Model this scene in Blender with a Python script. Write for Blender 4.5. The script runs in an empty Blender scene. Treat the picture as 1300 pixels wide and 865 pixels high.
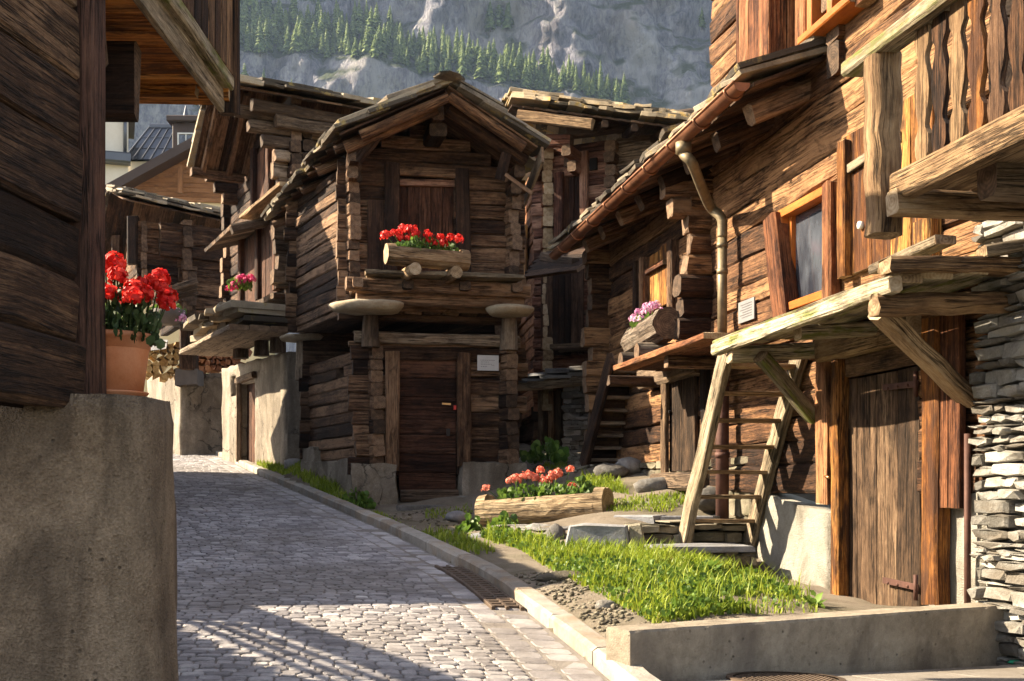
import bpy, math, random
import numpy as np
from mathutils import Vector, noise as mnoise
random.seed(7)
R = random.random
def U(a, b): return a + (b - a) * random.random()
scene = bpy.context.scene
COL = scene.collection
F = 1500.0; CX = 650.0; HY = 620.0; CZ = 1.6
def P(px, py, Y): return Vector(((px - CX) / F * Y, Y, CZ + (HY - py) / F * Y))
def V(x, y, z): return Vector((x, y, z))
UPV = V(0, 0, 1)

# ------------------------------------------------------------------ materials
MATS = {}
def nt(name):
    m = bpy.data.materials.new(name); m.use_nodes = True
    t = m.node_tree; t.nodes.clear()
    o = t.nodes.new('ShaderNodeOutputMaterial'); b = t.nodes.new('ShaderNodeBsdfPrincipled')
    t.links.new(b.outputs[0], o.inputs[0])
    b.inputs['Specular IOR Level'].default_value = .3
    MATS[name] = m
    return m, t, b
class G:
    """tiny node graph writer"""
    def __init__(s, t): s.t = t
    def n(s, typ, **k):
        x = s.t.nodes.new(typ)
        for a, v in k.items(): setattr(x, a, v)
        return x
    def put(s, sock, v):
        if hasattr(v, 'is_output'): s.t.links.new(v, sock)
        elif v is not None: sock.default_value = v
    def noise(s, vec, scale, detail=4, rough=.55, dist=0, col=False):
        x = s.n('ShaderNodeTexNoise'); s.put(x.inputs['Vector'], vec)
        x.inputs['Scale'].default_value = scale; x.inputs['Detail'].default_value = detail
        x.inputs['Roughness'].default_value = rough; x.inputs['Distortion'].default_value = dist
        return x.outputs['Color' if col else 'Fac']
    def map(s, vec, scale=(1, 1, 1), loc=(0, 0, 0), rot=(0, 0, 0)):
        x = s.n('ShaderNodeMapping'); s.put(x.inputs['Vector'], vec)
        x.inputs['Scale'].default_value = scale; x.inputs['Location'].default_value = loc; x.inputs['Rotation'].default_value = rot
        return x.outputs[0]
    def math(s, op, a, b=None, c=None, clamp=False):
        x = s.n('ShaderNodeMath', operation=op, use_clamp=clamp)
        s.put(x.inputs[0], a)
        if b is not None: s.put(x.inputs[1], b)
        if c is not None: s.put(x.inputs[2], c)
        return x.outputs[0]
    def ramp(s, fac, stops):
        x = s.n('ShaderNodeValToRGB'); s.put(x.inputs[0], fac)
        e = x.color_ramp.elements
        while len(e) < len(stops): e.new(.5)
        for i, (p, c) in enumerate(stops):
            e[i].position = p
            e[i].color = (c, c, c, 1) if isinstance(c, (int, float)) else (*c, 1)
        return x.outputs[0]
    def mix(s, fac, a, b, mode='MIX'):
        x = s.n('ShaderNodeMix', data_type='RGBA', blend_type=mode)
        s.put(x.inputs[0], fac)
        for k, v in ((6, a), (7, b)):
            if isinstance(v, tuple): v = (*v, 1) if len(v) == 3 else v
            s.put(x.inputs[k], v)
        return x.outputs[2]
    def bump(s, h, strength=.5, dist=.02):
        x = s.n('ShaderNodeBump'); s.put(x.inputs['Height'], h)
        x.inputs['Strength'].default_value = strength; x.inputs['Distance'].default_value = dist
        return x.outputs[0]
    def attr(s, name, out='Fac'):
        return s.n('ShaderNodeAttribute', attribute_name=name).outputs[out]
    def uv(s): return s.n('ShaderNodeUVMap', uv_map='UVMap').outputs[0]
    def obj(s): return s.n('ShaderNodeTexCoord').outputs['Object']

def wood(name, dark, mid, light, bump=.7, rough=.85, crack=.5, moss=None, scorch=None, spread=.35, spec=.22):
    m, t, b = nt(name); g = G(t); uv = g.uv()
    n1 = g.noise(g.map(uv, (.9, 24, 1)), 1, 8, .68, .25)
    n2 = g.noise(g.map(uv, (9, 150, 1)), 1, 4, .65)
    n3 = g.noise(g.map(uv, (1.4, 3.2, 1)), 1.3, 6, .68, .4)
    n4 = g.noise(g.map(uv, (14, 30, 1)), 1, 5, .7)
    rnd = g.attr('rnd')
    f = g.math('MULTIPLY_ADD', n1, .55, g.math('MULTIPLY', n2, .38))
    f = g.math('MULTIPLY_ADD', n3, .55, f)
    f = g.math('MULTIPLY_ADD', n4, .22, f)
    f = g.math('ADD', f, g.math('MULTIPLY_ADD', rnd, spread, -.35 - spread / 2))
    c = g.ramp(f, [(.30, dark), (.49, mid), (.70, light)])
    nc = g.noise(g.map(uv, (.75, 34, 1), (3, 7, 0)), 1, 4, .55, .2)
    cr = g.ramp(nc, [(.475, 0), (.5, 1), (.515, 0)])
    crm = g.math('MULTIPLY', cr, g.ramp(g.noise(g.map(uv, (.8, 3, 1), (9, 1, 0)), 1, 3), [(.40, 0), (.55, 1)]))
    nd = g.noise(g.map(uv, (.45, 11, 1), (5, 2, 0)), 1, 5, .6, .2)
    cr2 = g.math('MULTIPLY', g.ramp(nd, [(.482, 0), (.5, 1), (.512, 0)]), g.ramp(g.noise(g.map(uv, (.6, 2, 1), (2, 6, 0)), 1, 3), [(.47, 0), (.58, 1)]))
    crm = g.math('MAXIMUM', crm, cr2)
    vo = g.n('ShaderNodeTexVoronoi'); g.put(vo.inputs['Vector'], g.map(uv, (1.1, 3.4, 1), (1.3, 2.1, 0))); vo.inputs['Scale'].default_value = 1
    kn = g.ramp(g.math('MULTIPLY_ADD', n4, .06, vo.outputs['Distance']), [(.05, 1), (.10, .5), (.14, 0)])
    c = g.mix(g.math('MULTIPLY', kn, .8), c, tuple(x * .5 for x in dark))
    so = g.ramp(g.noise(g.map(uv, (2.2, 5, 1), (7, 3, 0)), 1.2, 7, .72, .5), [(.50, 0), (.66, .75)])
    c = g.mix(so, c, tuple(x * .8 for x in dark))
    c = g.mix(g.math('MULTIPLY', crm, crack + .4, clamp=True), c, tuple(x * .15 for x in dark))
    if moss:
        mo = g.ramp(g.noise(g.map(uv, (1.6, 5, 1), (4, 4, 0)), 1.4, 5, .65), [(moss[0], 0), (moss[0] + .12, 1)])
        c = g.mix(g.math('MULTIPLY', mo, .85), c, moss[1])
    if scorch:
        sc = g.ramp(g.noise(g.map(uv, (1.3, 6, 1), (2, 8, 0)), 1.3, 5, .65, .6), [(scorch[0], 0), (scorch[0] + .1, 1)])
        c = g.mix(g.math('MULTIPLY', sc, .9), c, scorch[1])
    g.put(b.inputs['Base Color'], c)
    h = g.math('MULTIPLY_ADD', n1, .7, g.math('MULTIPLY', n2, .3)); h = g.math('MULTIPLY_ADD', n4, .25, h); h = g.math('MULTIPLY_ADD', n3, .3, h)
    h = g.math('SUBTRACT', h, g.math('MULTIPLY', crm, 1.1))
    g.put(b.inputs['Normal'], g.bump(h, min(1, bump * 1.2), .035))
    b.inputs['Roughness'].default_value = rough; b.inputs['Specular IOR Level'].default_value = spec
    return m

wood('wood_dark', (.012, .006, .004), (.05, .025, .014), (.15, .085, .05))
wood('wood_barn', (.02, .009, .005), (.105, .053, .028), (.30, .175, .098), spread=.4, bump=.9)
wood('wood_pale', (.07, .045, .03), (.19, .13, .085), (.36, .27, .19), spread=.4)
wood('wood_red', (.05, .018, .011), (.21, .09, .055), (.38, .21, .135), spread=.4)
wood('wood_door', (.018, .007, .004), (.065, .026, .014), (.15, .068, .038), spread=.3)
wood('wood_house', (.022, .009, .004), (.135, .062, .028), (.38, .20, .09), spread=.38, bump=.9)
wood('wood_plank', (.025, .014, .008), (.12, .07, .04), (.32, .21, .125), spread=.4, crack=.8, bump=.9)
wood('wood_orange', (.09, .03, .008), (.30, .12, .028), (.52, .26, .07), spread=.4, scorch=(.5, (.06, .025, .012)))
wood('wood_russet', (.04, .013, .006), (.19, .07, .028), (.38, .18, .08), spread=.3)
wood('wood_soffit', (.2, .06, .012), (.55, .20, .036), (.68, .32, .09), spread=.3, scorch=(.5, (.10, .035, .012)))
wood('wood_grey', (.10, .075, .05), (.30, .235, .155), (.52, .43, .31), spread=.3, crack=.6)
wood('wood_mossy', (.12, .09, .055), (.33, .27, .18), (.50, .43, .31), moss=(.5, (.13, .15, .02)), spread=.3)
wood('wood_log', (.11, .06, .03), (.28, .175, .09), (.46, .33, .195), spread=.2, crack=.55)
wood('wood_trough', (.16, .10, .055), (.40, .29, .17), (.56, .45, .30), spread=.2, crack=.6)
wood('wood_bark', (.05, .035, .025), (.15, .11, .08), (.34, .28, .22), spread=.2, crack=.6, bump=1)
wood('wood_fence', (.014, .007, .004), (.07, .036, .019), (.24, .14, .075), spread=.4, bump=1)
wood('wood_clean', (.24, .065, .01), (.36, .105, .015), (.45, .15, .028), bump=.2, crack=.05, spread=.15, rough=.5)
wood('wood_chalet', (.16, .07, .03), (.26, .12, .05), (.34, .17, .08), bump=.2, crack=.1, spread=.15)

def endgrain(name, dark, mid, light):
    m, t, b = nt(name); g = G(t); uv = g.uv()
    w = g.n('ShaderNodeTexWave', wave_type='RINGS', rings_direction='SPHERICAL')
    g.put(w.inputs['Vector'], uv); w.inputs['Scale'].default_value = 14; w.inputs['Distortion'].default_value = 6; w.inputs['Detail'].default_value = 3
    n = g.noise(uv, 14, 5)
    f = g.math('MULTIPLY_ADD', w.outputs['Fac'], .12, g.math('MULTIPLY', n, .85))
    f = g.math('ADD', f, g.math('MULTIPLY_ADD', g.attr('rnd'), .4, -.2))
    g.put(b.inputs['Base Color'], g.ramp(f, [(.25, dark), (.5, mid), (.8, light)]))
    g.put(b.inputs['Normal'], g.bump(f, .6, .02)); b.inputs['Roughness'].default_value = .9
endgrain('end_dark', (.03, .018, .011), (.10, .06, .036), (.24, .15, .09))
endgrain('end_pale', (.12, .075, .04), (.30, .21, .12), (.48, .38, .26))
END = {'wood_dark': 'end_dark', 'wood_barn': 'end_dark', 'wood_red': 'end_dark', 'wood_house': 'end_dark', 'wood_door': 'end_dark',
       'wood_pale': 'end_dark', 'wood_fence': 'end_dark', 'wood_bark': 'end_dark', 'wood_plank': 'end_dark'}

def stone(name, dark, mid, light, scale=3, bump=.6, rough=.85, stain=None, fine=1.0, coords='obj', lichen=None, pits=0, spread=.3, bd=.03, cracks=0):
    m, t, b = nt(name); g = G(t)
    c0 = g.obj() if coords == 'obj' else g.uv()
    n1 = g.noise(c0, scale, 7, .62, .3); n2 = g.noise(c0, scale * 9, 4, .6); n3 = g.noise(c0, scale * 40, 2, .6)
    f = g.math('MULTIPLY_ADD', n1, .62, g.math('MULTIPLY', n2, .26)); f = g.math('MULTIPLY_ADD', n3, .14 * fine, f)
    f = g.math('ADD', f, g.math('MULTIPLY_ADD', g.attr('rnd'), spread, -spread / 2))
    c = g.ramp(f, [(.32, dark), (.5, mid), (.7, light)])
    if stain:
        ns = g.noise(g.map(c0, stain[1]), 1, 5, .6, .6)
        c = g.mix(g.math('MULTIPLY', g.ramp(ns, [(.45, 0), (.62, 1)]), stain[2]), c, stain[0])
    if lichen:
        nl = g.noise(c0, lichen[1], 5, .7); c = g.mix(g.ramp(nl, [(lichen[2], 0), (lichen[2] + .07, .9)]), c, lichen[0])
    h = g.math('MULTIPLY_ADD', n2, .5, g.math('MULTIPLY', n1, .6)); h = g.math('MULTIPLY_ADD', n3, .3 * fine, h)
    if pits:
        vo = g.n('ShaderNodeTexVoronoi'); g.put(vo.inputs['Vector'], c0); vo.inputs['Scale'].default_value = 22
        pt = g.math('MULTIPLY', g.ramp(vo.outputs['Distance'], [(.1, 1), (.2, 0)]), g.ramp(g.noise(c0, 5, 3), [(.5, 0), (.62, 1)]))
        c = g.mix(g.math('MULTIPLY', pt, .7), c, tuple(x * .35 for x in dark)); h = g.math('SUBTRACT', h, g.math('MULTIPLY', pt, pits))
    if cracks:
        vv = g.n('ShaderNodeTexVoronoi', feature='DISTANCE_TO_EDGE'); wv_ = g.n('ShaderNodeVectorMath', operation='MULTIPLY_ADD')
        g.put(wv_.inputs[0], g.noise(c0, 3, 6, .65, col=True)); wv_.inputs[1].default_value = (.55, .55, .55); g.put(wv_.inputs[2], c0)
        g.put(vv.inputs['Vector'], wv_.outputs[0]); vv.inputs['Scale'].default_value = 1.1
        ck = g.math('MULTIPLY', g.ramp(vv.outputs['Distance'], [(.004, 1), (.013, 0)]), g.ramp(g.noise(c0, .9, 2), [(.47, 0), (.55, 1)]))
        c = g.mix(g.math('MULTIPLY', ck, cracks), c, tuple(x * .3 for x in dark)); h = g.math('SUBTRACT', h, ck)
        sp = g.noise(c0, 90, 3, .7); c = g.mix(.35, c, g.ramp(sp, [(.35, .25), (.5, .5), (.65, .85)]), 'OVERLAY')
    g.put(b.inputs['Base Color'], c)
    g.put(b.inputs['Normal'], g.bump(h, bump, bd)); b.inputs['Roughness'].default_value = rough
    return m
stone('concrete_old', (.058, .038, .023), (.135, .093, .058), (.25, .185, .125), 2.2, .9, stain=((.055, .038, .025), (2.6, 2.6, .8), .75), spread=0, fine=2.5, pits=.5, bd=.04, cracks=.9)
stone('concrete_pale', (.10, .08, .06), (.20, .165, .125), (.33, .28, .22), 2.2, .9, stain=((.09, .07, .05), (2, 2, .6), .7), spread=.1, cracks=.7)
stone('concrete_curb', (.12, .095, .07), (.25, .21, .16), (.38, .33, .26), 2.5, .5, stain=((.10, .08, .065), (3, 3, 1.2), .7), pits=.5, spread=.1)
stone('plaster_rough', (.20, .175, .14), (.34, .31, .26), (.48, .45, .39), 3, 1, stain=((.15, .125, .09), (1.5, 1.5, 1.2), .75), spread=0, fine=3, bd=.04)
stone('stone_grey', (.07, .065, .06), (.17, .16, .15), (.30, .285, .27), 4, .9, stain=((.10, .075, .05), (2, 2, 4), .5), spread=.5)
stone('stone_pale', (.13, .12, .105), (.28, .265, .24), (.45, .43, .39), 6, 1, stain=((.13, .10, .07), (2, 2, 7), .6), spread=.5)
stone('stone_wall', (.09, .075, .055), (.20, .17, .12), (.32, .28, .21), 5, 1, stain=((.07, .07, .03), (2, 2, 5), .4), spread=.5)
stone('stone_disc', (.18, .135, .085), (.35, .27, .18), (.50, .41, .29), 5, .9, spread=.2)
stone('slate_slab', (.10, .10, .11), (.19, .19, .205), (.30, .30, .31), 4, .7, stain=((.16, .13, .09), (1, 1, 5), .4), spread=.3)
stone('roof_slate', (.07, .055, .04), (.20, .16, .115), (.38, .31, .22), 5, .9, lichen=((.34, .25, .09), 4, .58), spread=.6)
stone('roof_lichen', (.07, .055, .035), (.20, .155, .10), (.36, .28, .18), 5, .9, lichen=((.40, .25, .06), 4.2, .55), spread=.6)
stone('cobble', (.165, .152, .158), (.31, .29, .295), (.47, .445, .44), 7, .45, rough=.65, spread=.45, stain=((.12, .10, .085), (.7, .7, .7), .55))
stone('mortar', (.13, .11, .10), (.20, .175, .155), (.27, .24, .21), 6, .8, spread=0)
stone('kerb_stone', (.17, .15, .13), (.27, .245, .215), (.37, .34, .30), 5, .6, stain=((.26, .14, .04), (3, 3, 3), .35), spread=.25)
stone('paving_stone', (.14, .12, .10), (.21, .185, .16), (.28, .25, .22), 3, .3, spread=.25)
stone('dirt', (.085, .062, .042), (.16, .125, .09), (.26, .215, .165), 3, .9, stain=((.075, .07, .025), (.9, .9, .9), .5), spread=0, fine=3, bd=.04)
stone('valley', (.04, .05, .02), (.07, .085, .035), (.11, .12, .06), .05, .5, spread=0)
stone('terracotta', (.34, .11, .045), (.46, .165, .07), (.54, .23, .115), 2.5, .12, rough=.6, spread=0, stain=((.50, .27, .16), (2, 2, 1.5), .35))
stone('plaster_yellow', (.52, .40, .20), (.58, .46, .25), (.63, .52, .31), 1, .1, spread=0)
stone('plaster_cream', (.58, .52, .42), (.64, .58, .48), (.68, .63, .54), 1, .1, spread=0)
stone('soil', (.02, .015, .01), (.04, .03, .02), (.07, .05, .035), 12, .9, spread=0)
stone('notice', (.16, .16, .165), (.19, .19, .195), (.22, .22, .22), 8, .05, rough=.4, spread=0)
stone('plaque', (.42, .40, .39), (.47, .45, .44), (.52, .50, .49), 8, .05, rough=.4, spread=0)

def simple(name, col, rough=.5, metal=0, var=.25, scale=6, bump=.0, spec=.3, sub=None, rndvar=0, trans=0):
    m, t, b = nt(name); g = G(t)
    n = g.noise(g.obj(), scale, 5, .6)
    f = n if not rndvar else g.math('MULTIPLY_ADD', g.attr('rnd'), rndvar, g.math('MULTIPLY_ADD', n, 1 - rndvar, 0))
    lo = tuple(c * (1 - var) for c in col); hi = tuple(min(1, c * (1 + var)) for c in col)
    g.put(b.inputs['Base Color'], g.ramp(f, [(.25, lo), (.75, hi)]))
    b.inputs['Roughness'].default_value = rough; b.inputs['Metallic'].default_value = metal; b.inputs['Specular IOR Level'].default_value = spec
    if bump: g.put(b.inputs['Normal'], g.bump(n, bump, .01))
    return m
def leaf(name, lo, mid, hi, rough=.5, trans=.35):
    m, t, b = nt(name); g = G(t)
    c = g.ramp(g.math('MULTIPLY_ADD', g.noise(g.obj(), 9, 3), .5, g.math('MULTIPLY', g.attr('rnd'), .55)), [(.15, lo), (.5, mid), (.78, hi)] + ([(.86, (.42, .34, .13))] if name == 'grass_blade' else []))
    g.put(b.inputs['Base Color'], c); b.inputs['Roughness'].default_value = rough
    tr = g.n('ShaderNodeBsdfTranslucent'); g.put(tr.inputs[0], c)
    mx = g.n('ShaderNodeMixShader'); mx.inputs[0].default_value = trans
    o = [x for x in t.nodes if x.type == 'OUTPUT_MATERIAL'][0]
    t.links.new(b.outputs[0], mx.inputs[1]); t.links.new(tr.outputs[0], mx.inputs[2]); t.links.new(mx.outputs[0], o.inputs[0])
leaf('leaf_green', (.035, .07, .012), (.075, .14, .022), (.16, .25, .04))
leaf('leaf_dark', (.018, .035, .014), (.04, .07, .025), (.08, .12, .04))
leaf('grass_blade', (.07, .11, .010), (.19, .26, .022), (.36, .40, .05), trans=.4)
leaf('petal_red', (.45, .006, .006), (.68, .018, .012), (.82, .06, .035), trans=.3)
leaf('petal_coral', (.62, .12, .07), (.76, .22, .14), (.85, .36, .26), trans=.3)
leaf('petal_pink', (.50, .16, .33), (.68, .32, .52), (.85, .66, .75), trans=.3)
leaf('petal_magenta', (.45, .02, .10), (.65, .04, .16), (.78, .10, .26), trans=.3)
leaf('conifer', (.03, .05, .016), (.10, .145, .042), (.22, .27, .08), trans=.3)
simple('copper', (.22, .095, .05), .5, .7, .55, 5, spec=.5)
simple('copper_aged', (.19, .145, .085), .55, .4, .45, 9)
simple('rust', (.085, .04, .03), .7, .3, .4, 9, .3)
simple('iron_dark', (.035, .03, .028), .55, .6, .4, 12, .2)
simple('grate_iron', (.10, .07, .05), .6, .4, .45, 8, .3)
simple('brass', (.45, .25, .10), .35, .9)
simple('lock_red', (.5, .03, .02), .4)
simple('white_paint', (.66, .64, .58), .5, 0, .06)
simple('green_paint', (.12, .22, .10), .5, 0, .1)
simple('metal_roof', (.10, .105, .12), .38, .6, .15, .4)
simple('roof_dark', (.06, .04, .032), .6, 0, .2, 2)
simple('ink', (.12, .11, .11), .6, 0, .1)
simple('green_plastic', (.02, .30, .16), .4, 0, .1)
simple('white_cloth', (.62, .62, .60), .8)
simple('basket_clay', (.10, .085, .075), .8)
simple('black_void', (.012, .009, .007), .9)
m, t, b = nt('glass'); g = G(t)
n = g.noise(g.map(g.obj(), (1, 1, .4)), 3, 5, .6)
g.put(b.inputs['Base Color'], g.ramp(n, [(.4, (.02, .022, .03)), (.7, (.09, .10, .12))])); b.inputs['Roughness'].default_value = .08
b.inputs['Specular IOR Level'].default_value = .9
MATS['glass'] = m

def rock_material():
    m, t, b = nt('cliff_rock'); g = G(t); o = g.obj()
    n1 = g.noise(g.map(o, (.02, .02, .007), rot=(0, .35, 0)), 1, 8, .62, .8)
    n2 = g.noise(g.map(o, (.09, .09, .022), rot=(0, .5, 0)), 1, 8, .65, .6)
    n3 = g.noise(g.map(o, (.010, .010, .012)), 1, 5, .6, 1.2)
    n4 = g.noise(g.map(o, (.45, .45, .16)), 1, 8, .72)
    f = g.math('MULTIPLY_ADD', n1, .35, g.math('MULTIPLY', n2, .35)); f = g.math('MULTIPLY_ADD', n4, .40, f)
    c = g.ramp(f, [(.40, (.045, .047, .065)), (.47, (.15, .147, .185)), (.54, (.30, .29, .335)), (.62, (.52, .50, .50))])
    c = g.mix(g.math('MULTIPLY', g.ramp(n3, [(.48, 0), (.64, 1)]), .4), c, g.ramp(f, [(.38, (.11, .075, .045)), (.62, (.36, .27, .18))]))
    gn = g.n('ShaderNodeNewGeometry'); sx = g.n('ShaderNodeSeparateXYZ'); g.put(sx.inputs[0], gn.outputs['Normal'])
    ve = g.math('MULTIPLY', g.ramp(sx.outputs['Z'], [(.45, 0), (.66, 1)]), g.ramp(n2, [(.38, .2), (.5, 1)]))
    c = g.mix(g.math('MULTIPLY', ve, .9), c, (.055, .075, .026))
    g.put(b.inputs['Base Color'], c); b.inputs['Roughness'].default_value = .95; b.inputs['Specular IOR Level'].default_value = .1
    h = g.math('MULTIPLY_ADD', n1, 1.0, g.math('MULTIPLY', n2, .7)); h = g.math('MULTIPLY_ADD', n4, .5, h)
    g.put(b.inputs['Normal'], g.bump(h, 1, 18))
rock_material()

# ------------------------------------------------------------------ mesh building
def base_of(o):
    p = V(0, 0, 0)
    while o is not None: p += o.location; o = o.parent
    return p
def tag(o, label=None, cat=None, group=None, kind=None):
    if label: o['label'] = label
    if cat: o['category'] = cat
    if group: o['group'] = group
    if kind: o['kind'] = kind
    return o
def empty(name, loc, label, cat, group=None):
    o = bpy.data.objects.new(name, None); o.empty_display_size = .2
    COL.objects.link(o); o.location = loc
    return tag(o, label, cat, group)

class MB:
    def __init__(s): s.v = []; s.f = []; s.uv = []; s.r = []; s.mi = []; s.sm = []
    def add(s, vs, fs, uvs, r, mi=0, smooth=False):
        o = len(s.v); s.v += [tuple(x) for x in vs]; s.r += [r] * len(vs)
        for k, f in enumerate(fs):
            s.f.append([i + o for i in f]); s.uv.append(uvs[k]); s.mi.append(mi if isinstance(mi, int) else mi[k]); s.sm.append(smooth)
    def build(s, name, mats, parent=None, loc=None, label=None):
        if isinstance(mats, str): mats = [mats, END.get(mats, 'end_pale')] if mats.startswith('wood') else [mats]
        while s.mi and len(mats) <= max(s.mi): mats = list(mats) + [mats[-1]]
        a = np.array(s.v, dtype=np.float32).reshape(-1, 3)
        if parent is not None: b = base_of(parent)
        elif loc is not None: b = Vector(loc)
        else:
            mn, mx = a.min(0), a.max(0); b = V((mn[0] + mx[0]) / 2, (mn[1] + mx[1]) / 2, mn[2])
        a = a - np.array(b, dtype=np.float32)
        me = bpy.data.meshes.new(name); me.from_pydata([tuple(x) for x in a.tolist()], [], s.f)
        ul = me.uv_layers.new(name='UVMap')
        fl = np.array([c for u in s.uv for c in u], dtype=np.float32).reshape(-1)
        ul.data.foreach_set('uv', fl)
        at = me.attributes.new('rnd', 'FLOAT', 'POINT'); at.data.foreach_set('value', np.array(s.r, dtype=np.float32))
        for mm in mats: me.materials.append(MATS[mm])
        me.polygons.foreach_set('material_index', np.array(s.mi, dtype=np.int32))
        me.polygons.foreach_set('use_smooth', np.array(s.sm, dtype=bool))
        me.update()
        o = bpy.data.objects.new(name, me); COL.objects.link(o)
        if parent is not None: o.parent = parent
        else: o.location = b
        if label: o['label'] = label
        return o

def frame(a, b, up=UPV):
    d = (b - a).normalized(); s = d.cross(up)
    if s.length < 1e-4: s = d.cross(V(0, 1, 0))
    s.normalize(); u = s.cross(d).normalized()
    return d, s, u
def beam(mb, a, b, w, h, up=UPV, seg=.45, jit=.006, ch=.16, r=None, taper=1, mi=(0, 1), bow=0, caps=True):
    """rough-hewn bar from a to b: w across, h along 'up'"""
    a = Vector(a); b = Vector(b); L = (b - a).length
    if L < 1e-4: return
    d, s, u = frame(a, b, up); n = max(1, int(L / seg)); r = R() if r is None else r
    c = min(w, h) * ch
    prof = [(-w/2 + c, -h/2), (w/2 - c, -h/2), (w/2, -h/2 + c), (w/2, h/2 - c), (w/2 - c, h/2), (-w/2 + c, h/2), (-w/2, h/2 - c), (-w/2, -h/2 + c)]
    ou, ov = U(0, 40), U(0, 40); per = [0]
    for i in range(8):
        p, q = prof[i], prof[(i + 1) % 8]; per.append(per[-1] + math.hypot(q[0] - p[0], q[1] - p[1]))
    vs = []; js = [(0, 0)] * 8
    for k in range(n + 1):
        tt = k / n; sc = 1 + (taper - 1) * tt; mid = a.lerp(b, tt)
        wob = V(0, 0, 0)
        if 0 < k < n: wob = s * U(-jit, jit) * .7 + u * (U(-jit, jit) * .7 + bow * math.sin(math.pi * tt))
        for i, (x, y) in enumerate(prof):
            vs.append(mid + wob + s * (x * sc + U(-jit, jit) * .5) + u * (y * sc + U(-jit, jit) * .5) + (d * U(-jit, jit) if k in (0, n) else V(0, 0, 0)))
    fs = []; us = []; mm = []
    for k in range(n):
        u0, u1 = ou + L * k / n, ou + L * (k + 1) / n
        for i in range(8):
            j = (i + 1) % 8
            fs.append([k*8 + i, (k+1)*8 + i, (k+1)*8 + j, k*8 + j][::-1] if False else [k*8 + i, k*8 + j, (k+1)*8 + j, (k+1)*8 + i])
            us.append([(u0, ov + per[i]), (u0, ov + per[i+1]), (u1, ov + per[i+1]), (u1, ov + per[i])]); mm.append(mi[0])
    if caps:
        fs.append(list(range(7, -1, -1))); us.append([(prof[i][0], prof[i][1]) for i in range(7, -1, -1)]); mm.append(mi[1])
        fs.append([n*8 + i for i in range(8)]); us.append([(prof[i][0], prof[i][1]) for i in range(8)]); mm.append(mi[1])
    mb.add(vs, fs, us, r, mm)
def pole(mb, a, b, r0, r1=None, n=12, seg=.3, jit=.006, r=None, mi=(0, 1), caps=True, bow=0, smooth=True):
    a = Vector(a); b = Vector(b); L = (b - a).length; r1 = r0 if r1 is None else r1
    d, s, u = frame(a, b); k_ = max(1, int(L / seg)); r = R() if r is None else r
    ou, ov = U(0, 40), U(0, 40); vs = []; off = [U(-jit, jit) for _ in range(n)]
    for k in range(k_ + 1):
        tt = k / k_; rr = r0 + (r1 - r0) * tt; c = a.lerp(b, tt) + u * bow * math.sin(math.pi * tt)
        for i in range(n):
            an = 2 * math.pi * i / n; q = rr + off[i] + U(-jit, jit) * .5
            vs.append(c + s * math.cos(an) * q + u * math.sin(an) * q)
    fs = []; us = []; mm = []; ss = []
    for k in range(k_):
        for i in range(n):
            j = (i + 1) % n
            fs.append([k*n + i, k*n + j, (k+1)*n + j, (k+1)*n + i]); mm.append(mi[0])
            v0, v1 = ov + 2 * math.pi * r0 * i / n, ov + 2 * math.pi * r0 * (i + 1) / n
            us.append([(ou + L*k/k_, v0), (ou + L*k/k_, v1), (ou + L*(k+1)/k_, v1), (ou + L*(k+1)/k_, v0)])
    mb.add(vs, fs, us, r, mm, smooth)
    if caps:
        for rr, c, sg in ((r0, a, -1), (r1, b, 1)):
            ring = [(math.cos(2*math.pi*i/n), math.sin(2*math.pi*i/n)) for i in range(n)]
            q = [c + (s * x + u * y) * (rr * .985) + d * sg * .002 for x, y in ring]
            idx = list(range(n)) if sg > 0 else list(range(n - 1, -1, -1))
            mb.add(q, [idx], [[(ring[i][0] * rr, ring[i][1] * rr) for i in idx]], r, mi[1])
def prism(mb, pts, n, th, jit=0, mi=0, r=None, uvs=None, bev=0):
    """polygon pts (top face, counter-clockwise seen from n), thickness th downwards along -n"""
    r = R() if r is None else r; k = len(pts); pts = [Vector(p) for p in pts]; ou = U(0, 40); ov = U(0, 40)
    ex = (pts[1] - pts[0]).normalized(); ey = Vector(n).cross(ex)
    c = sum(pts, V(0, 0, 0)) / k
    top = [p + V(U(-jit, jit), U(-jit, jit), U(-jit, jit)) for p in pts]
    if bev:
        rim = [p - Vector(n) * bev for p in top]; top = [p + (c - p).normalized() * bev for p in top]
    bot = [p - Vector(n) * th + V(U(-jit, jit), U(-jit, jit), 0) for p in pts]
    rings = [top] + ([rim] if bev else []) + [bot]
    vs = [p for rg in rings for p in rg]; fs = [list(range(k)), [(len(rings) - 1) * k + i for i in range(k - 1, -1, -1)]]
    uu = lambda p: ((p - c).dot(ex) + ou, (p - c).dot(ey) + ov)
    us = [[uu(p) for p in top], [uu(p) for p in reversed(bot)]]
    ln = 0
    for q in range(len(rings) - 1):
        for i in range(k):
            j = (i + 1) % k; w = (pts[j] - pts[i]).length
            fs.append([q*k + i, (q+1)*k + i, (q+1)*k + j, q*k + j]); us.append([(ou + ln, ov), (ou + ln, ov + th), (ou + ln + w, ov + th), (ou + ln + w, ov)]); ln += w
    mb.add(vs, fs, us, r, mi)
def box(mb, c, sx, sy, sz, ax=None, jit=0, mi=0, r=None, bev=0):
    """box centred on c bottom; ax = unit x direction in plan"""
    ax = V(1, 0, 0) if ax is None else Vector((ax[0], ax[1], 0)).normalized(); ay = V(-ax.y, ax.x, 0); c = Vector(c)
    q = [c + ax * x * sx / 2 + ay * y * sy / 2 + V(0, 0, sz) for x, y in ((-1, -1), (1, -1), (1, 1), (-1, 1))]
    prism(mb, q, (0, 0, 1), sz, jit, mi, r, bev=bev)

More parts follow.
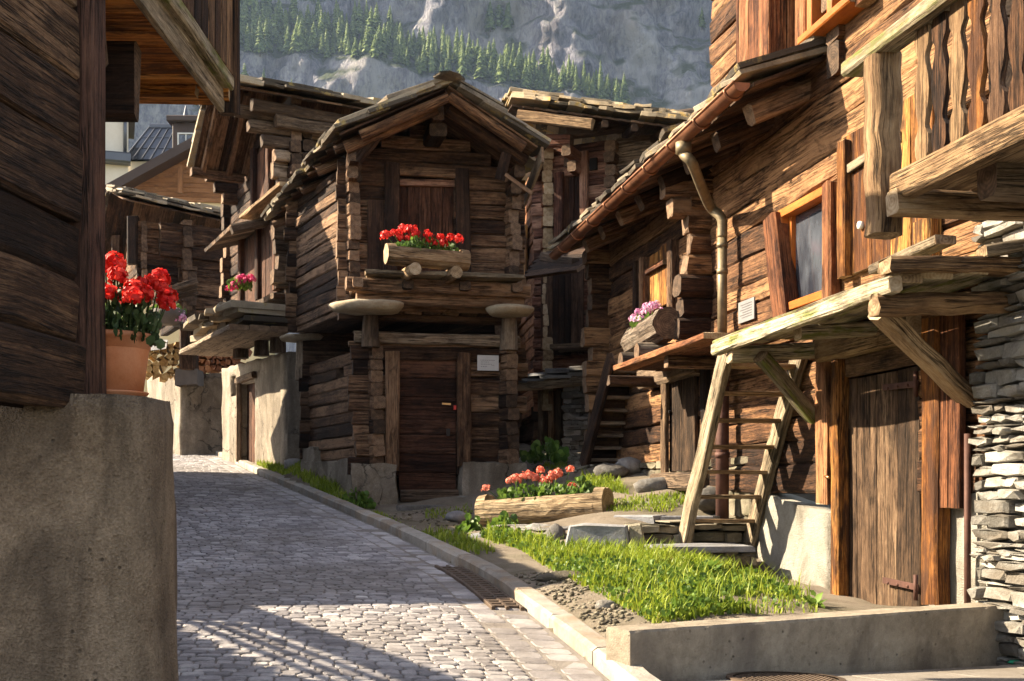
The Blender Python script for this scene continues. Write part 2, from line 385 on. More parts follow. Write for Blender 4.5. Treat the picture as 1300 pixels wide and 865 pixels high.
class Wall:
    """vertical plane; u along d from o, outward normal n faces the street"""
    def __init__(s, o, d, flip=False):
        s.o = V(o[0], o[1], 0); s.d = V(d[0], d[1], 0).normalized(); s.n = V(s.d.y, -s.d.x, 0)
        if flip: s.n = -s.n
    def at(s, px, py, out=0):
        q = s.o + s.n * out; r = (px - CX) / F
        # (q + u d).x = r (q + u d).y
        u = (r * q.y - q.x) / (s.d.x - r * s.d.y); p = q + s.d * u
        return u, CZ + (HY - py) / F * p.y
    def u(s, px, out=0): return s.at(px, 0, out)[0]
    def z(s, px, py, out=0): return s.at(px, py, out)[1]
    def pt(s, u, z, out=0): return s.o + s.d * u + s.n * out + V(0, 0, z)
    def pp(s, px, py, out=0): return s.pt(*s.at(px, py, out), out)

def logs(mb, W, u0, u1, z0, z1, h=.18, th=.16, e0=.12, e1=.12, holes=(), lim=None, zoff=0, jit=.008, backing=True, gap=.006, out=0, eseed=.05):
    """stacked squared logs, heads sticking out past the corners"""
    z = z0 + zoff - h
    while z < z1 - .01:
        hh = h * U(.85, 1.15); za, zb = max(z, z0), min(z + hh, z1); z += hh
        if zb - za < .035: continue
        zm = (za + zb) / 2
        a, b = (u0 - e0 - U(-eseed, eseed) * (e0 > 0), u1 + e1 + U(-eseed, eseed) * (e1 > 0)) if lim is None else lim(zm)
        if b - a < .1: continue
        segs = [(a, b)]
        for (ha, hb, hz0, hz1) in holes:
            if hz0 < zm < hz1:
                ns = []
                for (p, q) in segs:
                    if hb <= p or ha >= q: ns.append((p, q)); continue
                    if ha - p > .05: ns.append((p, ha))
                    if q - hb > .05: ns.append((hb, q))
                segs = ns
        o = out + U(-.014, .014)
        for (p, q) in segs:
            beam(mb, W.pt(p, zm, o - th/2), W.pt(q, zm, o - th/2), th, zb - za - gap, jit=jit, ch=.11)
    if backing and lim is None:
        vs = [W.pt(u0 + .02, z0, out - th * .75), W.pt(u1 - .02, z0, out - th * .75), W.pt(u1 - .02, z1, out - th * .75), W.pt(u0 + .02, z1, out - th * .75)]
        mb.add(vs, [[0, 1, 2, 3]], [[(0, 0), (1, 0), (1, 1), (0, 1)]], .0)
def planks(mb, W, u0, u1, z0, z1, out, n, th=.035, vert=True, jit=.004, gap=.006, ragged=0, mi=(0, 1)):
    if vert:
        w = (u1 - u0) / n
        for i in range(n):
            a = u0 + w * (i + .5)
            beam(mb, W.pt(a, z0 + U(-ragged, ragged), out - th/2 + U(-.004, .004)), W.pt(a, z1 + U(-ragged, ragged), out - th/2 + U(-.004, .004)), w - gap, th, up=W.n, jit=jit, ch=.12, mi=mi)
    else:
        w = (z1 - z0) / n
        for i in range(n):
            a = z0 + w * (i + .5)
            beam(mb, W.pt(u0, a, out - th/2 + U(-.004, .004)), W.pt(u1, a, out - th/2 + U(-.004, .004)), w - gap, th, up=W.n, jit=jit, ch=.12, mi=mi)

def bil(q, s, t):
    A, B, C, D = q; return (A * (1 - s) + B * s) * (1 - t) + (D * (1 - s) + C * s) * t
def deck(mb, q, n, th=.03, jit=.005, along='t', gap=.004):
    """roof boarding under the slabs: q = front low, back low, back high, front high"""
    nn = (q[1] - q[0]).cross(q[3] - q[0]).normalized()
    if nn.z < 0: nn = -nn
    for i in range(n):
        s0 = (i + .5) / n
        if along == 't': a, b = bil(q, s0, 0), bil(q, s0, 1); w = (q[1] - q[0]).length / n
        else: a, b = bil(q, 0, s0), bil(q, 1, s0); w = (q[3] - q[0]).length / n
        beam(mb, a, b, w - gap, th, up=nn, jit=jit, ch=.1)
def slabs(mb, q, row=.3, wid=.5, th=.045, lift=.06, over=.07, jit=.02, layers=1, mi=0):
    """rough stone slabs laid in overlapping rows, lowest row first"""
    n = (q[1] - q[0]).cross(q[3] - q[0]).normalized()
    if n.z < 0: n = -n
    Ls = (q[1] - q[0]).length; Lt = (q[3] - q[0]).length
    nr = max(2, int(Lt / row)); ns = max(2, int(Ls / wid)); flip = (q[1] - q[0]).cross(q[3] - q[0]).dot(n) < 0
    for lay in range(layers):
        for i in range(nr):
            t0 = i / nr - (over * U(.5, 1.3) / Lt if i == 0 else .02); t1 = min(1.03, (i + 1.7) / nr)
            s = -over / Ls * U(.3, 1.4)
            while s < 1 + over / Ls * .4:
                w = wid / Ls * U(.55, 1.45); s1 = min(s + w, 1 + over / Ls * U(.3, 1.4))
                if s1 - s < .02: break
                l0 = .035 + lift * U(.6, 1.3) + lay * .05; l1 = .03 + lay * .05; d = lambda: U(-jit, jit)
                ts = t0 + U(-.25, .1) * row / Lt * (i > 0) + (U(-.1, .06) / Lt if i == 0 else 0)
                mid = bil(q, (s + s1) / 2, ts - U(.0, .05) / Lt) + n * l0
                top = [bil(q, s, ts + d()) + n * l0, mid, bil(q, s1, ts + d()) + n * (l0 + U(-.02, .02)), bil(q, s1, t1) + n * l1, bil(q, s, t1) + n * l1]
                if flip: top = top[::-1]
                prism(mb, [p + n * th for p in top], n, th * U(.7, 1.3), .006, mi, bev=.006)
                s = s1 + .006 / Ls
def rubble(mb, W, u0, u1, z0, z1, h=(.05, .13), l=(.12, .4), depth=.2, out=.0, jit=.012, rough=.03, lim=None, mi=0, r_=(0, 1)):
    """dry-stone courses as separate rough blocks"""
    z = z0
    while z < z1 - .02:
        hh = min(U(*h), z1 - z); u = u0 + U(-.1, 0)
        while u < u1 - .02:
            ll = U(*l); a, b = max(u, u0), min(u + ll, u1); u += ll
            if b - a < .03: continue
            o = out + U(-rough, rough)
            wv = .025 * mnoise.noise(V(u * 2.5, z * 3, 1.7)); wv2 = .025 * mnoise.noise(V(u * 2.5, (z + hh) * 3, 1.7))
            z0_, z1_ = z + wv + U(-.008, .008) + .002, z + hh + wv2 + U(-.008, .008) - .002
            # front outline, 6 points, slightly pillowed
            pr = [(a + .004, z0_ + U(0, .02)), ((a + b) / 2, z0_ + U(-.008, .008)), (b - .004, z0_ + U(0, .02)), (b - .004, z1_ - U(0, .02)), ((a + b) / 2 + U(-.03, .03), z1_), (a + .004, z1_ - U(0, .02))]
            cu, cz = (a + b) / 2, (z0_ + z1_) / 2
            vs = [W.pt(x, y, o - .02 + U(-.008, .008)) for x, y in pr]
            inn = [W.pt(cu + (x - cu) * .86 , cz + (y - cz) * .8, o + U(-jit, jit)) for x, y in pr]
            bk = [W.pt(x, y, o - depth) for x, y in pr]
            allv = vs + inn + bk; fs = []; us = []; k = 6; ou, ov = U(0, 40), U(0, 40)
            uvp = pr + [(cu + (x - cu) * .8, cz + (y - cz) * .72) for x, y in pr] + pr
            for i in range(k):
                j = (i + 1) % k
                for f in ([i, j, k + j, k + i], [2*k + i, 2*k + j, j, i]):
                    fs.append(f); us.append([(uvp[q][0] + ou, uvp[q][1] + ov) for q in f])
            f = [k + i for i in range(k)]; fs.append(f); us.append([(uvp[q][0] + ou, uvp[q][1] + ov) for q in f])
            mb.add(allv, fs, us, U(*r_), mi)
        z += hh
def boulder(mb, c, sx, sy, sz, n=9, r=None, mi=0, seed=None, rough=.3):
    c = Vector(c); vs = []; fs = []; us = []; m = n // 2 + 1; sd = V(U(0, 50), U(0, 50), U(0, 50)); r = R() if r is None else r
    for i in range(m + 1):
        th = math.pi * i / m
        for j in range(n):
            ph = 2 * math.pi * j / n
            d = V(math.sin(th) * math.cos(ph), math.sin(th) * math.sin(ph), math.cos(th))
            k = 1 + rough * mnoise.noise(d * 1.3 + sd) + rough * .5 * mnoise.noise(d * 3 + sd)
            vs.append(c + V(d.x * sx * k, d.y * sy * k, d.z * sz * k))
    for i in range(m):
        for j in range(n):
            a, b = i*n + j, i*n + (j + 1) % n; f = [a, a + n, b + n, b]
            fs.append(f); us.append([(vs[q].x + vs[q].y, vs[q].z) for q in f])
    mb.add(vs, fs, us, r, mi, True)
def lathe(mb, c, prof, n=40, mi=0, r=.5, ax=None):
    c = Vector(c); vs = []; fs = []; us = []
    for (rr, z) in prof:
        for j in range(n):
            a = 2 * math.pi * j / n; vs.append(c + V(rr * math.cos(a), rr * math.sin(a), z))
    for i in range(len(prof) - 1):
        for j in range(n):
            k = (j + 1) % n; f = [i*n + j, i*n + k, (i+1)*n + k, (i+1)*n + j]
            fs.append(f); us.append([(j / n, prof[i][1]), ((j + 1) / n, prof[i][1]), ((j + 1) / n, prof[i+1][1]), (j / n, prof[i+1][1])])
    mb.add(vs, fs, us, r, mi, True)
def tube(mb, pts, rad, n=12, mi=0, r=.5, cap=True):
    pts = [Vector(p) for p in pts]; vs = []; fs = []; us = []; up = UPV
    for k, p in enumerate(pts):
        d = (pts[min(k + 1, len(pts) - 1)] - pts[max(k - 1, 0)]).normalized()
        s = d.cross(up)
        if s.length < .2: s = d.cross(V(1, 0.3, 0))
        s.normalize(); u = s.cross(d)
        if k and (s.dot(ls) < 0): s = -s; u = -u
        ls = s
        rr = rad[k] if isinstance(rad, (list, tuple)) else rad
        for i in range(n):
            a = 2 * math.pi * i / n; vs.append(p + s * math.cos(a) * rr + u * math.sin(a) * rr)
    for k in range(len(pts) - 1):
        for i in range(n):
            j = (i + 1) % n; f = [k*n + i, k*n + j, (k+1)*n + j, (k+1)*n + i]; fs.append(f); us.append([(k, i / n), (k, (i + 1) / n), (k + 1, (i + 1) / n), (k + 1, i / n)])
    if cap:
        for f in (list(range(n - 1, -1, -1)), [(len(pts) - 1) * n + i for i in range(n)]): fs.append(f); us.append([(0, 0)] * n)
    mb.add(vs, fs, us, r, mi, True)
def smooth_path(pts, k=6):
    pts = [Vector(p) for p in pts]; out = []
    for i in range(len(pts) - 1):
        p0, p1, p2, p3 = pts[max(i - 1, 0)], pts[i], pts[i + 1], pts[min(i + 2, len(pts) - 1)]
        for j in range(k):
            t_ = j / k; out.append(.5 * ((2 * p1) + (p2 - p0) * t_ + (2 * p0 - 5 * p1 + 4 * p2 - p3) * t_ * t_ + (3 * p1 - p0 - 3 * p2 + p3) * t_ ** 3))
    return out + [pts[-1]]

# ------------------------------------------------------------------ plants
def leaf_face(mb, p, d, size, up=None, r=None, kind='round'):
    d = Vector(d).normalized(); s = d.cross(up or V(U(-1, 1), U(-1, 1), U(-.3, 1)))
    if s.length < .05: s = d.cross(V(.3, .8, .2))
    s.normalize(); n = s.cross(d); r = R() if r is None else r
    if kind == 'round':
        pr = [(0, 0, 0), (.25, .5, .12), (.65, .55, .16), (1, .22, .04), (1, -.22, .04), (.65, -.55, .16), (.25, -.5, .12)]
        vs = [p + d * x * size + s * y * size + n * z * size for x, y, z in pr]
        mb.add(vs, [[0, 1, 2, 3], [0, 3, 4], [0, 4, 5, 6]], [[(0, 0)] * 4, [(0, 0)] * 3, [(0, 0)] * 4], r)
    else:
        pr = [(0, 0, 0), (.35, .16, .05), (1, 0, -.12), (.35, -.16, .05)]
        vs = [p + d * x * size + s * y * size + n * z * size for x, y, z in pr]
        mb.add(vs, [[0, 1, 2], [0, 2, 3]], [[(0, 0)] * 3] * 2, r)
def rdir(zlo=-1, zhi=1):
    a = U(0, 2 * math.pi); z = U(zlo, zhi); q = math.sqrt(max(0, 1 - z * z)); return V(q * math.cos(a), q * math.sin(a), z)
def flower_head(mb, c, rad, n=46, size=.5):
    for _ in range(n):
        d = rdir(-.5, 1); p = c + d * rad * (1 if R() < .85 else 1.25) * U(.5, 1)
        t1 = d.cross(rdir()).normalized(); t2 = d.cross(t1); s = rad * size * U(.7, 1.2); k = d * s * .25
        vs = [p - t1 * s * .5 - t2 * s * .4 + k, p + t1 * s * .5 - t2 * s * .4 + k * .5, p + t1 * s * .6 + t2 * s * .4, p + t2 * s * .75 + k, p - t1 * s * .6 + t2 * s * .4]
        mb.add(vs, [[0, 1, 2, 3, 4]], [[(0, 0)] * 5], R())
def stem(mb, a, b, w=.006):
    pole(mb, a, b, w, w * .8, n=5, seg=.2, jit=.002, caps=False, r=.7, mi=(0, 0))
def flowers(name, label, cat, base, ax, L, D, H, nleaf, heads, petal, hr=.06, lsize=.05, lmat='leaf_green', root_z=None, group=None, npet=46, trail=0):
    """bushy pot plant: foliage filling an L x D x H box above base along ax, heads = [(along, across, height)]"""
    ax = Vector((ax[0], ax[1], 0)).normalized(); ay = V(-ax.y, ax.x, 0); base = Vector(base)
    e = empty(name, base, label, cat, group)
    mb = MB()
    for _ in range(nleaf):
        while True:
            x, y, z = U(-1, 1), U(-1, 1), U(0, 1)
            if abs(x) ** 3 + y * y + z * z < 1.05: break
        p = base + ax * x * L/2 + ay * y * D/2 + V(0, 0, z * H)
        d = ax * x * .6 + ay * y * .9 + V(0, 0, U(-.4, .7)) + rdir() * .6
        leaf_face(mb, p, d, lsize * U(.6, 1.25), up=V(U(-.4, .4), U(-.4, .4), 1).cross(d))
    for (x, y, z) in heads:
        b_ = base + ax * x + ay * y + V(0, 0, z); a_ = base + ax * x * .7 + ay * y * .4 + V(0, 0, 0)
        stem(mb, a_, b_, .005)
    for _ in range(trail):
        a_ = base + ax * U(-L/2, L/2) * .8 + V(0, 0, H * .4); stem(mb, a_, a_ + ax * U(-.1, .1) + V(0, 0, H * U(.5, .9)), .004)
    mb.build('foliage', lmat, e)
    for (x, y, z) in heads:
        m2 = MB(); flower_head(m2, base + ax * x + ay * y + V(0, 0, z), hr * U(.8, 1.15), npet); m2.build('flower_head', petal, e)
    return e
wood('wood_russet_dark', (.025, .013, .009), (.075, .036, .024), (.16, .08, .05), spread=.2)
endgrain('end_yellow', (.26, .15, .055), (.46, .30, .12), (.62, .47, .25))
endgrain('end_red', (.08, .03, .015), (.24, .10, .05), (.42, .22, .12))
HAZE = 0.0001
# ------------------------------------------------------------------ ground, road, kerb
ZR = [(-8, -.30), (0, .18), (6, .62), (9.5, .86), (14, 1.235), (19, 1.72), (24, 2.17), (30, 2.62), (40, 3.3), (60, 4.5)]
def zr(y):
    for (a, za), (b, zb) in zip(ZR, ZR[1:]):
        if y <= b: return za + (zb - za) * (y - a) / (b - a)
    return ZR[-1][1]
KP = smooth_path([V(3.2, -3, 0), V(1.9, 2, 0), V(.9, 4.6, 0), V(.60, 5.6, 0), V(.53, 6, 0), V(.30, 7.2, 0), V(-.19, 9.5, 0), V(-.654, 10.9, 0), V(-1.5, 13.3, 0), V(-2.78, 16.5, 0), V(-4.4, 20.5, 0), V(-6.84, 27, 0), V(-8.2, 30, 0), V(-12, 40, 0)], 10)
KY = np.array([p.y for p in KP]); KX = np.array([p.x for p in KP])
def kerbx(y): return float(np.interp(y, KY, KX))
ctrl = []
for y in (-6, -3, 0, 3, 5, 6, 7.2, 8.3, 9.5, 11.5, 14, 16.5, 19, 22, 24, 27, 30, 36, 45, 60):
    k = kerbx(min(max(y, -3), 40))
    for dx in (0, -2, -4.5, -12, -30): ctrl.append((k + dx, y, zr(y)))
    ctrl.append((k + .12, y, zr(y) + .07))
for px, py, Y in [(740, 790, 7.2), (850, 765, 7.4), (800, 730, 8.8), (950, 755, 7.9), (1110, 772, 8.9), (1000, 765, 8.0), (1010, 750, 9.4), (760, 718, 10.25), (700, 705, 10.4), (640, 690, 11.4), (900, 728, 9.8), (1160, 772, 8.2),
                  (800, 655, 11.6), (760, 655, 12), (850, 660, 11.9), (690, 668, 13.4), (610, 670, 13.3), (540, 660, 14.2), (590, 640, 15.4), (660, 612, 16.5), (690, 582, 18), (700, 600, 16.5),
                  (750, 592, 15.6), (860, 622, 13.1), (800, 612, 14), (725, 640, 13.6), (960, 735, 10.6), (640, 640, 14.6), (455, 643, 16), (520, 645, 15.6), (380, 590, 19)]:
    p = P(px, py, Y); ctrl.append((p.x, p.y, p.z))
for x, y, z in [(4, 2, .45), (8, 2, .5), (4, 6, .6), (8, 8, .8), (6, 14, 1.7), (12, 20, 2.6), (3, 22, 2.5), (8, 30, 3.4), (0, 30, 2.9), (2, 4.6, .50), (20, 40, 4.5), (1.5, 19, 2.2)]: ctrl.append((x, y, z))
CA = np.array(ctrl); D_ = np.sqrt(((CA[:, None, :2] - CA[None, :, :2]) ** 2).sum(-1))
n_ = len(CA); A_ = np.zeros((n_ + 3, n_ + 3)); A_[:n_, :n_] = D_ + np.eye(n_) * -.02; A_[:n_, n_] = 1; A_[:n_, n_ + 1:] = CA[:, :2]; A_[n_, :n_] = 1; A_[n_ + 1:, :n_] = CA[:, :2].T
W_ = np.linalg.lstsq(A_, np.concatenate([CA[:, 2], [0, 0, 0]]), rcond=None)[0]
def gz(x, y): return float((np.sqrt((CA[:, 0] - x) ** 2 + (CA[:, 1] - y) ** 2) * W_[:n_]).sum() + W_[n_] + W_[n_ + 1] * x + W_[n_ + 2] * y)
PAV = lambda x, y: .63 - .0125 * (x - .6) - .05 * (y - 6)     # paved corner in front of the low wall
mb = MB()
gx = np.concatenate([np.arange(-24, -9, 1.0), np.arange(-9, 5.4, .16), np.arange(5.4, 26, 1.0)]); gy = np.concatenate([np.arange(-5, 5, .5), np.arange(5, 20, .16), np.arange(20, 47, .6)])
vs = []
for y in gy:
    for x in gx:
        k = kerbx(min(max(y, -3), 40))
        if x < k + .02: z = zr(y) - .16
        else:
            z = gz(x, y) + .03 * mnoise.noise(V(x * 2.1, y * 2.1, 0)) + .012 * mnoise.noise(V(x * 9, y * 9, 3))
            if y < 7.6 and x > .4: z = min(z, PAV(x, y) - .06) if (y < 5.98 + (x - .6) * .529 + .16) else z
        vs.append((x, y, z))
nx = len(gx); fs = []; us = []
for j in range(len(gy) - 1):
    for i in range(nx - 1):
        f = [j*nx + i, j*nx + i + 1, (j+1)*nx + i + 1, (j+1)*nx + i]; fs.append(f); us.append([(vs[q][0], vs[q][1]) for q in f])
mb.add(vs, fs, us, .5, 0, True)
tag(mb.build('ground', 'dirt', loc=(0, 0, 0)), kind='structure')
# cobbled road: a bedding sheet and separate setts laid in slightly arched rows
ROADW = 4.6
def roadpt(t_, y):      # t_: metres left of the kerb
    yy = y + .20 * math.sin(min(max(t_ / 3.4, 0), 1) * math.pi) - .1
    return V(kerbx(min(max(y, -3), 40)) - t_, yy, zr(yy))
mb = MB(); ys = np.arange(-4, 40, .4); vs = [roadpt(t_, y) - V(0, 0, .009) for y in ys for t_ in (0, 1, 2, 3, 4, 5.5)]
fs = [[j*6 + i, j*6 + i + 1, (j+1)*6 + i + 1, (j+1)*6 + i] for j in range(len(ys) - 1) for i in range(5)]
mb.add(vs, fs, [[(vs[q].x, vs[q].y) for q in f] for f in fs], .5, 1, True)
def sett(c0, c1, c2, c3, h, r):
    """one sett from its four corners on the road surface"""
    c = (c0 + c1 + c2 + c3) / 4; tilt = V(U(-.018, .018), U(-.018, .018), 0); q = [c0, c1, c2, c3]; ou, ov = U(0, 30), U(0, 30)
    top = []; mid = []; low = []
    for p in q:
        e = p - c; dz = h + tilt.x * e.x + tilt.y * e.y + U(-.002, .002)
        top.append(c + e * .90 + V(0, 0, dz + .002)); mid.append(c + e * .985 + V(0, 0, dz - .004)); low.append(c + e * 1.0 + V(0, 0, -.04))
    # eight-sided top so corners read worn
    vs = []
    for ring, k in ((top, .2), (mid, .15), (low, .15)):
        for i in range(4):
            a, b, p = ring[(i - 1) % 4], ring[(i + 1) % 4], ring[i]
            vs += [p.lerp(a, k), p.lerp(b, k)]
    fs = [[0, 1, 2, 3, 4, 5, 6, 7]]
    for rg in (0, 1):
        for i in range(8): fs.append([rg*8 + i, rg*8 + 8 + i, rg*8 + 8 + (i + 1) % 8, rg*8 + (i + 1) % 8])
    mb.add(vs, fs, [[(vs[q_].x + ou, vs[q_].y + ov) for q_ in f] for f in fs], r, 0, False)
y = 3.4
while y < 31:
    rowd = (.085 if y < 14 else .12) * U(.9, 1.12); t_ = .42; kk = 0
    while t_ < ROADW:
        w = (.115 if y < 14 else .15) * U(.75, 1.3)
        g_ = .004
        yj = lambda: U(-.009, .009)
        sk = .10 * math.sin(t_ * 1.3 + y * .7)
        a = roadpt(t_ + g_, y + yj() + sk); b = roadpt(t_ + w - g_, y + yj() + sk); c = roadpt(t_ + w - g_, y + rowd - 2*g_ + yj() + sk); d = roadpt(t_ + g_, y + rowd - 2*g_ + yj() + sk)
        rv = R() * .62
        if R() < .012: rv = 1.5
        sett(a, b, c, d, U(-.003, .003), rv); t_ += w
    y += rowd
# gutter course along the kerb: two lines of longer setts
for (ta, tb) in ((.03, .22), (.23, .41)):
    y = 3.0
    while y < 31:
        w = U(.13, .24); a, b, c, d = roadpt(ta, y), roadpt(tb - .01, y), roadpt(tb - .01, y + w - .012), roadpt(ta, y + w - .012)
        sett(a, b, c, d, U(-.012, -.002), R() * .5 + .25); y += w
tag(mb.build('road', ['cobble', 'mortar'], loc=(0, 0, 0)), kind='structure')
# kerb stones
mb = MB(); y = -2.5
while y < 33:
    L = U(.75, 1.15); y1 = min(y + L, 34); nn = 3
    for s_ in range(1):
        vs = []; pr = [(-.01, -.2), (-.01, .062), (.014, .082), (.125, .082), (.14, .065), (.14, -.2)]
        for k in range(nn + 1):
            yy = y + (y1 - y - .012) * k / nn; kx = kerbx(max(yy, -3)); 
            for (dx, dz) in pr: vs.append(V(kx + dx + U(-.004, .004), yy + dx * .2, zr(yy) + dz + U(-.004, .004)))
        m_ = len(pr); fs = [[k*m_ + i, k*m_ + i + 1, (k+1)*m_ + i + 1, (k+1)*m_ + i] for k in range(nn) for i in range(m_ - 1)]
        fs += [list(range(m_)), [nn*m_ + i for i in range(m_ - 1, -1, -1)]]
        mb.add(vs, fs, [[(vs[q].y, vs[q].x * 3 + vs[q].z) for q in f] for f in fs], R())
    y = y1
tag(mb.build('kerb', 'kerb_stone', loc=(0, 0, 0)), kind='structure')
# paved corner
mb = MB(); pd = V(.884, .467, 0); pn = V(pd.y, -pd.x, 0); o = V(.62, 5.93, 0)
for i in range(-1, 9):
    for j in range(8):
        u0 = i * .62 + (j % 2) * .3; v0 = j * .42 + .12
        q = [o + pd * u + pn * v for u, v in ((u0 + .005, v0 + .41), (u0 + .61, v0 + .41), (u0 + .61, v0 + .005), (u0 + .005, v0 + .005))]
        if any(p.x < kerbx(p.y) + .16 for p in q) and not all(p.x < kerbx(p.y) + .16 for p in q):
            q = [V(max(p.x, kerbx(p.y) + .16), p.y, 0) for p in q]
        elif all(p.x < kerbx(p.y) + .16 for p in q): continue
        dz = U(-.002, .003)
        prism(mb, [V(p.x, p.y, PAV(p.x, p.y) + dz) for p in q], (0, 0, 1), .09, .001, bev=.004)
tag(mb.build('pavement', 'paving_stone', loc=(0, 0, 0)), kind='structure')
# far valley floor
mb = MB(); xs = np.arange(-1500, 1501, 60); ys = [40, 60, 90, 150, 250, 350, 450, 560, 700, 900]
vs = [(x, y, 3.2 + (y - 40) * .05 - 1.2 + 3 * mnoise.noise(V(x * .01, y * .01, 0))) for y in ys for x in xs]; nx = len(xs)
fs = [[j*nx + i, j*nx + i + 1, (j+1)*nx + i + 1, (j+1)*nx + i] for j in range(len(ys) - 1) for i in range(nx - 1)]
mb.add(vs, fs, [[(vs[q][0], vs[q][1]) for q in f] for f in fs], .5, 0, True)
vs = [(x, y, gz(x, y) - .5 if abs(x) < 24 and -5 < y < 40 else .0) for y in (-120, -60, -5.2) for x in (-1500, -300, -24, 26, 300, 1500)]
fs = [[j*6 + i, j*6 + i + 1, (j+1)*6 + i + 1, (j+1)*6 + i] for j in range(2) for i in range(5)]
mb.add(vs, fs, [[(vs[q][0], vs[q][1]) for q in f] for f in fs], .5, 0, True)
vs = [(-1500, -5.2, -.6), (-23.8, -5.2, -.6), (-23.8, 41, 2.0), (-1500, 41, 2.0), (25, -5.2, -.4), (1500, -5.2, -.4), (1500, 41, 2.2), (25, 41, 2.2)]
mb.add(vs, [[0, 1, 2, 3], [4, 5, 6, 7]], [[(0, 0), (9, 0), (9, 9), (0, 9)]] * 2, .5)
tag(mb.build('terrain', 'valley', loc=(0, 0, 0)), kind='structure')

# ------------------------------------------------------------------ mountain with a wooded ledge
def ledge(x): return 200 - .175 * (x + 30) + 5 * mnoise.noise(V(x * .018, 3, 0)) + 3 * mnoise.noise(V(x * .06, 9, 0))
def band(x): return max(2.0, 26 - .055 * max(0, x + 80) - .18 * max(0, x - 5)) if x < 80 else 2.0
def mdepth(x, z):
    l, w = ledge(x), band(x)
    nz = V(x * .012, z * .004, 0)
    d = 26 * mnoise.fractal(V(x * .011, z * .006, 1.3), 1, 2, 5) + 11 * mnoise.fractal(V(x * .05, z * .022, 5), .9, 2.1, 5) + 4.2 * mnoise.fractal(V(x * .17, z * .09, 8), .8, 2.1, 4)
    d += 14 * abs(mnoise.noise(V(x * .028 + z * .006, z * .003, 12)))
    if z < l: return 575 + d * .75 - (l - z) * .22
    if z < l + w: return 575 + (z - l) * 1.5 + d * .75 * (1 - .5 * (z - l) / w)
    return 575 + w * 1.5 + (z - l - w) * .42 + d * (.4 + .6 * min(1, (z - l - w) / 25))
mb = MB(); xs = np.arange(-560, 560, 3.2); zs = np.concatenate([np.arange(10, 110, 12), np.arange(110, 330, 2.4), np.arange(330, 390, 8)])
vs = [(x, mdepth(x, z), z) for z in zs for x in xs]; nx = len(xs)
fs = [[j*nx + i, j*nx + i + 1, (j+1)*nx + i + 1, (j+1)*nx + i] for j in range(len(zs) - 1) for i in range(nx - 1)]
mb.add(vs, fs, [[(0, 0)] * 4] * len(fs), .5, 0, True)
tag(mb.build('mountain', 'cliff_rock', loc=(0, 575, 0)), kind='structure')
def conifer(h, wf_=.2):
    mb = MB(); pole(mb, (0, 0, -1.5), (0, 0, h * .9), h * .016, h * .004, n=5, seg=4, jit=0, mi=(1, 1))
    z = h * .10; lv = 0
    while z < h:
        q = (1 - z / h); rad = h * wf_ * (q ** .75) * U(.85, 1.15) + .12; k = 9 if q > .3 else 6; a0 = U(0, 6)
        for i in range(k):
            a = a0 + 2 * math.pi * (i + U(-.3, .3)) / k; rr = rad * U(.6, 1.2); d = V(math.cos(a), math.sin(a), 0); s = V(-d.y, d.x, 0); w = rr * .42
            c = V(0, 0, z); tip = c + d * rr + V(0, 0, -rr * U(.35, .75)); m1 = c + d * rr * .55 + V(0, 0, -rr * .12)
            mb.add([c + V(0, 0, h * .02), m1 + s * w, tip, m1 - s * w, m1 + V(0, 0, h * .022)], [[0, 1, 4], [1, 2, 4], [2, 3, 4], [3, 0, 4]], [[(0, 0)] * 3] * 4, U(.1, 1) * .9 + .1)
        z += h * .042 * U(.8, 1.2)
    return mb
protos = [conifer(h, wf_).build('conifer_tree', ['conifer', 'wood_bark'], loc=(0, 0, 0)) for h, wf_ in ((20, .2), (24, .17), (16, .27), (22, .22), (18, .24))]
spots = []
rs = random.Random(5)
def try_spot(x, z, sc, md=2.6):
    y = mdepth(x, z)
    for (a, b, c, s_) in spots:
        if abs(a - x) < md and abs(c - z) < 2.2: return
    spots.append((x, y, z, sc))
for _ in range(5000):
    if len(spots) >= 288: break
    x = rs.uniform(-150, 56); l, w = ledge(x), band(x)
    z = l + w * (rs.random() ** .8) * 1.05 if x < -5 else l + 1.5 + w * rs.random() * .9
    if R() < .22 and x < -60: z = l + w + rs.uniform(0, 12)
    try_spot(x, z, rs.uniform(.42, .92) * (.82 if x > 20 else 1), 2.1 if x < -50 else 1.8)
for _ in range(14): try_spot(rs.uniform(-152, -118), rs.uniform(184, 197), rs.uniform(.7, .95), 2.5)
for _ in range(5): try_spot(rs.uniform(-118, -104), rs.uniform(178, 186), rs.uniform(.5, .7), 2.5)
for _ in range(9): try_spot(rs.uniform(-12, 8), rs.uniform(243, 252), rs.uniform(.6, .9), 2)
for _ in range(4): try_spot(rs.uniform(100, 112), rs.uniform(246, 250), rs.uniform(.4, .6), 2)
for i, (x, y, z, sc) in enumerate(spots):
    o = protos[i] if i < 5 else protos[i % 5].copy()
    if i >= 5: COL.objects.link(o)
    o.location = (x, y - .6, z - .6); o.rotation_euler.z = U(0, 6.28); w_ = sc * U(.9, 1.25); o.scale = (w_, w_, sc)
    tag(o, 'small green conifer in the forest on the mountain ledge above the roofs', 'tree', 'conifers of the mountain forest')

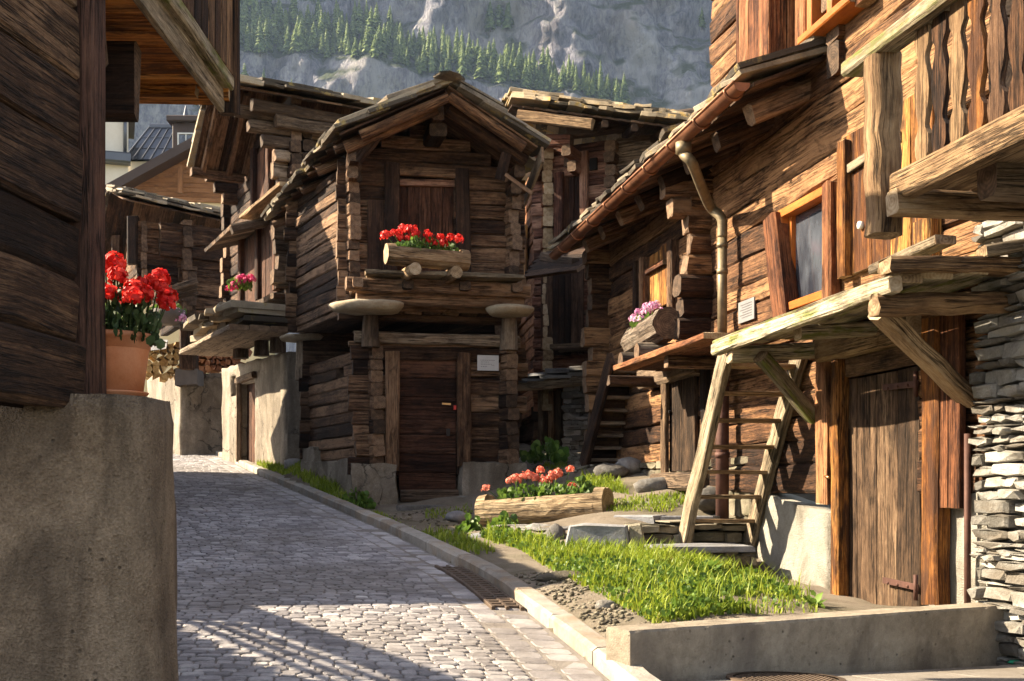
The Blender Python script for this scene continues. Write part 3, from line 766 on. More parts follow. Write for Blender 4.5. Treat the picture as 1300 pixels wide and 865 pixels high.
# ------------------------------------------------------------------ far village houses
def far_window(W, root, u0, u1, z0, z1, shutter=None, cross=True, out=.02):
    f = MB(); t_ = .07
    for a, b, c, d in ((u0, u1, z1 - t_, z1), (u0, u1, z0, z0 + t_), (u0, u0 + t_, z0 + t_, z1 - t_), (u1 - t_, u1, z0 + t_, z1 - t_)): 
        beam(f, W.pt(a, (c + d) / 2, out), W.pt(b, (c + d) / 2, out), .1, d - c, jit=0, ch=.05)
    if cross: beam(f, W.pt((u0 + u1) / 2, z0 + t_, out), W.pt((u0 + u1) / 2, z1 - t_, out), .06, .05, up=W.d, jit=0)
    fr = f.build('window', 'white_paint', root); fr.data.materials.append(MATS['white_paint'])
    g = MB(); vs = [W.pt(a, b, out - .02) for a, b in ((u0, z0), (u1, z0), (u1, z1), (u0, z1))]; g.add(vs, [[0, 1, 2, 3]], [[(0, 0)] * 4], .5); g.build('pane', 'glass', fr)
    return fr
# orange chalet with yellow ground floor
W = Wall((-18.0, 42), (1, .12)); rt = empty('chalet', W.pt(4, 3.2), 'orange boarded chalet gable over a cream wall, beyond the small log barn', 'house')
mb = MB(); zt = W.z(150, 250); zb = 3.0
ua, ub = W.u(90), W.u(330); um = W.u(300)
mb.add([W.pt(ua, zb), W.pt(ub, zb), W.pt(ub, zt + .0), W.pt(ua, zt)] + [W.pt(ua, zb, -7), W.pt(ub, zb, -7), W.pt(ub, zt, -7), W.pt(ua, zt, -7)], [[0, 1, 2, 3], [1, 5, 6, 2], [5, 4, 7, 6], [4, 0, 3, 7]], [[(0, 0), (1, 0), (1, 1), (0, 1)]] * 4, .5)
mb.build('wall', 'plaster_yellow', rt)
mb = MB(); z0 = W.z(200, 256)
def chal_top(u): 
    a = W.at(132, 262); b = W.at(252, 196); c = (a[1] + (b[1] - a[1]) * (u - a[0]) / (b[0] - a[0])); pk = W.u(305); 
    return c if u < pk else 2 * (a[1] + (b[1] - a[1]) * (pk - a[0]) / (b[0] - a[0])) - c
n_b = 26
for i in range(n_b):
    za = z0 + i * .17; zbm = za + .085
    us_ = [u for u in np.arange(ua - .3, ub + 3, .1) if chal_top(u) > zbm - .16]
    if us_ and us_[-1] - us_[0] > .3: beam(mb, W.pt(us_[0], zbm, .06), W.pt(us_[-1], zbm, .06), .06, .165, jit=.002, seg=3)
mb.build('gable', 'wood_chalet', rt)
mb = MB(); pk = W.u(305); 
for a, b in ((ua - 1.5, pk), (pk, pk + (pk - ua) + 1.5)):
    q = [W.pt(a, chal_top(a) + .02, .95), W.pt(a, chal_top(a) + .02, -7), W.pt(b, chal_top(b) + .02, -7), W.pt(b, chal_top(b) + .02, .95)]
    n = (q[1] - q[0]).cross(q[3] - q[0]); n = n if n.z > 0 else -n; n.normalize()
    prism(mb, [p + n * .32 for p in (q if (q[1] - q[0]).cross(q[3] - q[0]).z > 0 else q[::-1])], n, .30)
mb.build('roof', 'roof_dark', rt)
mb = MB(); 
for px in (228,): 
    u, z = W.at(px, 226, .7); beam(mb, W.pt(u, z - .5, .5), W.pt(u, z + .45, .5), .18, .12, up=W.n, jit=.002)
mb.build('roof_bracket', 'wood_chalet', rt)
u0, z1 = W.at(141, 250); u1, zq = W.at(156, 288); mb = MB(); planks(mb, W, u0, u1, zq - .5, z1, .08, 2, jit=.001); s_ = mb.build('shutter', 'green_paint', rt); s_.data.materials.append(MATS['green_paint'])
far_window(W, rt, u1 + .05, u1 + 1.1, zq - .5, z1)
# cream apartment house
W = Wall((-21, 55.2), (1, .335)); rt = empty('apartment_house', W.pt(1, 4), 'tall cream house seen between the dark post and the metal roof', 'house')
mb = MB(); ua, ub = W.u(60), W.u(163); z1 = W.z(150, 128); zm = W.z(150, 198)
mb.add([W.pt(ua, 2), W.pt(ub, 2), W.pt(ub, z1), W.pt(ua, z1), W.pt(ua, 2, -6), W.pt(ub, 2, -6), W.pt(ub, z1, -6), W.pt(ua, z1, -6)], [[0, 1, 2, 3], [1, 5, 6, 2], [3, 2, 6, 7], [4, 0, 3, 7], [5, 4, 7, 6]], [[(0, 0), (1, 0), (1, 1), (0, 1)]] * 5, .5)
mb.build('wall', 'plaster_cream', rt)
mb = MB(); beam(mb, W.pt(ua, zm - .2, .3), W.pt(ub + .1, zm - .2, .3), .7, .5, jit=.0, seg=9); mb.build('balcony', 'metal_roof', rt)
mb = MB(); tube(mb, [W.pt(ub - .15, zm, .12), W.pt(ub - .15, z1, .12)], .08); mb.build('downpipe', 'metal_roof', rt)
mb = MB(); beam(mb, W.pt(ua - .3, z1 + .15, -2.8), W.pt(ub + .35, z1 + .15, -2.8), 7, .3, jit=0, seg=9); mb.build('roof', 'roof_dark', rt)
# house with seamed metal roof, dormer and turret
W = Wall((-21, 62), (1, .02)); rt = empty('metal_roofed_house', W.pt(2, 4), 'house with seamed grey metal mansard roof, dormer and pointed turret', 'house')
ua, zb = W.at(160, 205); ub, _ = W.at(330, 205); z1 = W.z(200, 152)
mb = MB(); mb.add([W.pt(ua, 3), W.pt(ub, 3), W.pt(ub, zb), W.pt(ua, zb), W.pt(ua, 3, -8), W.pt(ub, 3, -8), W.pt(ub, zb, -8), W.pt(ua, zb, -8)], [[0, 1, 2, 3], [1, 5, 6, 2], [4, 0, 3, 7], [5, 4, 7, 6]], [[(0, 0), (1, 0), (1, 1), (0, 1)]] * 4, .5); mb.build('wall', 'plaster_cream', rt)
mb = MB(); e = W.u(178) ; tz = z1
low = [W.pt(ua, zb, .4), W.pt(ub, zb, .4), W.pt(ub, zb, -8.4), W.pt(ua, zb, -8.4)]; ins = W.u(182) - W.u(160)
top = [W.pt(ua + ins, tz, -1.2), W.pt(ub - ins, tz, -1.2), W.pt(ub - ins, tz, -6.8), W.pt(ua + ins, tz, -6.8)]
mb.add(low + top, [[0, 1, 5, 4], [1, 2, 6, 5], [2, 3, 7, 6], [3, 0, 4, 7], [4, 5, 6, 7]], [[(0, 0), (1, 0), (1, 1), (0, 1)]] * 5, .5)
for i in range(16):
    s = i / 15; a = low[0].lerp(low[1], s); b = top[0].lerp(top[1], s); a_ = W.n; beam(mb, a + a_ * .03, b + a_ * .03, .05, .06, jit=0, mi=(0, 0), seg=9)
for k in (.33, .66): beam(mb, low[0].lerp(top[0], k) + W.n * .02, low[1].lerp(top[1], k) + W.n * .02, .03, .03, jit=0, mi=(0, 0), seg=9)
beam(mb, top[0], top[1], .25, .25, jit=0, mi=(0, 0), seg=9); mb.build('roof', 'metal_roof', rt)
mb = MB(); u0, zt = W.at(222, 160); u1, z0 = W.at(262, 192); beam(mb, W.pt((u0 + u1) / 2, z0 - .6, -.6), W.pt((u0 + u1) / 2, zt, -.6), u1 - u0, 2.2, up=W.n, jit=0, ch=.02, mi=(0, 0)); beam(mb, W.pt(u0 - .2, zt + .15, -.55), W.pt(u1 + .2, zt + .15, -.55), 2.9, .3, jit=0, mi=(0, 0)); dm = mb.build('dormer', 'roof_dark', rt)
far_window(W, rt, W.u(229), W.u(250), z0 - .35, W.z(240, 173), out=.56)
mb = MB(); u, z = W.at(236, 160, -3); c = W.pt(u, z - 1.9, -3); lathe(mb, c, [(.75, 0), (.75, 1.0), (.85, 1.05), (.5, 1.5), (.2, 2.2), (.03, 3.0), (0, 3.05)], 8, r=.4); mb.build('turret', 'metal_roof', rt)
# ------------------------------------------------------------------ house on the left
rt = empty('log_house', (-2.4, 4.9, 2.0), 'near dark log house at the left edge with jutting orange boarded floor', 'house')
W = Wall((-1.845, 5.2), (-.1, -1), flip=True)          # u grows towards the camera
if W.n.x < 0: W.n = -W.n
mb = MB()
logs(mb, W, .12, 3.6, 1.93, 7.4, h=.29, th=.2, e0=0, e1=.1, zoff=.29, jit=.02, eseed=0)
W2 = Wall((-1.87, 5.2), (-1, .1)); W2.n = V(.1, 1, 0).normalized()
logs(mb, W2, .1, 3, 2.05, 4.2, h=.29, th=.18, e0=0, e1=.1, jit=.01, eseed=0)
mb.build('log_wall', 'wood_fence', rt)
mb = MB(); beam(mb, W.pt(.02, 1.965, -.05), W.pt(.02, 7.4, -.05), .2, .17, up=W.n, jit=.008); mb.build('corner_post', 'wood_russet_dark', rt)
# jutting upper floor: boards seen from below
zf = 4.03
mb = MB()
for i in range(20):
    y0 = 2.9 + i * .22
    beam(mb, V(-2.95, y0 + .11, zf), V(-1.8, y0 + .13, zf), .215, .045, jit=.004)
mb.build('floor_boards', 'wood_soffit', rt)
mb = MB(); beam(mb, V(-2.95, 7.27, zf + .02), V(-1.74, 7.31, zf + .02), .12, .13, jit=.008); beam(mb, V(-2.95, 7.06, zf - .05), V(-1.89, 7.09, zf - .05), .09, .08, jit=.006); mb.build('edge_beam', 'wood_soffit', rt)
mb = MB(); beam(mb, V(-1.79, 2.7, zf - .045), V(-1.79, 7.31, zf - .045), .036, .135, jit=.006, seg=.6); mb.build('fascia_board', 'wood_grey', rt)
mb = MB(); beam(mb, V(-1.75, 2.7, zf + .068), V(-1.75, 7.29, zf + .068), .072, .09, jit=.006); mb.build('sill_beam', 'wood_mossy', rt)
mb = MB(); beam(mb, V(-2.95, 5.8, zf - .20), V(-2.04, 5.82, zf - .20), .27, .27, jit=.01); mb.build('bracket_beam', 'wood_dark', rt)
mb = MB(); beam(mb, V(-2.95, 5.97, zf - .44), V(-2.14, 5.98, zf - .44), .2, .17, jit=.014, ch=.3); mb.build('bracket_beam', 'wood_fence', rt)
mb = MB(); beam(mb, V(-2.95, 6.15, zf - .31), V(-1.96, 6.17, zf - .31), .12, .40, jit=.01); mb.build('bracket_beam', 'wood_dark', rt)
for i in range(30):
    y0 = 2.97 + i * .1465
    mb = MB(); beam(mb, V(-1.735, y0, zf + .12), V(-1.735, y0, zf + 1.45 + U(-.01, .01)), .13, .027, up=V(1, 0, 0), jit=.003); mb.build('railing_board', 'wood_fence', rt)
mb = MB(); beam(mb, V(-1.755, 7.335, zf - .11), V(-1.755, 7.335, zf + 1.58), .12, .09, jit=.006); mb.build('railing_post', 'wood_fence', rt)
mb = MB(); beam(mb, V(-1.735, 2.8, zf + 1.51), V(-1.735, 7.38, zf + 1.51), .13, .08, jit=.006); mb.build('handrail', 'wood_fence', rt)
# plinth wall
mb = MB()
pl = [(-4.6, 4.3), (-1.9, 4.93), (-1.66, 5.0), (-1.57, 5.1), (-1.545, 5.22), (-1.56, 5.4), (-1.73, 6.0), (-4.6, 7.0)]
zt = [2.0, 2.0, 2.0, 1.995, 1.985, 2.0, 2.03, 2.03]; vs = []; nl = 22; res = []
dens = []
for (a, b), (c, d), za, zb in zip(pl, pl[1:] + pl[:1], zt, zt[1:] + zt[:1]):
    k = max(1, int(math.hypot(c - a, d - b) / .06))
    for i in range(k): s = i / k; dens.append((a + (c - a) * s, b + (d - b) * s, za + (zb - za) * s))
K = len(dens)
for j in range(nl + 1):
    f = j / nl
    for (x, y, z) in dens:
        b_ = V(x, y, -.2 + (z + .2) * f); n_1 = .022 * mnoise.noise(b_ * 2.2) + .009 * mnoise.noise(b_ * 9)
        ctr = V(-3, 5.6, 0); o_ = V(x, y, 0) - ctr; o_.normalize(); bulge = .05 * (1 - f)
        rnd_ = -.02 if j == nl else 0
        vs.append(V(x, y, b_.z + (n_1 * .6 if j == nl else 0)) + o_ * (n_1 + bulge + rnd_))
fs = [[j*K + i, j*K + (i + 1) % K, (j+1)*K + (i + 1) % K, (j+1)*K + i] for j in range(nl) for i in range(K)] + [[nl*K + i for i in range(K)]]
mb.add(vs, fs, [[(0, 0)] * len(f) for f in fs], .5, 0, True)
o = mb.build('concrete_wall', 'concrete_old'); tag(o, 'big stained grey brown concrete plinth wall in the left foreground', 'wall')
# ------------------------------------------------------------------ flowerpot on the plinth
pc = P(141, 500, 5.45); pc = V(pc.x, 5.45, 2.012)
rt = empty('flowerpot', pc, 'terracotta flowerpot with saucer on the concrete wall beside the dark post', 'flowerpot')
mb = MB(); lathe(mb, pc, [(0, .02), (.125, .02), (.142, .022), (.168, .225), (.169, .228), (.175, .228), (.178, .27), (.186, .272), (.190, .284), (.187, .297), (.176, .298), (.168, .288), (.16, .24), (0, .24)], 56); mb.build('pot', 'terracotta', rt)
mb = MB(); lathe(mb, pc, [(0, .0), (.135, .0), (.165, .022), (.168, .03), (.16, .031), (.14, .014), (0, .013)], 56); mb.build('saucer', 'terracotta', rt)
mb = MB(); lathe(mb, pc + V(0, 0, .262), [(0, .012), (.1, .01), (.172, 0)], 30); mb.build('soil', 'soil', rt)
def Q(px, py, Y=5.45): p = P(px, py, Y); return (p.x - pc.x, p.y - pc.y, p.z - (pc.z + .26))
heads = [Q(146, 333), (Q(134, 341)), Q(149, 351, 5.4), Q(137, 372, 5.35), Q(170, 367, 5.35), Q(180, 360, 5.4), Q(184, 374, 5.35), Q(168, 378, 5.3), Q(196, 356, 5.45), Q(206, 366, 5.42), Q(213, 376, 5.4), Q(212, 386, 5.38), Q(188, 361, 5.5), Q(203, 354, 5.5)]
flowers('potted_geranium', 'bushy red geranium growing in the terracotta pot on the concrete wall', 'plant', pc + V(0, 0, .26), (1, 0), .40, .40, .24, 620, heads, 'petal_red', .043, .042, 'leaf_dark', npet=60, trail=16)

# ------------------------------------------------------------------ shared bits for the barns
def jamb(W, u, z0, z1, w, parent, mat='wood_dark', out=.05, th=.09, lean=0, name='door_jamb'):
    mb = MB(); beam(mb, W.pt(u - lean, z0, out - th/2), W.pt(u + lean, z1, out - th/2), w, th, up=W.n, jit=.008); return mb.build(name, mat, parent)
def lay(mb, W, u0, u1, z, depth, th, out0=0, n=3, gap=.01, jit=.008, rag=.06, slope=0, mi=(0, 1)):
    """shelf of boards lying along the wall"""
    w = depth / n
    for i in range(n):
        o = out0 + w * (i + .5)
        beam(mb, W.pt(u0 + U(-rag, rag), z - slope * (i + .5) / n, o), W.pt(u1 + U(-rag, rag), z - slope * (i + .5) / n, o), w - gap, th * U(.85, 1.15), jit=jit, mi=mi)
def log_planter(name, label, a, b, rad, sup, parent_mat='wood_log', frontcut=.62, root=None, group=None, end='end_pale', split=None):
    """half-hollowed log from a to b; sup = list of (t, length, radius) short supporting logs"""
    a = Vector(a); b = Vector(b); ctr = (a + b) / 2
    e = empty(name, V(ctr.x, ctr.y, min(a.z, b.z) - rad), label, 'planter', group)
    d = (b - a).normalized(); s = V(d.y, -d.x, 0).normalized(); u = s.cross(d); u = u if u.z > 0 else -u
    L = (b - a).length; n = 22; m = 14; mb = MB(); vs = []; fs = []; us = []; ec = .11
    lip = .68
    st = [0, ec, ec + .004] + [ec + (L - 2*ec) * k / m for k in range(1, m)] + [L - ec - .004, L - ec, L]
    offs = [U(-.012, .012) * rad * 6 for _ in range(n + 1)]
    def ring(t_, full):
        c = a + d * t_; out = []
        for i in range(n + 1):
            an = math.pi * 2 * i / n + math.pi / 2
            x, y = math.cos(an) * (rad + offs[i % n]), math.sin(an) * (rad + offs[i % n])
            if not full: y = min(y, rad * lip)
            if abs(t_) < .001 or abs(t_ - L) < .001: x *= .95; y *= .95
            out.append(c + s * (x + U(-.004, .004)) + u * (y + U(-.004, .004)))
        return out
    fulls = [True, True, False] + [False] * (m - 1) + [False, True, True]
    for t_, f in zip(st, fulls): vs += ring(t_, f)
    N = n + 1; ov = U(0, 30)
    for k in range(len(st) - 1):
        for i in range(n):
            fs.append([k*N + i, k*N + i + 1, (k+1)*N + i + 1, (k+1)*N + i]); us.append([(st[k], ov + rad*6.28*i/n), (st[k], ov + rad*6.28*(i+1)/n), (st[k+1], ov + rad*6.28*(i+1)/n), (st[k+1], ov + rad*6.28*i/n)])
    mb.add(vs, fs, us, .5, 0, False)
    for k, sg in ((0, -1), (len(st) - 1, 1)):
        q = vs[k*N:k*N + n]; c = a + d * st[k]
        mb.add(q, [list(range(n))], [[((p - c).dot(s), (p - c).dot(u)) for p in q]], .6, 1)
    mb.build('log', [parent_mat, end], e)
    mb = MB(); prism(mb, [a + d * t_ + s * x + u * rad * lip * 1.02 for t_, x in ((ec + .02, -rad * .72), (L - ec - .02, -rad * .72), (L - ec - .02, rad * .72), (ec + .02, rad * .72))], u, .02, .004); mb.build('soil', 'soil', e)
    for (t_, ll, rr) in sup:
        c = a + d * L * t_ - u * (rad + rr * .82); mb = MB(); pole(mb, c - s * ll * .5, c + s * ll * .5, rr, rr * .95, n=14, jit=.008, seg=.15); mb.build('support_log', [parent_mat, end], e)
    return e, d, s, u

def disc_stilt(root, c, rad, zb, prad=.11, th=.10, back=0):
    """wooden stilt carrying a flat round stone"""
    mb = MB(); c = Vector(c)
    pole(mb, V(c.x, c.y + back, zb), c + V(0, back, 0), prad * 1.1, prad * .92, n=12, jit=.012, seg=.15)
    mb.build('stilt', 'wood_pale', root)
    mb = MB(); k = 18; ph = U(0, 6)
    top_ = []; 
    for i in range(k):
        a = 2 * math.pi * i / k; q = rad * (1 + .10 * math.sin(2 * a + ph) + .05 * math.sin(5 * a + ph * 2) + U(-.02, .02)); top_.append(c + V(math.cos(a) * q, math.sin(a) * q * .92, th))
    vs = []; fs = []; us = []
    for sc, dz in ((.0, .012), (.6, .006), (.93, 0), (1.0, -.022), (.98, -.05), (.86, -th * .9), (.5, -th * 1.02), (0, -th * 1.02)):
        for p in top_: e = p - (c + V(0, 0, th)); vs.append(c + V(0, 0, th) + e * sc + V(U(-.006, .006), U(-.006, .006), dz + .012 * mnoise.noise(e * 4 + c)))
    for j in range(7):
        for i in range(k): f = [j*k + i, j*k + (i+1) % k, (j+1)*k + (i+1) % k, (j+1)*k + i]; fs.append(f); us.append([(0, 0)] * 4)
    mb.add(vs, fs, us, R(), 0, True); mb.build('stone_disc', 'stone_disc', root)

# ------------------------------------------------------------------ the barn in the middle
cb = empty('stilt_barn', (-1.3, 16.6, 1.5), 'dark log barn on stone-capped stilts with red flowers before its upper door', 'barn')
Fr = Wall((-2.24, 16), (1, .2)); Sd = Wall((-2.24, 16), (-.507, 1), flip=True)
if Sd.n.x > 0: Sd.n = -Sd.n
wid = 2.34; dep = 2.4
LF, LB, AF, RF = P(437, 168, 15.25), P(343, 284, 19.3), P(570, 110, 15.3), P(683, 187, 15.7)
AB = AF + (LB - LF); RB_ = RF + (LB - LF)
roofL = (LF, LB, AB, AF); roofR = (RF, RB_, AB, AF)
zL, zA, zR = LF.z - .10, AF.z - .10, RF.z - .12
uA = 1.16
def lim_front(z):
    a, b = -.13, wid + .13
    if z > zL - .06: a = max(a, -.13 + (z - zL + .06) / (zA - zL) * (uA + .1))
    if z > zR - .1: b = min(b, wid + .13 - (z - zR + .1) / (zA - zR) * (wid - uA + .1))
    return a + U(-.02, .02), b + U(-.02, .02)
d0, d1 = Fr.u(503), Fr.u(577); zd0, zd1 = Fr.z(540, 345), Fr.z(540, 222)
mb = MB(); logs(mb, Fr, 0, wid, 4.02, zA, h=.185, th=.15, lim=lim_front, holes=[(d0, d1, zd0 - .2, zd1)], jit=.008); 
vs = [Fr.pt(.05, 4.05, -.12), Fr.pt(wid - .05, 4.05, -.12), Fr.pt(wid - .05, zR - .1, -.12), Fr.pt(uA, zA - .08, -.12), Fr.pt(.05, zL - .08, -.12)]; mb.add(vs, [[0, 1, 2, 3, 4]], [[(0, 0)] * 5], .1)
mb.build('front_wall', 'wood_barn', cb)
mb = MB(); logs(mb, Sd, 0, dep, 4.0, zL - .05, h=.15, th=.15, e0=.13, e1=.13, jit=.012, zoff=.08, gap=.004); mb.build('side_wall', 'wood_barn', cb)
Rw = Wall(Fr.pt(wid, 0).xy, (-.507, 1)); 
mb = MB(); logs(mb, Rw, 0, dep, 4.0, zR - .05, h=.18, th=.15, e0=.13, e1=.13, zoff=.09); mb.build('side_wall', 'wood_barn', cb)
Bk = Wall(Sd.pt(dep, 0).xy, (1, .2)); mb = MB(); logs(mb, Bk, 0, wid, 4.0, zR, h=.2, th=.15, out=.05); mb.build('back_wall', 'wood_barn', cb)
# corner planks on the front
for (ua_, wd) in ((-.02, .16), (.14, .10)):
    pass
dr = MB(); planks(dr, Fr, d0, d1, zd0 - .1, zd1 - .05, -.05, 5); door = dr.build('door', 'wood_door', cb)
mb = MB(); beam(mb, Fr.pt(d0, Fr.z(540, 233), -.02), Fr.pt(d1, Fr.z(540, 231), -.02), .05, .09); mb.build('batten', 'wood_red', door)
jamb(Fr, Fr.u(496), zd0 - .15, Fr.z(490, 208), .20, cb, 'wood_dark', .10, .10, lean=.02)
jamb(Fr, Fr.u(587), zd0 - .15, Fr.z(585, 216), .19, cb, 'wood_dark', .10, .10, lean=-.02)
mb = MB(); beam(mb, Fr.pt(Fr.u(490), zd1 + .03, .03), Fr.pt(Fr.u(590), zd1 + .02, .03), .10, .12); mb.build('door_lintel', 'wood_barn', cb)
mb = MB(); planks(mb, Fr, Fr.u(466), Fr.u(487), 4.2, Fr.z(470, 255), .06, 1, .05); mb.build('cover_board', 'wood_dark', cb)
# roof
mb = MB(); deck(mb, roofL, 13); deck(mb, roofR, 13); mb.build('roof_boards', 'wood_barn', cb)
mb = MB(); slabs(mb, roofL, .30, .42, .04, .05, .10); slabs(mb, roofR, .30, .42, .04, .05, .10); slabs(mb, tuple(p + V(0, 0, .05) for p in roofL), .5, .5, .04, .06, .08); slabs(mb, tuple(p + V(0, 0, .05) for p in roofR), .5, .5, .04, .06, .08)
for i in range(7):
    a = AF.lerp(AB, i / 7) + V(0, 0, .085); boulder(mb, a, .2, .34, .03)
mb.build('roof_slabs', 'roof_slate', cb)
for q, f in ((roofL, 1), (roofR, -1)):
    for off, (ta, tb), rr in ((.02, (.16, 1.0), .075), (.30, (.06, .94), .085)):
        s = off * .18
        a = bil(q, s, ta) - V(0, 0, .13 if off < .1 else .17); b = bil(q, s, tb) - V(0, 0, .13 if off < .1 else .17)
        mb = MB(); pole(mb, a, b, rr, rr * .9, jit=.01, n=10); mb.build('verge_pole', 'wood_house', cb)
for k in range(5):
    s = .08 + k * .21; a = bil(roofL, s, -.02) - V(0, 0, .11); b = bil(roofL, s, .5) - V(0, 0, .13); mb = MB(); pole(mb, a, b, .062, .07, jit=.008, n=9); mb.build('rafter', 'wood_barn', cb)
mb = MB(); a = Fr.pt(uA, zA - .13, .62); beam(mb, a, Fr.pt(uA, zA - .13, -.1), .17, .2, jit=.01); beam(mb, a + V(0, .1, -.20), Fr.pt(uA, zA - .33, -.1), .24, .18, jit=.01); mb.build('ridge_beam', 'wood_dark', cb)
for u_, zz in ((.06, zL - .1), (wid - .06, zR - .12)):
    mb = MB(); beam(mb, Fr.pt(u_, zz - .02, .55), Fr.pt(u_, zz - .02, -.1), .15, .17, jit=.01); beam(mb, Fr.pt(u_, zz - .19, .32), Fr.pt(u_, zz - .19, -.1), .15, .16, jit=.01); mb.build('purlin', 'wood_barn', cb)
mb = MB(); a = P(455, 190, 15.4); beam(mb, P(452, 203, 15.55), P(478, 170, 15.5), .14, .16, jit=.01); mb.build('brace', 'wood_barn', cb)
mb = MB(); beam(mb, P(634, 228, 15.75), P(643, 195, 15.7), .10, .12, jit=.01); beam(mb, P(642, 222, 15.6), P(676, 246, 15.5), .06, .05); mb.build('brace', 'wood_barn', cb)
mb = MB(); beam(mb, P(689, 196, 15.7), P(662, 262, 17.2), .04, .22, jit=.008); mb.build('barge_board', 'wood_pale', cb)
# shelf in front of the door
mb = MB(); zs_ = Fr.z(560, 349, .8)
lay(mb, Fr, Fr.u(466, .75), Fr.u(660, .75), zs_, .95, .05, -.05, 4, rag=.03); mb.build('shelf', 'wood_grey', cb)
mb = MB(); beam(mb, Fr.pt(-.05, zs_ - .13, .62), Fr.pt(wid + .05, zs_ - .15, .62), .16, .17, jit=.014); beam(mb, Fr.pt(.1, zs_ - .26, .45), Fr.pt(wid, zs_ - .27, .45), .2, .2, jit=.014); mb.build('shelf_beam', 'wood_barn', cb)
for u_ in (.1, .75, 1.5, 2.2):
    mb = MB(); beam(mb, Fr.pt(u_, zs_ - .14, -.1), Fr.pt(u_, zs_ - .13, .8), .14, .12, jit=.01); mb.build('shelf_joist', 'wood_barn', cb)
# floor above the stilts
mb = MB(); 
for i in range(9): a = Fr.pt(wid * (i + .5) / 9, 4.02, -.05); beam(mb, a, a + V(-.507, 1, 0).normalized() * (dep - .1), wid / 9 - .01, .06)
beam(mb, Fr.pt(-.1, 3.98 + .0, -.25), Fr.pt(wid + .1, 3.98, -.25), .2, .14); mb.build('floor', 'wood_dark', cb)
# stilts with stone discs
zlt = Fr.z(540, 435)
disc_stilt(cb, P(467, 397, 15.62), .47, zlt - .1, .115, .12, .3)
disc_stilt(cb, P(647, 401, 16.0), .36, zlt - .1, .115, .11, .3)
disc_stilt(cb, P(384, 434, 18.6), .36, 3.3, .10, .09)
disc_stilt(cb, P(560, 400, 18.7), .4, 3.3, .10, .09)
# lower storey
lo = Wall(Fr.pt(.30, 0).xy, (1, .2)); lw = 1.98; Ls = Wall(Fr.pt(.30, 0).xy, (-.507, 1)); Ls.n = Sd.n
q0, q1 = lo.u(507), lo.u(579); zq0, zq1 = lo.z(540, 624), lo.z(540, 456)
mb = MB(); logs(mb, lo, 0, lw, 1.75, zlt, h=.22, th=.17, e0=.2, e1=.16, holes=[(q0 - .02, q1 + .02, 0, zq1)], jit=.015, eseed=.08); mb.build('lower_front_wall', 'wood_barn', cb)
mb = MB(); beam(mb, lo.pt(-.2, zlt + .06, .0), lo.pt(lw + .1, zlt + .03, .0), .2, .15, jit=.015); mb.build('top_beam', 'wood_pale', cb)
mb = MB(); wu0, wz1 = Ls.at(437, 470); wu1, wz0 = Ls.at(428, 488)
logs(mb, Ls, 0, 2.7, 1.9, zlt - .05, h=.17, th=.17, e0=.14, e1=.18, zoff=.1, holes=[(wu0, wu1, wz0, wz1)], jit=.012); mb.build('lower_side_wall', 'wood_barn', cb)
mb = MB(); Lr = Wall(lo.pt(lw, 0).xy, (-.507, 1)); logs(mb, Lr, 0, 2.7, 1.8, zlt - .05, h=.2, th=.17, e0=.2, e1=.1, zoff=.1, jit=.014); mb.build('lower_side_wall', 'wood_barn', cb)
mb = MB(); Lb = Wall(Ls.pt(2.7, 0).xy, (1, .2)); logs(mb, Lb, 0, lw, 1.9, 4.55, h=.2, th=.17); mb.build('lower_back_wall', 'wood_dark', cb)
dr = MB(); planks(dr, lo, q0, q1, zq0, zq1, -.03, 7, .05, vert=False); door = dr.build('lower_door', 'wood_door', cb)
mb = MB(); a = lo.at(570, 513); beam(mb, lo.pt(a[0] - .10, a[1], .03), lo.pt(a[0] + .02, a[1] - .005, .03), .02, .03, jit=.001); hd = mb.build('handle', ['brass'], door); hd.data.materials.append(MATS['brass'])
mb = MB(); a = lo.at(577, 516); box(mb, lo.pt(a[0], a[1] - .05, .04), .035, .02, .06, lo.d, bev=.005); mb.build('padlock', 'lock_red', door)
mb = MB(); a = lo.at(569, 549); box(mb, lo.pt(a[0], a[1] - .05, .0), .05, .012, .10, lo.d); mb.build('keyhole_plate', 'iron_dark', door)
jamb(lo, lo.u(497.5), lo.z(497, 598), lo.z(497, 447), .19, cb, 'wood_barn', .08, .12)
jamb(lo, lo.u(588.5), lo.z(588, 592), lo.z(588, 449), .19, cb, 'wood_barn', .08, .12)
# footings
def lump(mb, c, sx, sy, sz, ax, amp=.03, n=10):
    ax = Vector((ax[0], ax[1], 0)).normalized(); ay = V(-ax.y, ax.x, 0); c = Vector(c)
    def face(o, e1, e2, k1, k2):
        vs = []; nn = e1.cross(e2).normalized()
        for j in range(k2 + 1):
            for i in range(k1 + 1):
                p = o + e1 * i / k1 + e2 * j / k2; q = mnoise.noise_vector(p * 3) * amp + mnoise.noise_vector(p * 11) * amp * .35; vs.append(p + q)
        fs = [[j*(k1+1) + i, j*(k1+1) + i + 1, (j+1)*(k1+1) + i + 1, (j+1)*(k1+1) + i] for j in range(k2) for i in range(k1)]
        mb.add(vs, fs, [[(0, 0)] * 4] * len(fs), .5, 0, True)
    X, Y_, Z = ax * sx, ay * sy, V(0, 0, sz); o = c - X / 2 - Y_ / 2; kx, ky, kz = [max(2, int(q / .07)) for q in (sx, sy, sz)]
    face(o, X, Z, kx, kz); face(o + Y_ + X, -X, Z, kx, kz); face(o + X, Y_, Z, ky, kz); face(o + Y_, -Y_, Z, ky, kz); face(o + Z, X, Y_, kx, ky)
mb = MB(); lump(mb, lo.pt(.06, 1.15, .02), .58, .45, .78, lo.d, .05); mb.build('footing', 'concrete_pale', cb, label='pale rough block under the left door post')
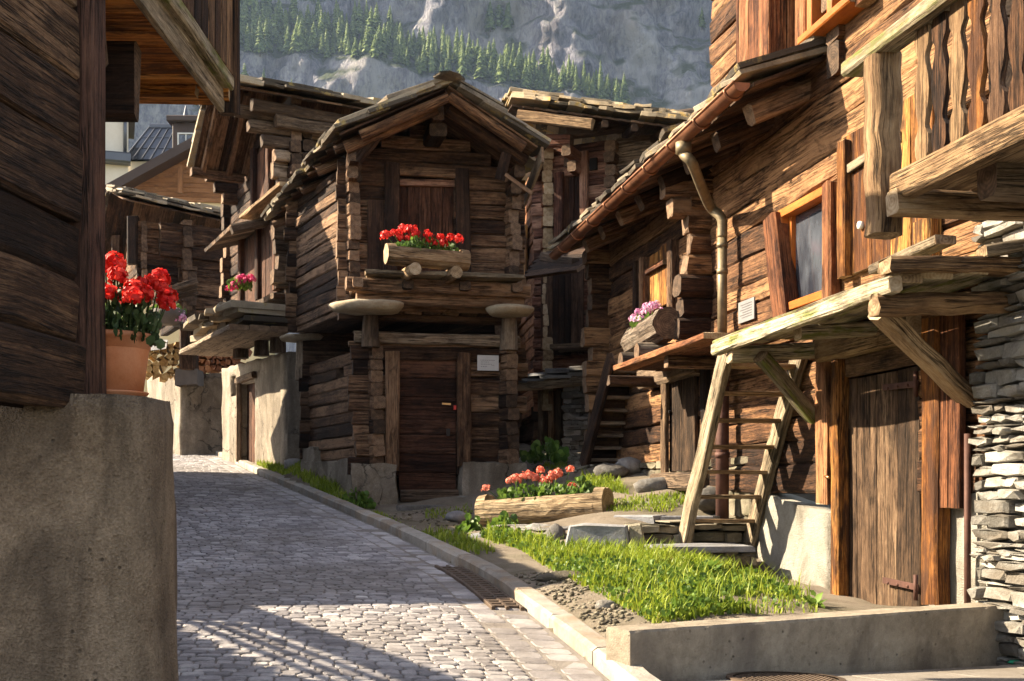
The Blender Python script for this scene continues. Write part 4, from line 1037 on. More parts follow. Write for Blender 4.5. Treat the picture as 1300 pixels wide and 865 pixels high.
mb = MB(); lump(mb, lo.pt(lw - .28, 1.25, .02), .92, .5, .70, lo.d, .05); mb.build('footing', 'concrete_pale', cb)
mb = MB(); lump(mb, Ls.pt(1.45, 1.2, -.08), 2.75, .40, .80, Ls.d, .05); lump(mb, Ls.pt(2.5, 1.9, -.1), .7, .40, .32, Ls.d, .04); mb.build('plinth', 'concrete_pale', cb)
mb = MB(); zst = lo.z(545, 622); beam(mb, lo.pt(q0, zst - .08, .08), lo.pt(q1, zst - .08, .08), .3, .17, jit=.01); mb.build('threshold', 'wood_pale', cb)
mb = MB(); a = lo.pt((q0 + q1) / 2 + .0, 0, .42); za = P(550, 641, a.y).z
for k in range(1):
    q = [a + lo.d * x + lo.n * y + V(0, 0, za) for x, y in ((-.5, .3), (.1, .36), (.52, .28), (.56, -.2), (.1, -.28), (-.46, -.24))]
    prism(mb, [V(p.x, p.y, za) for p in q], (0, 0, 1), .16, .012, bev=.012)
o = mb.build('stone_step', 'stone_grey'); tag(o, 'irregular flat slate step lying before the middle barn door', 'step')
mb = MB(); q = [lo.pt(q1 + x, za + .12, .25 + y) for x, y in ((-.05, .12), (.3, .1), (.4, -.05), (.1, -.15))]; prism(mb, q, (0, 0, 1), .07, .012, bev=.01); o = mb.build('flat_stone', 'stone_pale'); tag(o, 'small pale flat stone beside the slate door step', 'stone')
# plaque
mb = MB(); u0, z1 = lo.at(606, 451, .05); u1, z0 = lo.at(633, 471, .05)
box(mb, lo.pt((u0 + u1) / 2, z0, .05), u1 - u0, .015, z1 - z0, lo.d, bev=.003); pq = mb.build('plaque', 'plaque'); tag(pq, 'small pale lettered plaque on the middle barn beside its lower door', 'sign')
mb = MB()
for k, (f0, f1) in enumerate(((.14, .80), (.16, .52), (.16, .66), (.66, .80), (.16, .38))):
    zz = z1 - (.09 + .025 * k if k else .095) - (.03 if k else 0)
    zz = z1 - (z1 - z0) * (.34, .46, .60, .66, .76)[k]
    uq = u0 + (u1 - u0) * f0; ue = u0 + (u1 - u0) * f1
    while uq < ue:
        l_ = U(.012, .03); box(mb, lo.pt(uq + l_ / 2, zz, .0575), l_, .004, .006, lo.d); uq += l_ + .008
mb.build('lettering', 'ink', pq)
# planter on the shelf
za = zs_ + .03
a = P(490, 322, 15.1); b = P(594, 331, 15.5)
pl_, d, s, u = log_planter('log_planter', 'hollowed log planter with red geraniums on the middle barn shelf', a, b, .135, [(.30, .42, .085), (.80, .42, .085)])
def heads_px(lst, Y, base, ax):
    ax = Vector((ax[0], ax[1], 0)).normalized(); ay = V(-ax.y, ax.x, 0); out = []
    for px, py in lst: p = P(px, py, Y + U(-.06, .06)) - base; out.append((p.dot(ax), p.dot(ay), p.z))
    return out
fb = (a + b) / 2 + V(0, .02, .06)
flowers('red_geraniums', 'bright red geraniums in the log planter before the barn door', 'flowers', fb, d.xy, .86, .2, .17, 260,
        heads_px([(490, 299), (506, 296), (512, 290), (520, 292), (527, 297), (508, 302), (519, 303), (543, 298), (545, 305), (551, 309), (559, 302), (563, 309), (572, 302), (582, 304), (499, 296), (525, 292)], 15.3, fb, d.xy), 'petal_red', .062, .055)

# ------------------------------------------------------------------ barn behind it on the left
lm = empty('stilt_barn', (-3.8, 20, 2), 'tall old barn with shuttered gable and brown plank canopy, on a whitewashed stone base', 'barn')
Cn = (-3.8, 20); Gf = Wall(Cn, (.86, .51)); Gg = Wall(Cn, (-.452, .892)); Gg.n = V(-.892, -.452, 0)
zE = 8.0
mb = MB(); logs(mb, Gf, 0, 1.8, 5.0, zE, h=.26, th=.18, e0=.2, e1=.1, jit=.014); mb.build('front_wall', 'wood_pale', lm)
mb = MB(); logs(mb, Gg, 0, 4.1, 4.9, zE + .2, h=.2, th=.18, e0=.22, e1=.22, zoff=.12, jit=.012); mb.build('gable_wall', 'wood_dark', lm)
mb = MB(); Cx = Wall(Gf.pt(Gf.u(388), 0, .2).xy, (-.452, .892)); 
for i in range(12): 
    z = 5.4 + i * .225; c = Gf.pt(Gf.u(388), z, .0); beam(mb, c - Gf.n * .1, c + Gf.n * U(.08, .14), .18, .20, jit=.012)
mb.build('log_heads', 'wood_dark', lm)
E0, E1 = P(302, 110, 19.0), P(462, 138, 20.1); ed = (E1 - E0); E1 = E0 + ed * 2.6; E1.z = E0.z
A0 = P(268, 128, 20.7) + V(0, 0, .30); D0 = P(246, 212, 21.9); rd = Gf.d * 3.15
rf = (E0, E0 + rd, A0 + rd, A0); rb = (D0, D0 + rd, A0 + rd, A0)
mb = MB(); deck(mb, rf, 14); deck(mb, rb, 14); mb.build('roof_boards', 'wood_barn', lm)
mb = MB(); slabs(mb, rf, .4, .5, .05, .07, .14); slabs(mb, rb, .4, .5, .05, .07, .08); slabs(mb, tuple(p + V(0, 0, .06) for p in rf), .6, .6, .05, .07, .10); mb.build('roof_slabs', 'roof_slate', lm)
mb = MB(); beam(mb, D0 + V(0, 0, -.1) - Gf.d * .05, D0 + rd * .3 + V(0, 0, -.1), .16, .16, jit=.01); mb.build('eave_beam', 'wood_barn', lm)
for k in (.07, .55, .97):
    a = D0.lerp(A0, k) - V(0, 0, .07); mb = MB(); beam(mb, D0 + Gf.d * (.1 + 1.0 * k) - V(0, 0, .08), A0 + Gf.d * (.1 + 1.0 * k) - V(0, 0, .08), .10, .12, jit=.008); mb.build('rafter', 'wood_barn', lm)
for k, zz in ((0, -.16), (.1, -.36)):
    mb = MB(); beam(mb, E0 + Gf.d * (.15 + k * 4) + V(0, .35, zz), E0 + Gf.d * 3.1 + V(0, .35, zz), .17, .19, jit=.014); mb.build('purlin', 'wood_pale', lm)
for k in range(4):
    mb = MB(); beam(mb, Gg.pt(-.05, 7.85 - k * .22, .9 - k * .22), Gg.pt(-.05, 7.85 - k * .22, -.1), .2, .19, jit=.012); mb.build('corbel', 'wood_pale', lm)
for k in range(4):
    mb = MB(); zz = Gg.z(300, 215 + k * 13); beam(mb, Gg.pt(Gg.u(300), zz, .75 - k * .16), Gg.pt(Gg.u(300), zz, -.1), .2, .2, jit=.012); mb.build('corbel', 'wood_dark', lm)
u0, u1 = Gg.u(348), Gg.u(328); z0, z1 = Gg.z(338, 258), Gg.z(338, 188)
mb = MB(); planks(mb, Gg, u0, u1, z0, z1, .04, 4); mb.build('shutter_door', 'wood_door', lm)
jamb(Gg, u0, z0 - .3, z1 + .1, .16, lm, 'wood_door', .14, .12); jamb(Gg, u1, z0 - .3, z1 + .1, .16, lm, 'wood_door', .14, .12)
mb = MB(); zz = Gg.z(335, 240, .5); beam(mb, Gg.pt(Gg.u(364, .3), zz - .05, .22), Gg.pt(Gg.u(312, .3), zz - .05, .22), .40, .07, jit=.01); mb.build('shelf', 'wood_log', lm)
# plank canopy over the lower door
u0, zi0 = Gg.at(341, 277); u1, zi1 = Gg.at(303, 300)
ob = float(min(np.arange(.3, 2.5, .02), key=lambda o: abs((Gg.pt(u0, 0, o).x / Gg.pt(u0, 0, o).y) * F + CX - 294)))
zo0 = CZ + (HY - 269) / F * Gg.pt(u0, 0, ob).y - .25
c0, c1, c2, c3 = Gg.pt(u1, zo0 - .05, ob), Gg.pt(u0, zo0, ob), Gg.pt(u0, zi0, 0), Gg.pt(u1, zi0 - .05, 0)
mb = MB(); deck(mb, (c0, c1, c2, c3), 7, .06); beam(mb, c1 - V(0, 0, .08), c2 - V(0, 0, .08), .13, .13, jit=.01); mb.build('canopy', 'wood_pale', lm)
mb = MB(); u0, u1 = Gg.u(357), Gg.u(311); planks(mb, Gg, u0, u1, 5.0, Gg.z(330, 296), .05, 6); mb.build('lower_door', 'wood_door', lm)
for px in (357, 334, 312): jamb(Gg, Gg.u(px), 5.0, Gg.z(px, 292), .16, lm, 'wood_door', .14, .12)
# back eave side and lower box so that the gable is closed
mb = MB(); Gb = Wall(Gg.pt(4.1, 0).xy, (.86, .51)); logs(mb, Gb, 0, 1.8, 4.9, 7.4, h=.25, th=.18); Ge = Wall(Gf.pt(1.8, 0).xy, (-.452, .892)); logs(mb, Ge, 0, 4.1, 4.9, zE, h=.25, th=.18); mb.build('back_wall', 'wood_dark', lm)
mb = MB(); 
for i in range(12): a = Gg.pt(4.1 * (i + .5) / 12, 4.85, .25); beam(mb, a, a + Gf.d * 1.9, .33, .1)
mb.build('floor', 'wood_dark', lm)
# ledge of rough slabs before the lower door
mb = MB(); zl = Gg.z(330, 372, .8)
for k in range(7):
    for j in range(3):
        q = [Gg.pt(u_, zl - .10 * j + U(-.03, .03), o_) for u_, o_ in ((k*.5 - .4 + U(-.1, .1), 1.15 + U(-.1, .1) - j*.18), (k*.5 - .4 + U(-.1, .1), -.1), (k*.5 + .2, -.1), (k*.5 + .2 + U(-.1, .1), 1.2 + U(-.12, .12) - j*.18))]
        prism(mb, q if (q[1] - q[0]).cross(q[2] - q[0]).z > 0 else q[::-1], (0, 0, 1), .10, .02, bev=.015)
mb.build('stone_ledge', 'roof_slate', lm)
mb = MB(); lay(mb, Gg, -.5, 3.6, zl - .45, 1.0, .1, .1, 3); mb.build('ledge_beam', 'wood_pale', lm)
for (px, Y, r_, pyt, pyb) in ((332, 20.6, .45, 408, 452), (306, 21.8, .4, 398, 455), (352, 20.2, .3, 410, 448)):
    p = P(px, pyt, Y); disc_stilt(lm, p, r_, P(px, pyb, Y).z, .13, .10)
# rendered base
mb = MB(); Ln = 4.75; zt0, zt1 = Gg.z(365, 446), Gg.z(282, 468)
def wallsheet(mb, W, u0, u1, zb, zt, th, holes=(), step=.09, amp=.025, mi=0):
    """uneven rendered wall with real openings"""
    nu = max(2, int((u1 - u0) / step)); nz = max(2, int(1.6 / step) + 8); vs = []
    P_ = {}
    for j in range(nz + 1):
        for i in range(nu + 1):
            u = u0 + (u1 - u0) * i / nu; z = zb(u) + (zt(u) - zb(u)) * j / nz; p = W.pt(u, z); q = amp * mnoise.noise(p * 1.7) + amp * .5 * mnoise.noise(p * 6)
            vs.append(W.pt(u, z + (.04 * mnoise.noise(p * 3) if j == nz else 0), q)); P_[(i, j)] = (u, z)
    n_v = len(vs); vs += [p - W.n * th for p in vs]; fs = []
    idx = lambda i, j: j * (nu + 1) + i
    keep = set()
    for j in range(nz):
        for i in range(nu):
            u, z = P_[(i, j)]; u += (u1 - u0) / nu / 2; z += (zt(u) - zb(u)) / nz / 2
            if any(a < u < b and c < z < d for a, b, c, d in holes): continue
            keep.add((i, j))
    for (i, j) in keep:
        a, b, c, d = idx(i, j), idx(i+1, j), idx(i+1, j+1), idx(i, j+1); fs.append([a, b, c, d]); fs.append([d + n_v, c + n_v, b + n_v, a + n_v])
        for (di, dj, e0, e1) in ((0, -1, a, b), (1, 0, b, c), (0, 1, c, d), (-1, 0, d, a)):
            if (i + di, j + dj) not in keep: fs.append([e0, e0 + n_v, e1 + n_v, e1])
    mb.add(vs, fs, [[(0, 0)] * 4] * len(fs), .5, mi, True)
b0, b1 = Gg.u(324), Gg.u(306); bz0, bz1 = Gg.z(315, 572), Gg.z(315, 484); w0, w1 = Gg.u(299), Gg.u(293); wz0, wz1 = Gg.z(296, 506), Gg.z(296, 478)
wallsheet(mb, Gg, -.05, Ln, lambda u: 1.5, lambda u: zt0 + (zt1 - zt0) * u / Ln, .4, [(b0, b1, 0, bz1), (w0, w1, wz0, wz1)])
wallsheet(mb, Gf, 0, .35, lambda u: 1.4, lambda u: zt0, .35)
m3 = MB(); logs(m3, Gf, .35, 1.8, 1.4, zt0, h=.25, th=.25, e0=0, e1=0); m3.build('base_logs', 'wood_dark', lm)
mb.build('stone_base', 'concrete_pale', lm)
mb = MB(); planks(mb, Gg, b0 - .03, b1 + .03, bz0 - .3, bz1 + .03, -.12, 3); dr = mb.build('base_door', 'wood_door', lm)
mb = MB(); beam(mb, Gg.pt(b0 - .12, bz1 + .07, .03), Gg.pt(b1 + .12, bz1 + .05, .03), .14, .12, jit=.01); beam(mb, Gg.pt(b1 + .05, bz0 - .2, .03), Gg.pt(b1 + .05, bz1, .03), .10, .10, jit=.01); mb.build('base_door_frame', 'wood_pale', lm)
mb = MB(); planks(mb, Gg, w0 - .05, w1 + .05, wz0 - .05, wz1 + .05, -.2, 1); mb.build('vent_shutter', 'wood_dark', lm)
fb = P(304, 366, 20.3)
flowers('magenta_flowers', 'magenta flowers on the rough stone ledge of the left barn', 'flowers', fb, (1, -.3), .42, .3, .14, 120, heads_px([(291, 367), (299, 360), (304, 355), (309, 353), (313, 357), (318, 352), (321, 355), (297, 364), (306, 359)], 20.2, fb, (1, -.3)), 'petal_magenta', .07, .07)
# ------------------------------------------------------------------ small barn at the far left
sb = empty('log_barn', (-7.8, 27, 2.6), 'small log barn with silvery slab roof and jutting box, behind the terracotta pot', 'barn')
Cn = (-7.55, 27.0); Bf = Wall(Cn, (.86, .51)); Bg = Wall(Cn, (-.452, .892)); Bg.n = V(-.892, -.452, 0)
EN, EF = P(157, 253, 25.6), P(296, 282, 27.6); ed = EF - EN; EF = EN + V(ed.x, ed.y, 0) * 1.4
EF.z = EN.z - .1
RN = EN + V(-.452, .892, 0) * 2.1 + V(0, 0, 1.0); vr = P(131, 318, 28.6)
RN = P(155, 246, 26.6)
fq = (EN, EF, EF + (RN - EN), RN); bq = (vr, vr + (EF - EN), EF + (RN - EN), RN)
fq = (EN, EF, EF + V(-.452, .892, 0) * 2 + V(0, 0, .62), EN + V(-.452, .892, 0) * 2 + V(0, 0, .62)); RN = fq[3]
vb = RN + V(-.452, .892, 0) * 2.2 - V(0, 0, 1.3); bq = (vb, vb + (EF - EN), fq[2], RN)
mb = MB(); deck(mb, fq, 18); deck(mb, bq, 18); mb.build('roof_boards', 'wood_barn', sb)
mb = MB(); slabs(mb, fq, .4, .45, .05, .08, .15); slabs(mb, bq, .4, .45, .05, .07, .12); slabs(mb, tuple(p + V(0, 0, .06) for p in fq), .6, .5, .05, .08, .12); mb.build('roof_slabs', 'roof_slate', sb)
zt = EN.z - .25; u0 = Bf.u(200); u1 = u0 + 4.2
zlo = Bf.z(250, 408)
mb = MB(); logs(mb, Bf, Bf.u(236), u1, zlo, Bf.z(250, 330), h=.3, th=.2, e0=.25, e1=.1, jit=.02, eseed=.12); logs(mb, Bf, Bf.u(216), u1, Bf.z(250, 330), zt, h=.28, th=.2, e0=.2, e1=.1, jit=.015, out=.12, zoff=.28); mb.build('front_wall', 'wood_barn', sb)
mb = MB(); logs(mb, Bg, .0, 4.2, zlo + .2, zt + .1, h=.24, th=.2, e0=.2, e1=.2, jit=.015); mb.build('gable_wall', 'wood_barn', sb)
mb = MB(); Bs = Wall(Bf.pt(Bf.u(236), 0).xy, (-.452, .892)); Bs.n = Bg.n; logs(mb, Bs, 0, 3, zlo, Bf.z(236, 340), h=.28, th=.2, e0=.2, jit=.015); mb.build('lower_wall', 'wood_dark', sb)
# jutting box
bx0, bx1 = Bg.u(208, .9), Bg.u(170, .9); z0, z1 = Bg.z(195, 350, .9), zt
mb = MB(); logs(mb, Bg, .0, 1.9, z0, z1, h=.2, th=.12, e0=.1, e1=.1, out=.9, jit=.01)
B2 = Wall(Bg.pt(0, 0, .9).xy, (.86, .51)); logs(mb, B2, 0, 1.2, z0, z1, h=.2, th=.12, e0=.1, e1=0, jit=.01, zoff=.1); mb.build('box_wall', 'wood_barn', sb)
mb = MB()
for i in range(5): beam(mb, Bg.pt(.05 + i * .42, z0 - .04, .85), Bg.pt(.05 + i * .42, z0 - .04, -.1), .40, .06); 
mb.build('box_floor', 'wood_log', sb)
for px, t_ in ((163, 2.4), (206, .1)):
    mb = MB(); beam(mb, Bg.pt(t_, zlo + 1.2, 1.05), Bg.pt(t_, zt + .1, 1.05), .24, .22, jit=.014); mb.build('corner_post', 'wood_dark', sb)
# porch under it with stilts and slabs
mb = MB(); p = P(232, 368, 25.8); 
for k in range(3): beam(mb, P(200, 372 + k * 6, 25.5 + k * .2), P(245, 358 + k * 7, 26 + k * .2), .5, .12, jit=.02)
mb.build('porch_beam', 'wood_pale', sb)
mb = MB(); q = [P(218, 408, 25.6), P(262, 411, 25.3), P(280, 415, 26.2), P(232, 404, 27)]; prism(mb, q[::1] if (q[1]-q[0]).cross(q[2]-q[0]).z > 0 else q[::-1], (0, 0, 1), .12, .03, bev=.02); mb.build('porch_slab', 'slate_slab', sb)
mb = MB(); beam(mb, P(240, 411, 25.9), P(240, 470, 25.9), .36, .36, jit=.02); mb.build('stilt', 'wood_dark', sb)
mb = MB(); beam(mb, P(273, 400, 25.2), P(273, 445, 25.2), .28, .3, jit=.02); mb.build('stilt', 'wood_pale', sb)
mb = MB(); q = [P(184, 440, 25.6), P(212, 437, 25.2), P(214, 430, 27), P(190, 430, 27)]; prism(mb, q if (q[1]-q[0]).cross(q[2]-q[0]).z > 0 else q[::-1], (0, 0, 1), .1, .03, bev=.02); mb.build('porch_slab', 'slate_slab', sb)
fb = P(213, 412, 25.4)
e = empty('flower_basket', fb, 'dark round planter bowl under the small log barn', 'planter'); mb = MB(); lathe(mb, fb, [(0, 0), (.22, 0), (.34, .14), (.38, .3), (.33, .3), (.3, .24), (0, .24)], 20); mb.build('bowl', 'basket_clay', e)
flowers('pink_pansies', 'pale pink and violet flowers in the bowl under the small log barn', 'flowers', fb + V(0, 0, .25), (1, 0), .7, .6, .22, 160, heads_px([(205, 404), (209, 399), (214, 396), (219, 394), (224, 396), (229, 399), (231, 404), (216, 401), (222, 402), (211, 405), (226, 405)], 25.3, fb + V(0, 0, .25), (1, 0)), 'petal_pink', .085, .08)
# retaining wall under the porch
Kc = P(229, 560, 26.2); Kf = Wall((Kc.x, Kc.y), (.93, .36)); Kg = Wall((Kc.x, Kc.y), (-.5, .87)); Kg.n = V(-.87, -.5, 0)
mb = MB(); zk = P(229, 473, 26.2).z
wallsheet(mb, Kf, 0, 2.6, lambda u: 1.9, lambda u: zk, .5, step=.12, amp=.04); wallsheet(mb, Kg, -.02, 3.2, lambda u: 1.9, lambda u: zk + .05 * u, .5, step=.12, amp=.04)
o = mb.build('concrete_wall', 'concrete_pale'); tag(o, 'pale concrete wall at the top of the lane, under the firewood', 'wall')
mb = MB(); p = P(240, 492, 25.6); lump(mb, P(240, 490, 26.0), .5, .5, .35, (1, 0)); o = mb.build('stone_block', 'basket_clay'); tag(o, 'dark square block on the concrete wall below the firewood', 'stone')
def woodpile(px0, px1, py0, py1, Y0, Y1, label, mat):
    mb = MB(); a = P(px0, py1, Y0); b = P(px1, py1, Y1); d = (b - a); L = d.length; d.normalize(); n = V(d.y, -d.x, 0).normalized(); H = (py1 - py0) / F * (Y0 + Y1) / 2; z = 0
    while z < H:
        x = 0; rr = .085
        while x < L:
            w = U(.06, .105); c = a + d * (x + w) + V(0, 0, z + rr + U(-.03, .03)); k = random.choice((3, 4, 5)); ph = U(0, 6)
            q = [c + d * math.cos(ph + i * 6.283 / k) * w * U(.85, 1.15) + V(0, 0, math.sin(ph + i * 6.283 / k) * w * U(.85, 1.15)) + n * U(.0, .06) for i in range(k)]
            prism(mb, q, n, .5, 0, mi=0, r=R()); x += w * 1.75
        z += .135
    o = mb.build('firewood_stack', mat); tag(o, label, 'firewood')
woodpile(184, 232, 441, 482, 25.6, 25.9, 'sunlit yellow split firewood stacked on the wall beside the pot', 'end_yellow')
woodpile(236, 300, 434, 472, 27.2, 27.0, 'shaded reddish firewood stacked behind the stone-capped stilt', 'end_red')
# ------------------------------------------------------------------ barn behind on the right of the middle barn
rb = empty('log_barn', (.5, 20, 2.4), 'reddish log barn with golden lichen on its slab roof, behind the copper gutter', 'barn')
Cn = (.50, 20.0); Hf = Wall(Cn, (.90, -.436)); Hs = Wall(Cn, (-.12, 1)); Hs.n = V(-1, -.12, 0).normalized()
zt = 7.35; L = 3.0
u0, u1 = Hf.u(741), Hf.u(714); u0, u1 = min(u0, u1), max(u0, u1); z0, z1 = Hf.z(728, 330), Hf.z(728, 222)
uh = Hf.u(775)
mb = MB(); logs(mb, Hf, 0, uh, 2.9, zt, h=.19, th=.17, e0=.16, e1=0, holes=[(u0, u1, z0, z1)], jit=.01, eseed=.03); mb.build('front_wall', 'wood_red', rb)
mb = MB(); logs(mb, Hf, uh + .1, L, 4.5, zt, h=.21, th=.17, e0=0, e1=.1, jit=.012); mb.build('right_wall', 'wood_pale', rb)
mb = MB()
for i in range(16): 
    z = 4.2 + i * .2; c = Hf.pt(uh + .05, z); beam(mb, c - Hf.n * .1, c + Hf.n * U(.10, .20), .19, .185, jit=.012)
mb.build('log_heads', 'wood_barn', rb)
mb = MB(); logs(mb, Hs, 0, 4, 2.9, zt, h=.19, th=.17, e0=.16, e1=.1, zoff=.1, jit=.01); mb.build('side_wall', 'wood_russet', rb)
mb = MB(); logs(mb, Hs, -.1, 5.5, 1.6, 2.95, h=.3, th=.2, e0=0, e1=0, out=-.1); mb.build('cellar_side_wall', 'wood_dark', rb)
mb = MB(); Hb = Wall(Hs.pt(4, 0).xy, (.9, -.436)); logs(mb, Hb, 0, L, 3, zt, h=.25, th=.15); Hr = Wall(Hf.pt(L, 0).xy, (-.12, 1)); logs(mb, Hr, 0, 4, 3, zt, h=.25, th=.15); mb.build('back_wall', 'wood_dark', rb)
mb = MB(); planks(mb, Hf, u0, u1, z0, z1, -.05, 4); mb.build('shutter', 'wood_door', rb)
jamb(Hf, Hf.u(711), z0, z1 + .05, .15, rb, 'wood_red', .10, .1); jamb(Hf, Hf.u(743), z0, z1 + .35, .14, rb, 'wood_red', .10, .1)
mb = MB(); u_, z_ = Hf.at(754, 209); box(mb, Hf.pt(u_, z_ - .1, .02), .13, .04, .2, Hf.d); mb.build('vent_hole', 'black_void', rb)
mb = MB(); u_, z_ = Hf.at(726, 208); beam(mb, Hf.pt(u_, z_, -.1), Hf.pt(u_, z_, .16), .16, .16, jit=.01); mb.build('beam_head', 'wood_dark', rb)
a, b = P(651, 134, 19.1), P(868, 163, 17.6); c = b + V(.3, 3.6, .9); d_ = a + V(-.2, 3.6, .9)
q = (a, b, c, d_); mb = MB(); deck(mb, q, 14); mb.build('roof_boards', 'wood_barn', rb)
mb = MB(); slabs(mb, q, .4, .42, .05, .07, .16); slabs(mb, tuple(p + V(0, .05, .07) for p in q), .5, .5, .05, .08, .12); slabs(mb, tuple(p + V(0, .15, .13) for p in q), .6, .45, .05, .09, .10); mb.build('roof_slabs', 'roof_lichen', rb)
b2 = (d_, c, c + V(-.2, 3, -.9), d_ + V(-.2, 3, -.9)); mb = MB(); deck(mb, b2, 14); slabs(mb, b2, .5, .5); mb.build('back_roof', 'roof_lichen', rb).data.materials.append(MATS['roof_lichen'])
mb = MB(); beam(mb, P(658, 147, 19.0), P(752, 158, 18.3), .08, .17, jit=.01); mb.build('eave_board', 'wood_log', rb)
mb = MB(); beam(mb, Hf.pt(-.5, Hf.z(690, 172, .3), .3), Hf.pt(Hf.u(735), Hf.z(735, 178, .3), .3), .16, .2, jit=.014); mb.build('purlin', 'wood_red', rb)
mb = MB(); beam(mb, Hf.pt(Hf.u(730), Hf.z(730, 166, .3), .25), Hf.pt(L, Hf.z(730, 168, .3), .25), .2, .2, jit=.014); mb.build('purlin', 'wood_pale', rb)
for k in range(6):
    p = a.lerp(b, .05 + k * .17) - V(0, 0, .09); mb = MB(); beam(mb, p, p + V(-.02, 1.4, .3), .10, .11, jit=.008); mb.build('rafter', 'wood_barn', rb)
for k, px in enumerate((684, 735)):
    mb = MB(); u_ = Hf.u(px); beam(mb, Hf.pt(u_, 7.1, -.1), Hf.pt(u_, 7.1, .55), .16, .18, jit=.01); beam(mb, Hf.pt(u_, 6.9, -.1), Hf.pt(u_, 6.9, .32), .16, .18, jit=.01); mb.build('corbel', 'wood_red', rb)
# lit side door
mb = MB(); s0, s1 = Hs.u(672), Hs.u(662); planks(mb, Hs, min(s0, s1), max(s0, s1), Hs.z(668, 352), Hs.z(668, 292), .07, 2); mb.build('side_door', 'wood_orange', rb)
# plank canopy
c0, c1, c2, c3 = P(666, 353, 18.2), P(738, 342, 17.2), P(752, 318, 17.9), P(690, 322, 19.2)
mb = MB(); deck(mb, (c0, c1, c2, c3), 5, .05, along='s'); mb.build('canopy', 'wood_dark', rb)
mb = MB(); beam(mb, P(690, 326, 18.7), P(730, 334, 17.6), .12, .14, jit=.01); mb.build('canopy_beam', 'wood_pale', rb)
# lower front: dark boarding, log heads, shelf, stone canopy, pillar, doorway
Hl = Wall((Hf.pt(0, 0, -.05)).xy, (.9, -.436)); mb = MB(); planks(mb, Hl, Hl.u(690), Hl.u(744), Hl.z(710, 452), Hl.z(710, 340), .12, 7, jit=.004); mb.build('dark_boarding', 'wood_dark', rb)
mb = MB(); lay(mb, Hf, Hf.u(702, .5), Hf.u(768, .5), Hf.z(720, 441, .5), .7, .07, .0, 3); mb.build('shelf', 'wood_pale', rb)
mb = MB(); zc = Hf.z(700, 476, .8)
for k in range(5):
    for j in range(2):
        u_ = -.25 + k * .38; q = [Hf.pt(u_ + U(-.05, .05), zc - j*.08 + .03*k, 1.0 + U(-.1, .1)), Hf.pt(u_ + .42, zc - j*.08 + .03*k, 1.0 + U(-.1, .1)), Hf.pt(u_ + .42, zc + .1 - j*.08, -.1), Hf.pt(u_, zc + .1 - j*.08, -.1)]
        prism(mb, q, (0, 0, 1), .06, .02, bev=.01)
mb.build('stone_canopy', 'slate_slab', rb)
mb = MB(); beam(mb, Hf.pt(-.3, zc - .17, .85), Hf.pt(1.35, zc - .10, .85), .16, .16, jit=.015); mb.build('canopy_beam', 'wood_pale', rb)
mb = MB(); pu0, pu1 = Hf.u(715, .7), Hf.u(760, .7); rubble(mb, Hf, pu0, pu1, 1.85, zc - .05, (.05, .12), (.08, .26), .75, .72, mi=0)
HfL = Wall(Hf.pt(pu0, 0, .72).xy, (-Hf.n.x, -Hf.n.y)); HfL.n = -Hf.d; rubble(mb, HfL, 0, .9, 1.85, zc - .05, (.05, .12), (.08, .26), .3, .0); mb.build('stone_pillar', 'stone_grey', rb)
mb = MB(); planks(mb, Hf, Hf.u(690), Hf.u(711), 1.9, Hf.z(700, 497), .05, 3); mb.build('cellar_door', 'wood_barn', rb)
jamb(Hf, Hf.u(689), 1.9, Hf.z(690, 495), .1, rb, 'wood_pale', .12); jamb(Hf, Hf.u(712), 1.9, Hf.z(711, 495), .1, rb, 'wood_pale', .12)
mb = MB(); logs(mb, Hf, -.1, 2.6, 1.8, 3.0, h=.3, th=.2, out=-.1); mb.build('cellar_wall', 'wood_dark', rb)
# plant by the doorway
fb = P(693, 584, 16.9)
def weeds(name, label, base, rad, h, n, size, mat='leaf_green'):
    mb = MB(); base = Vector(base)
    for _ in range(n):
        d = rdir(0, 1); p = base + V(d.x * rad * U(.1, 1), d.y * rad * U(.1, 1), abs(d.z) * h * U(.1, 1)); leaf_face(mb, p, V(d.x, d.y, U(-.2, .6)), size * U(.6, 1.3), up=V(U(-.4, .4), U(-.4, .4), 1).cross(d))
    for _ in range(8): d = rdir(.2, 1); pole(mb, base, base + V(d.x * rad, d.y * rad, h) * .8, .006, .003, n=4, seg=1, jit=0, caps=False, mi=(0, 0))
    o = mb.build(name, mat, loc=base); tag(o, label, 'plant')
weeds('leafy_plant', 'bushy green plant beside the dark cellar doorway and stone pillar', fb, .34, .30, 110, .10)
# ------------------------------------------------------------------ wooden stairs against the right house
st = empty('plank_stair', P(760, 592, 15.7), 'steep dark plank stair between the stone pillar and the right house', 'stairs')
lb, lt = P(741, 592, 15.9), P(776, 455, 14.9); sd = V(.98, .19, 0) * .56; rbm, rtm = lb + sd + V(-.05, 0, 0), lt + sd + V(-.05, 0, 0)
nrm = (lt - lb).cross(sd).normalized()
for a, b in ((lb, lt), (rbm, rtm)):
    mb = MB(); beam(mb, a, b, .07, .26, up=nrm, jit=.008); mb.build('stringer', 'wood_barn', st)
for k in range(8):
    f = .06 + k * .118; mb = MB(); beam(mb, lb.lerp(lt, f), rbm.lerp(rtm, f), .22, .045, jit=.006); mb.build('tread', 'wood_pale', st)
    if 0 < k: mb = MB(); c = lb.lerp(lt, f); d2 = rbm.lerp(rtm, f); beam(mb, c + V(.04, .09, -.09), d2 + V(-.04, .09, -.09), .02, .16, jit=.004); mb.build('riser', 'wood_dark', st)
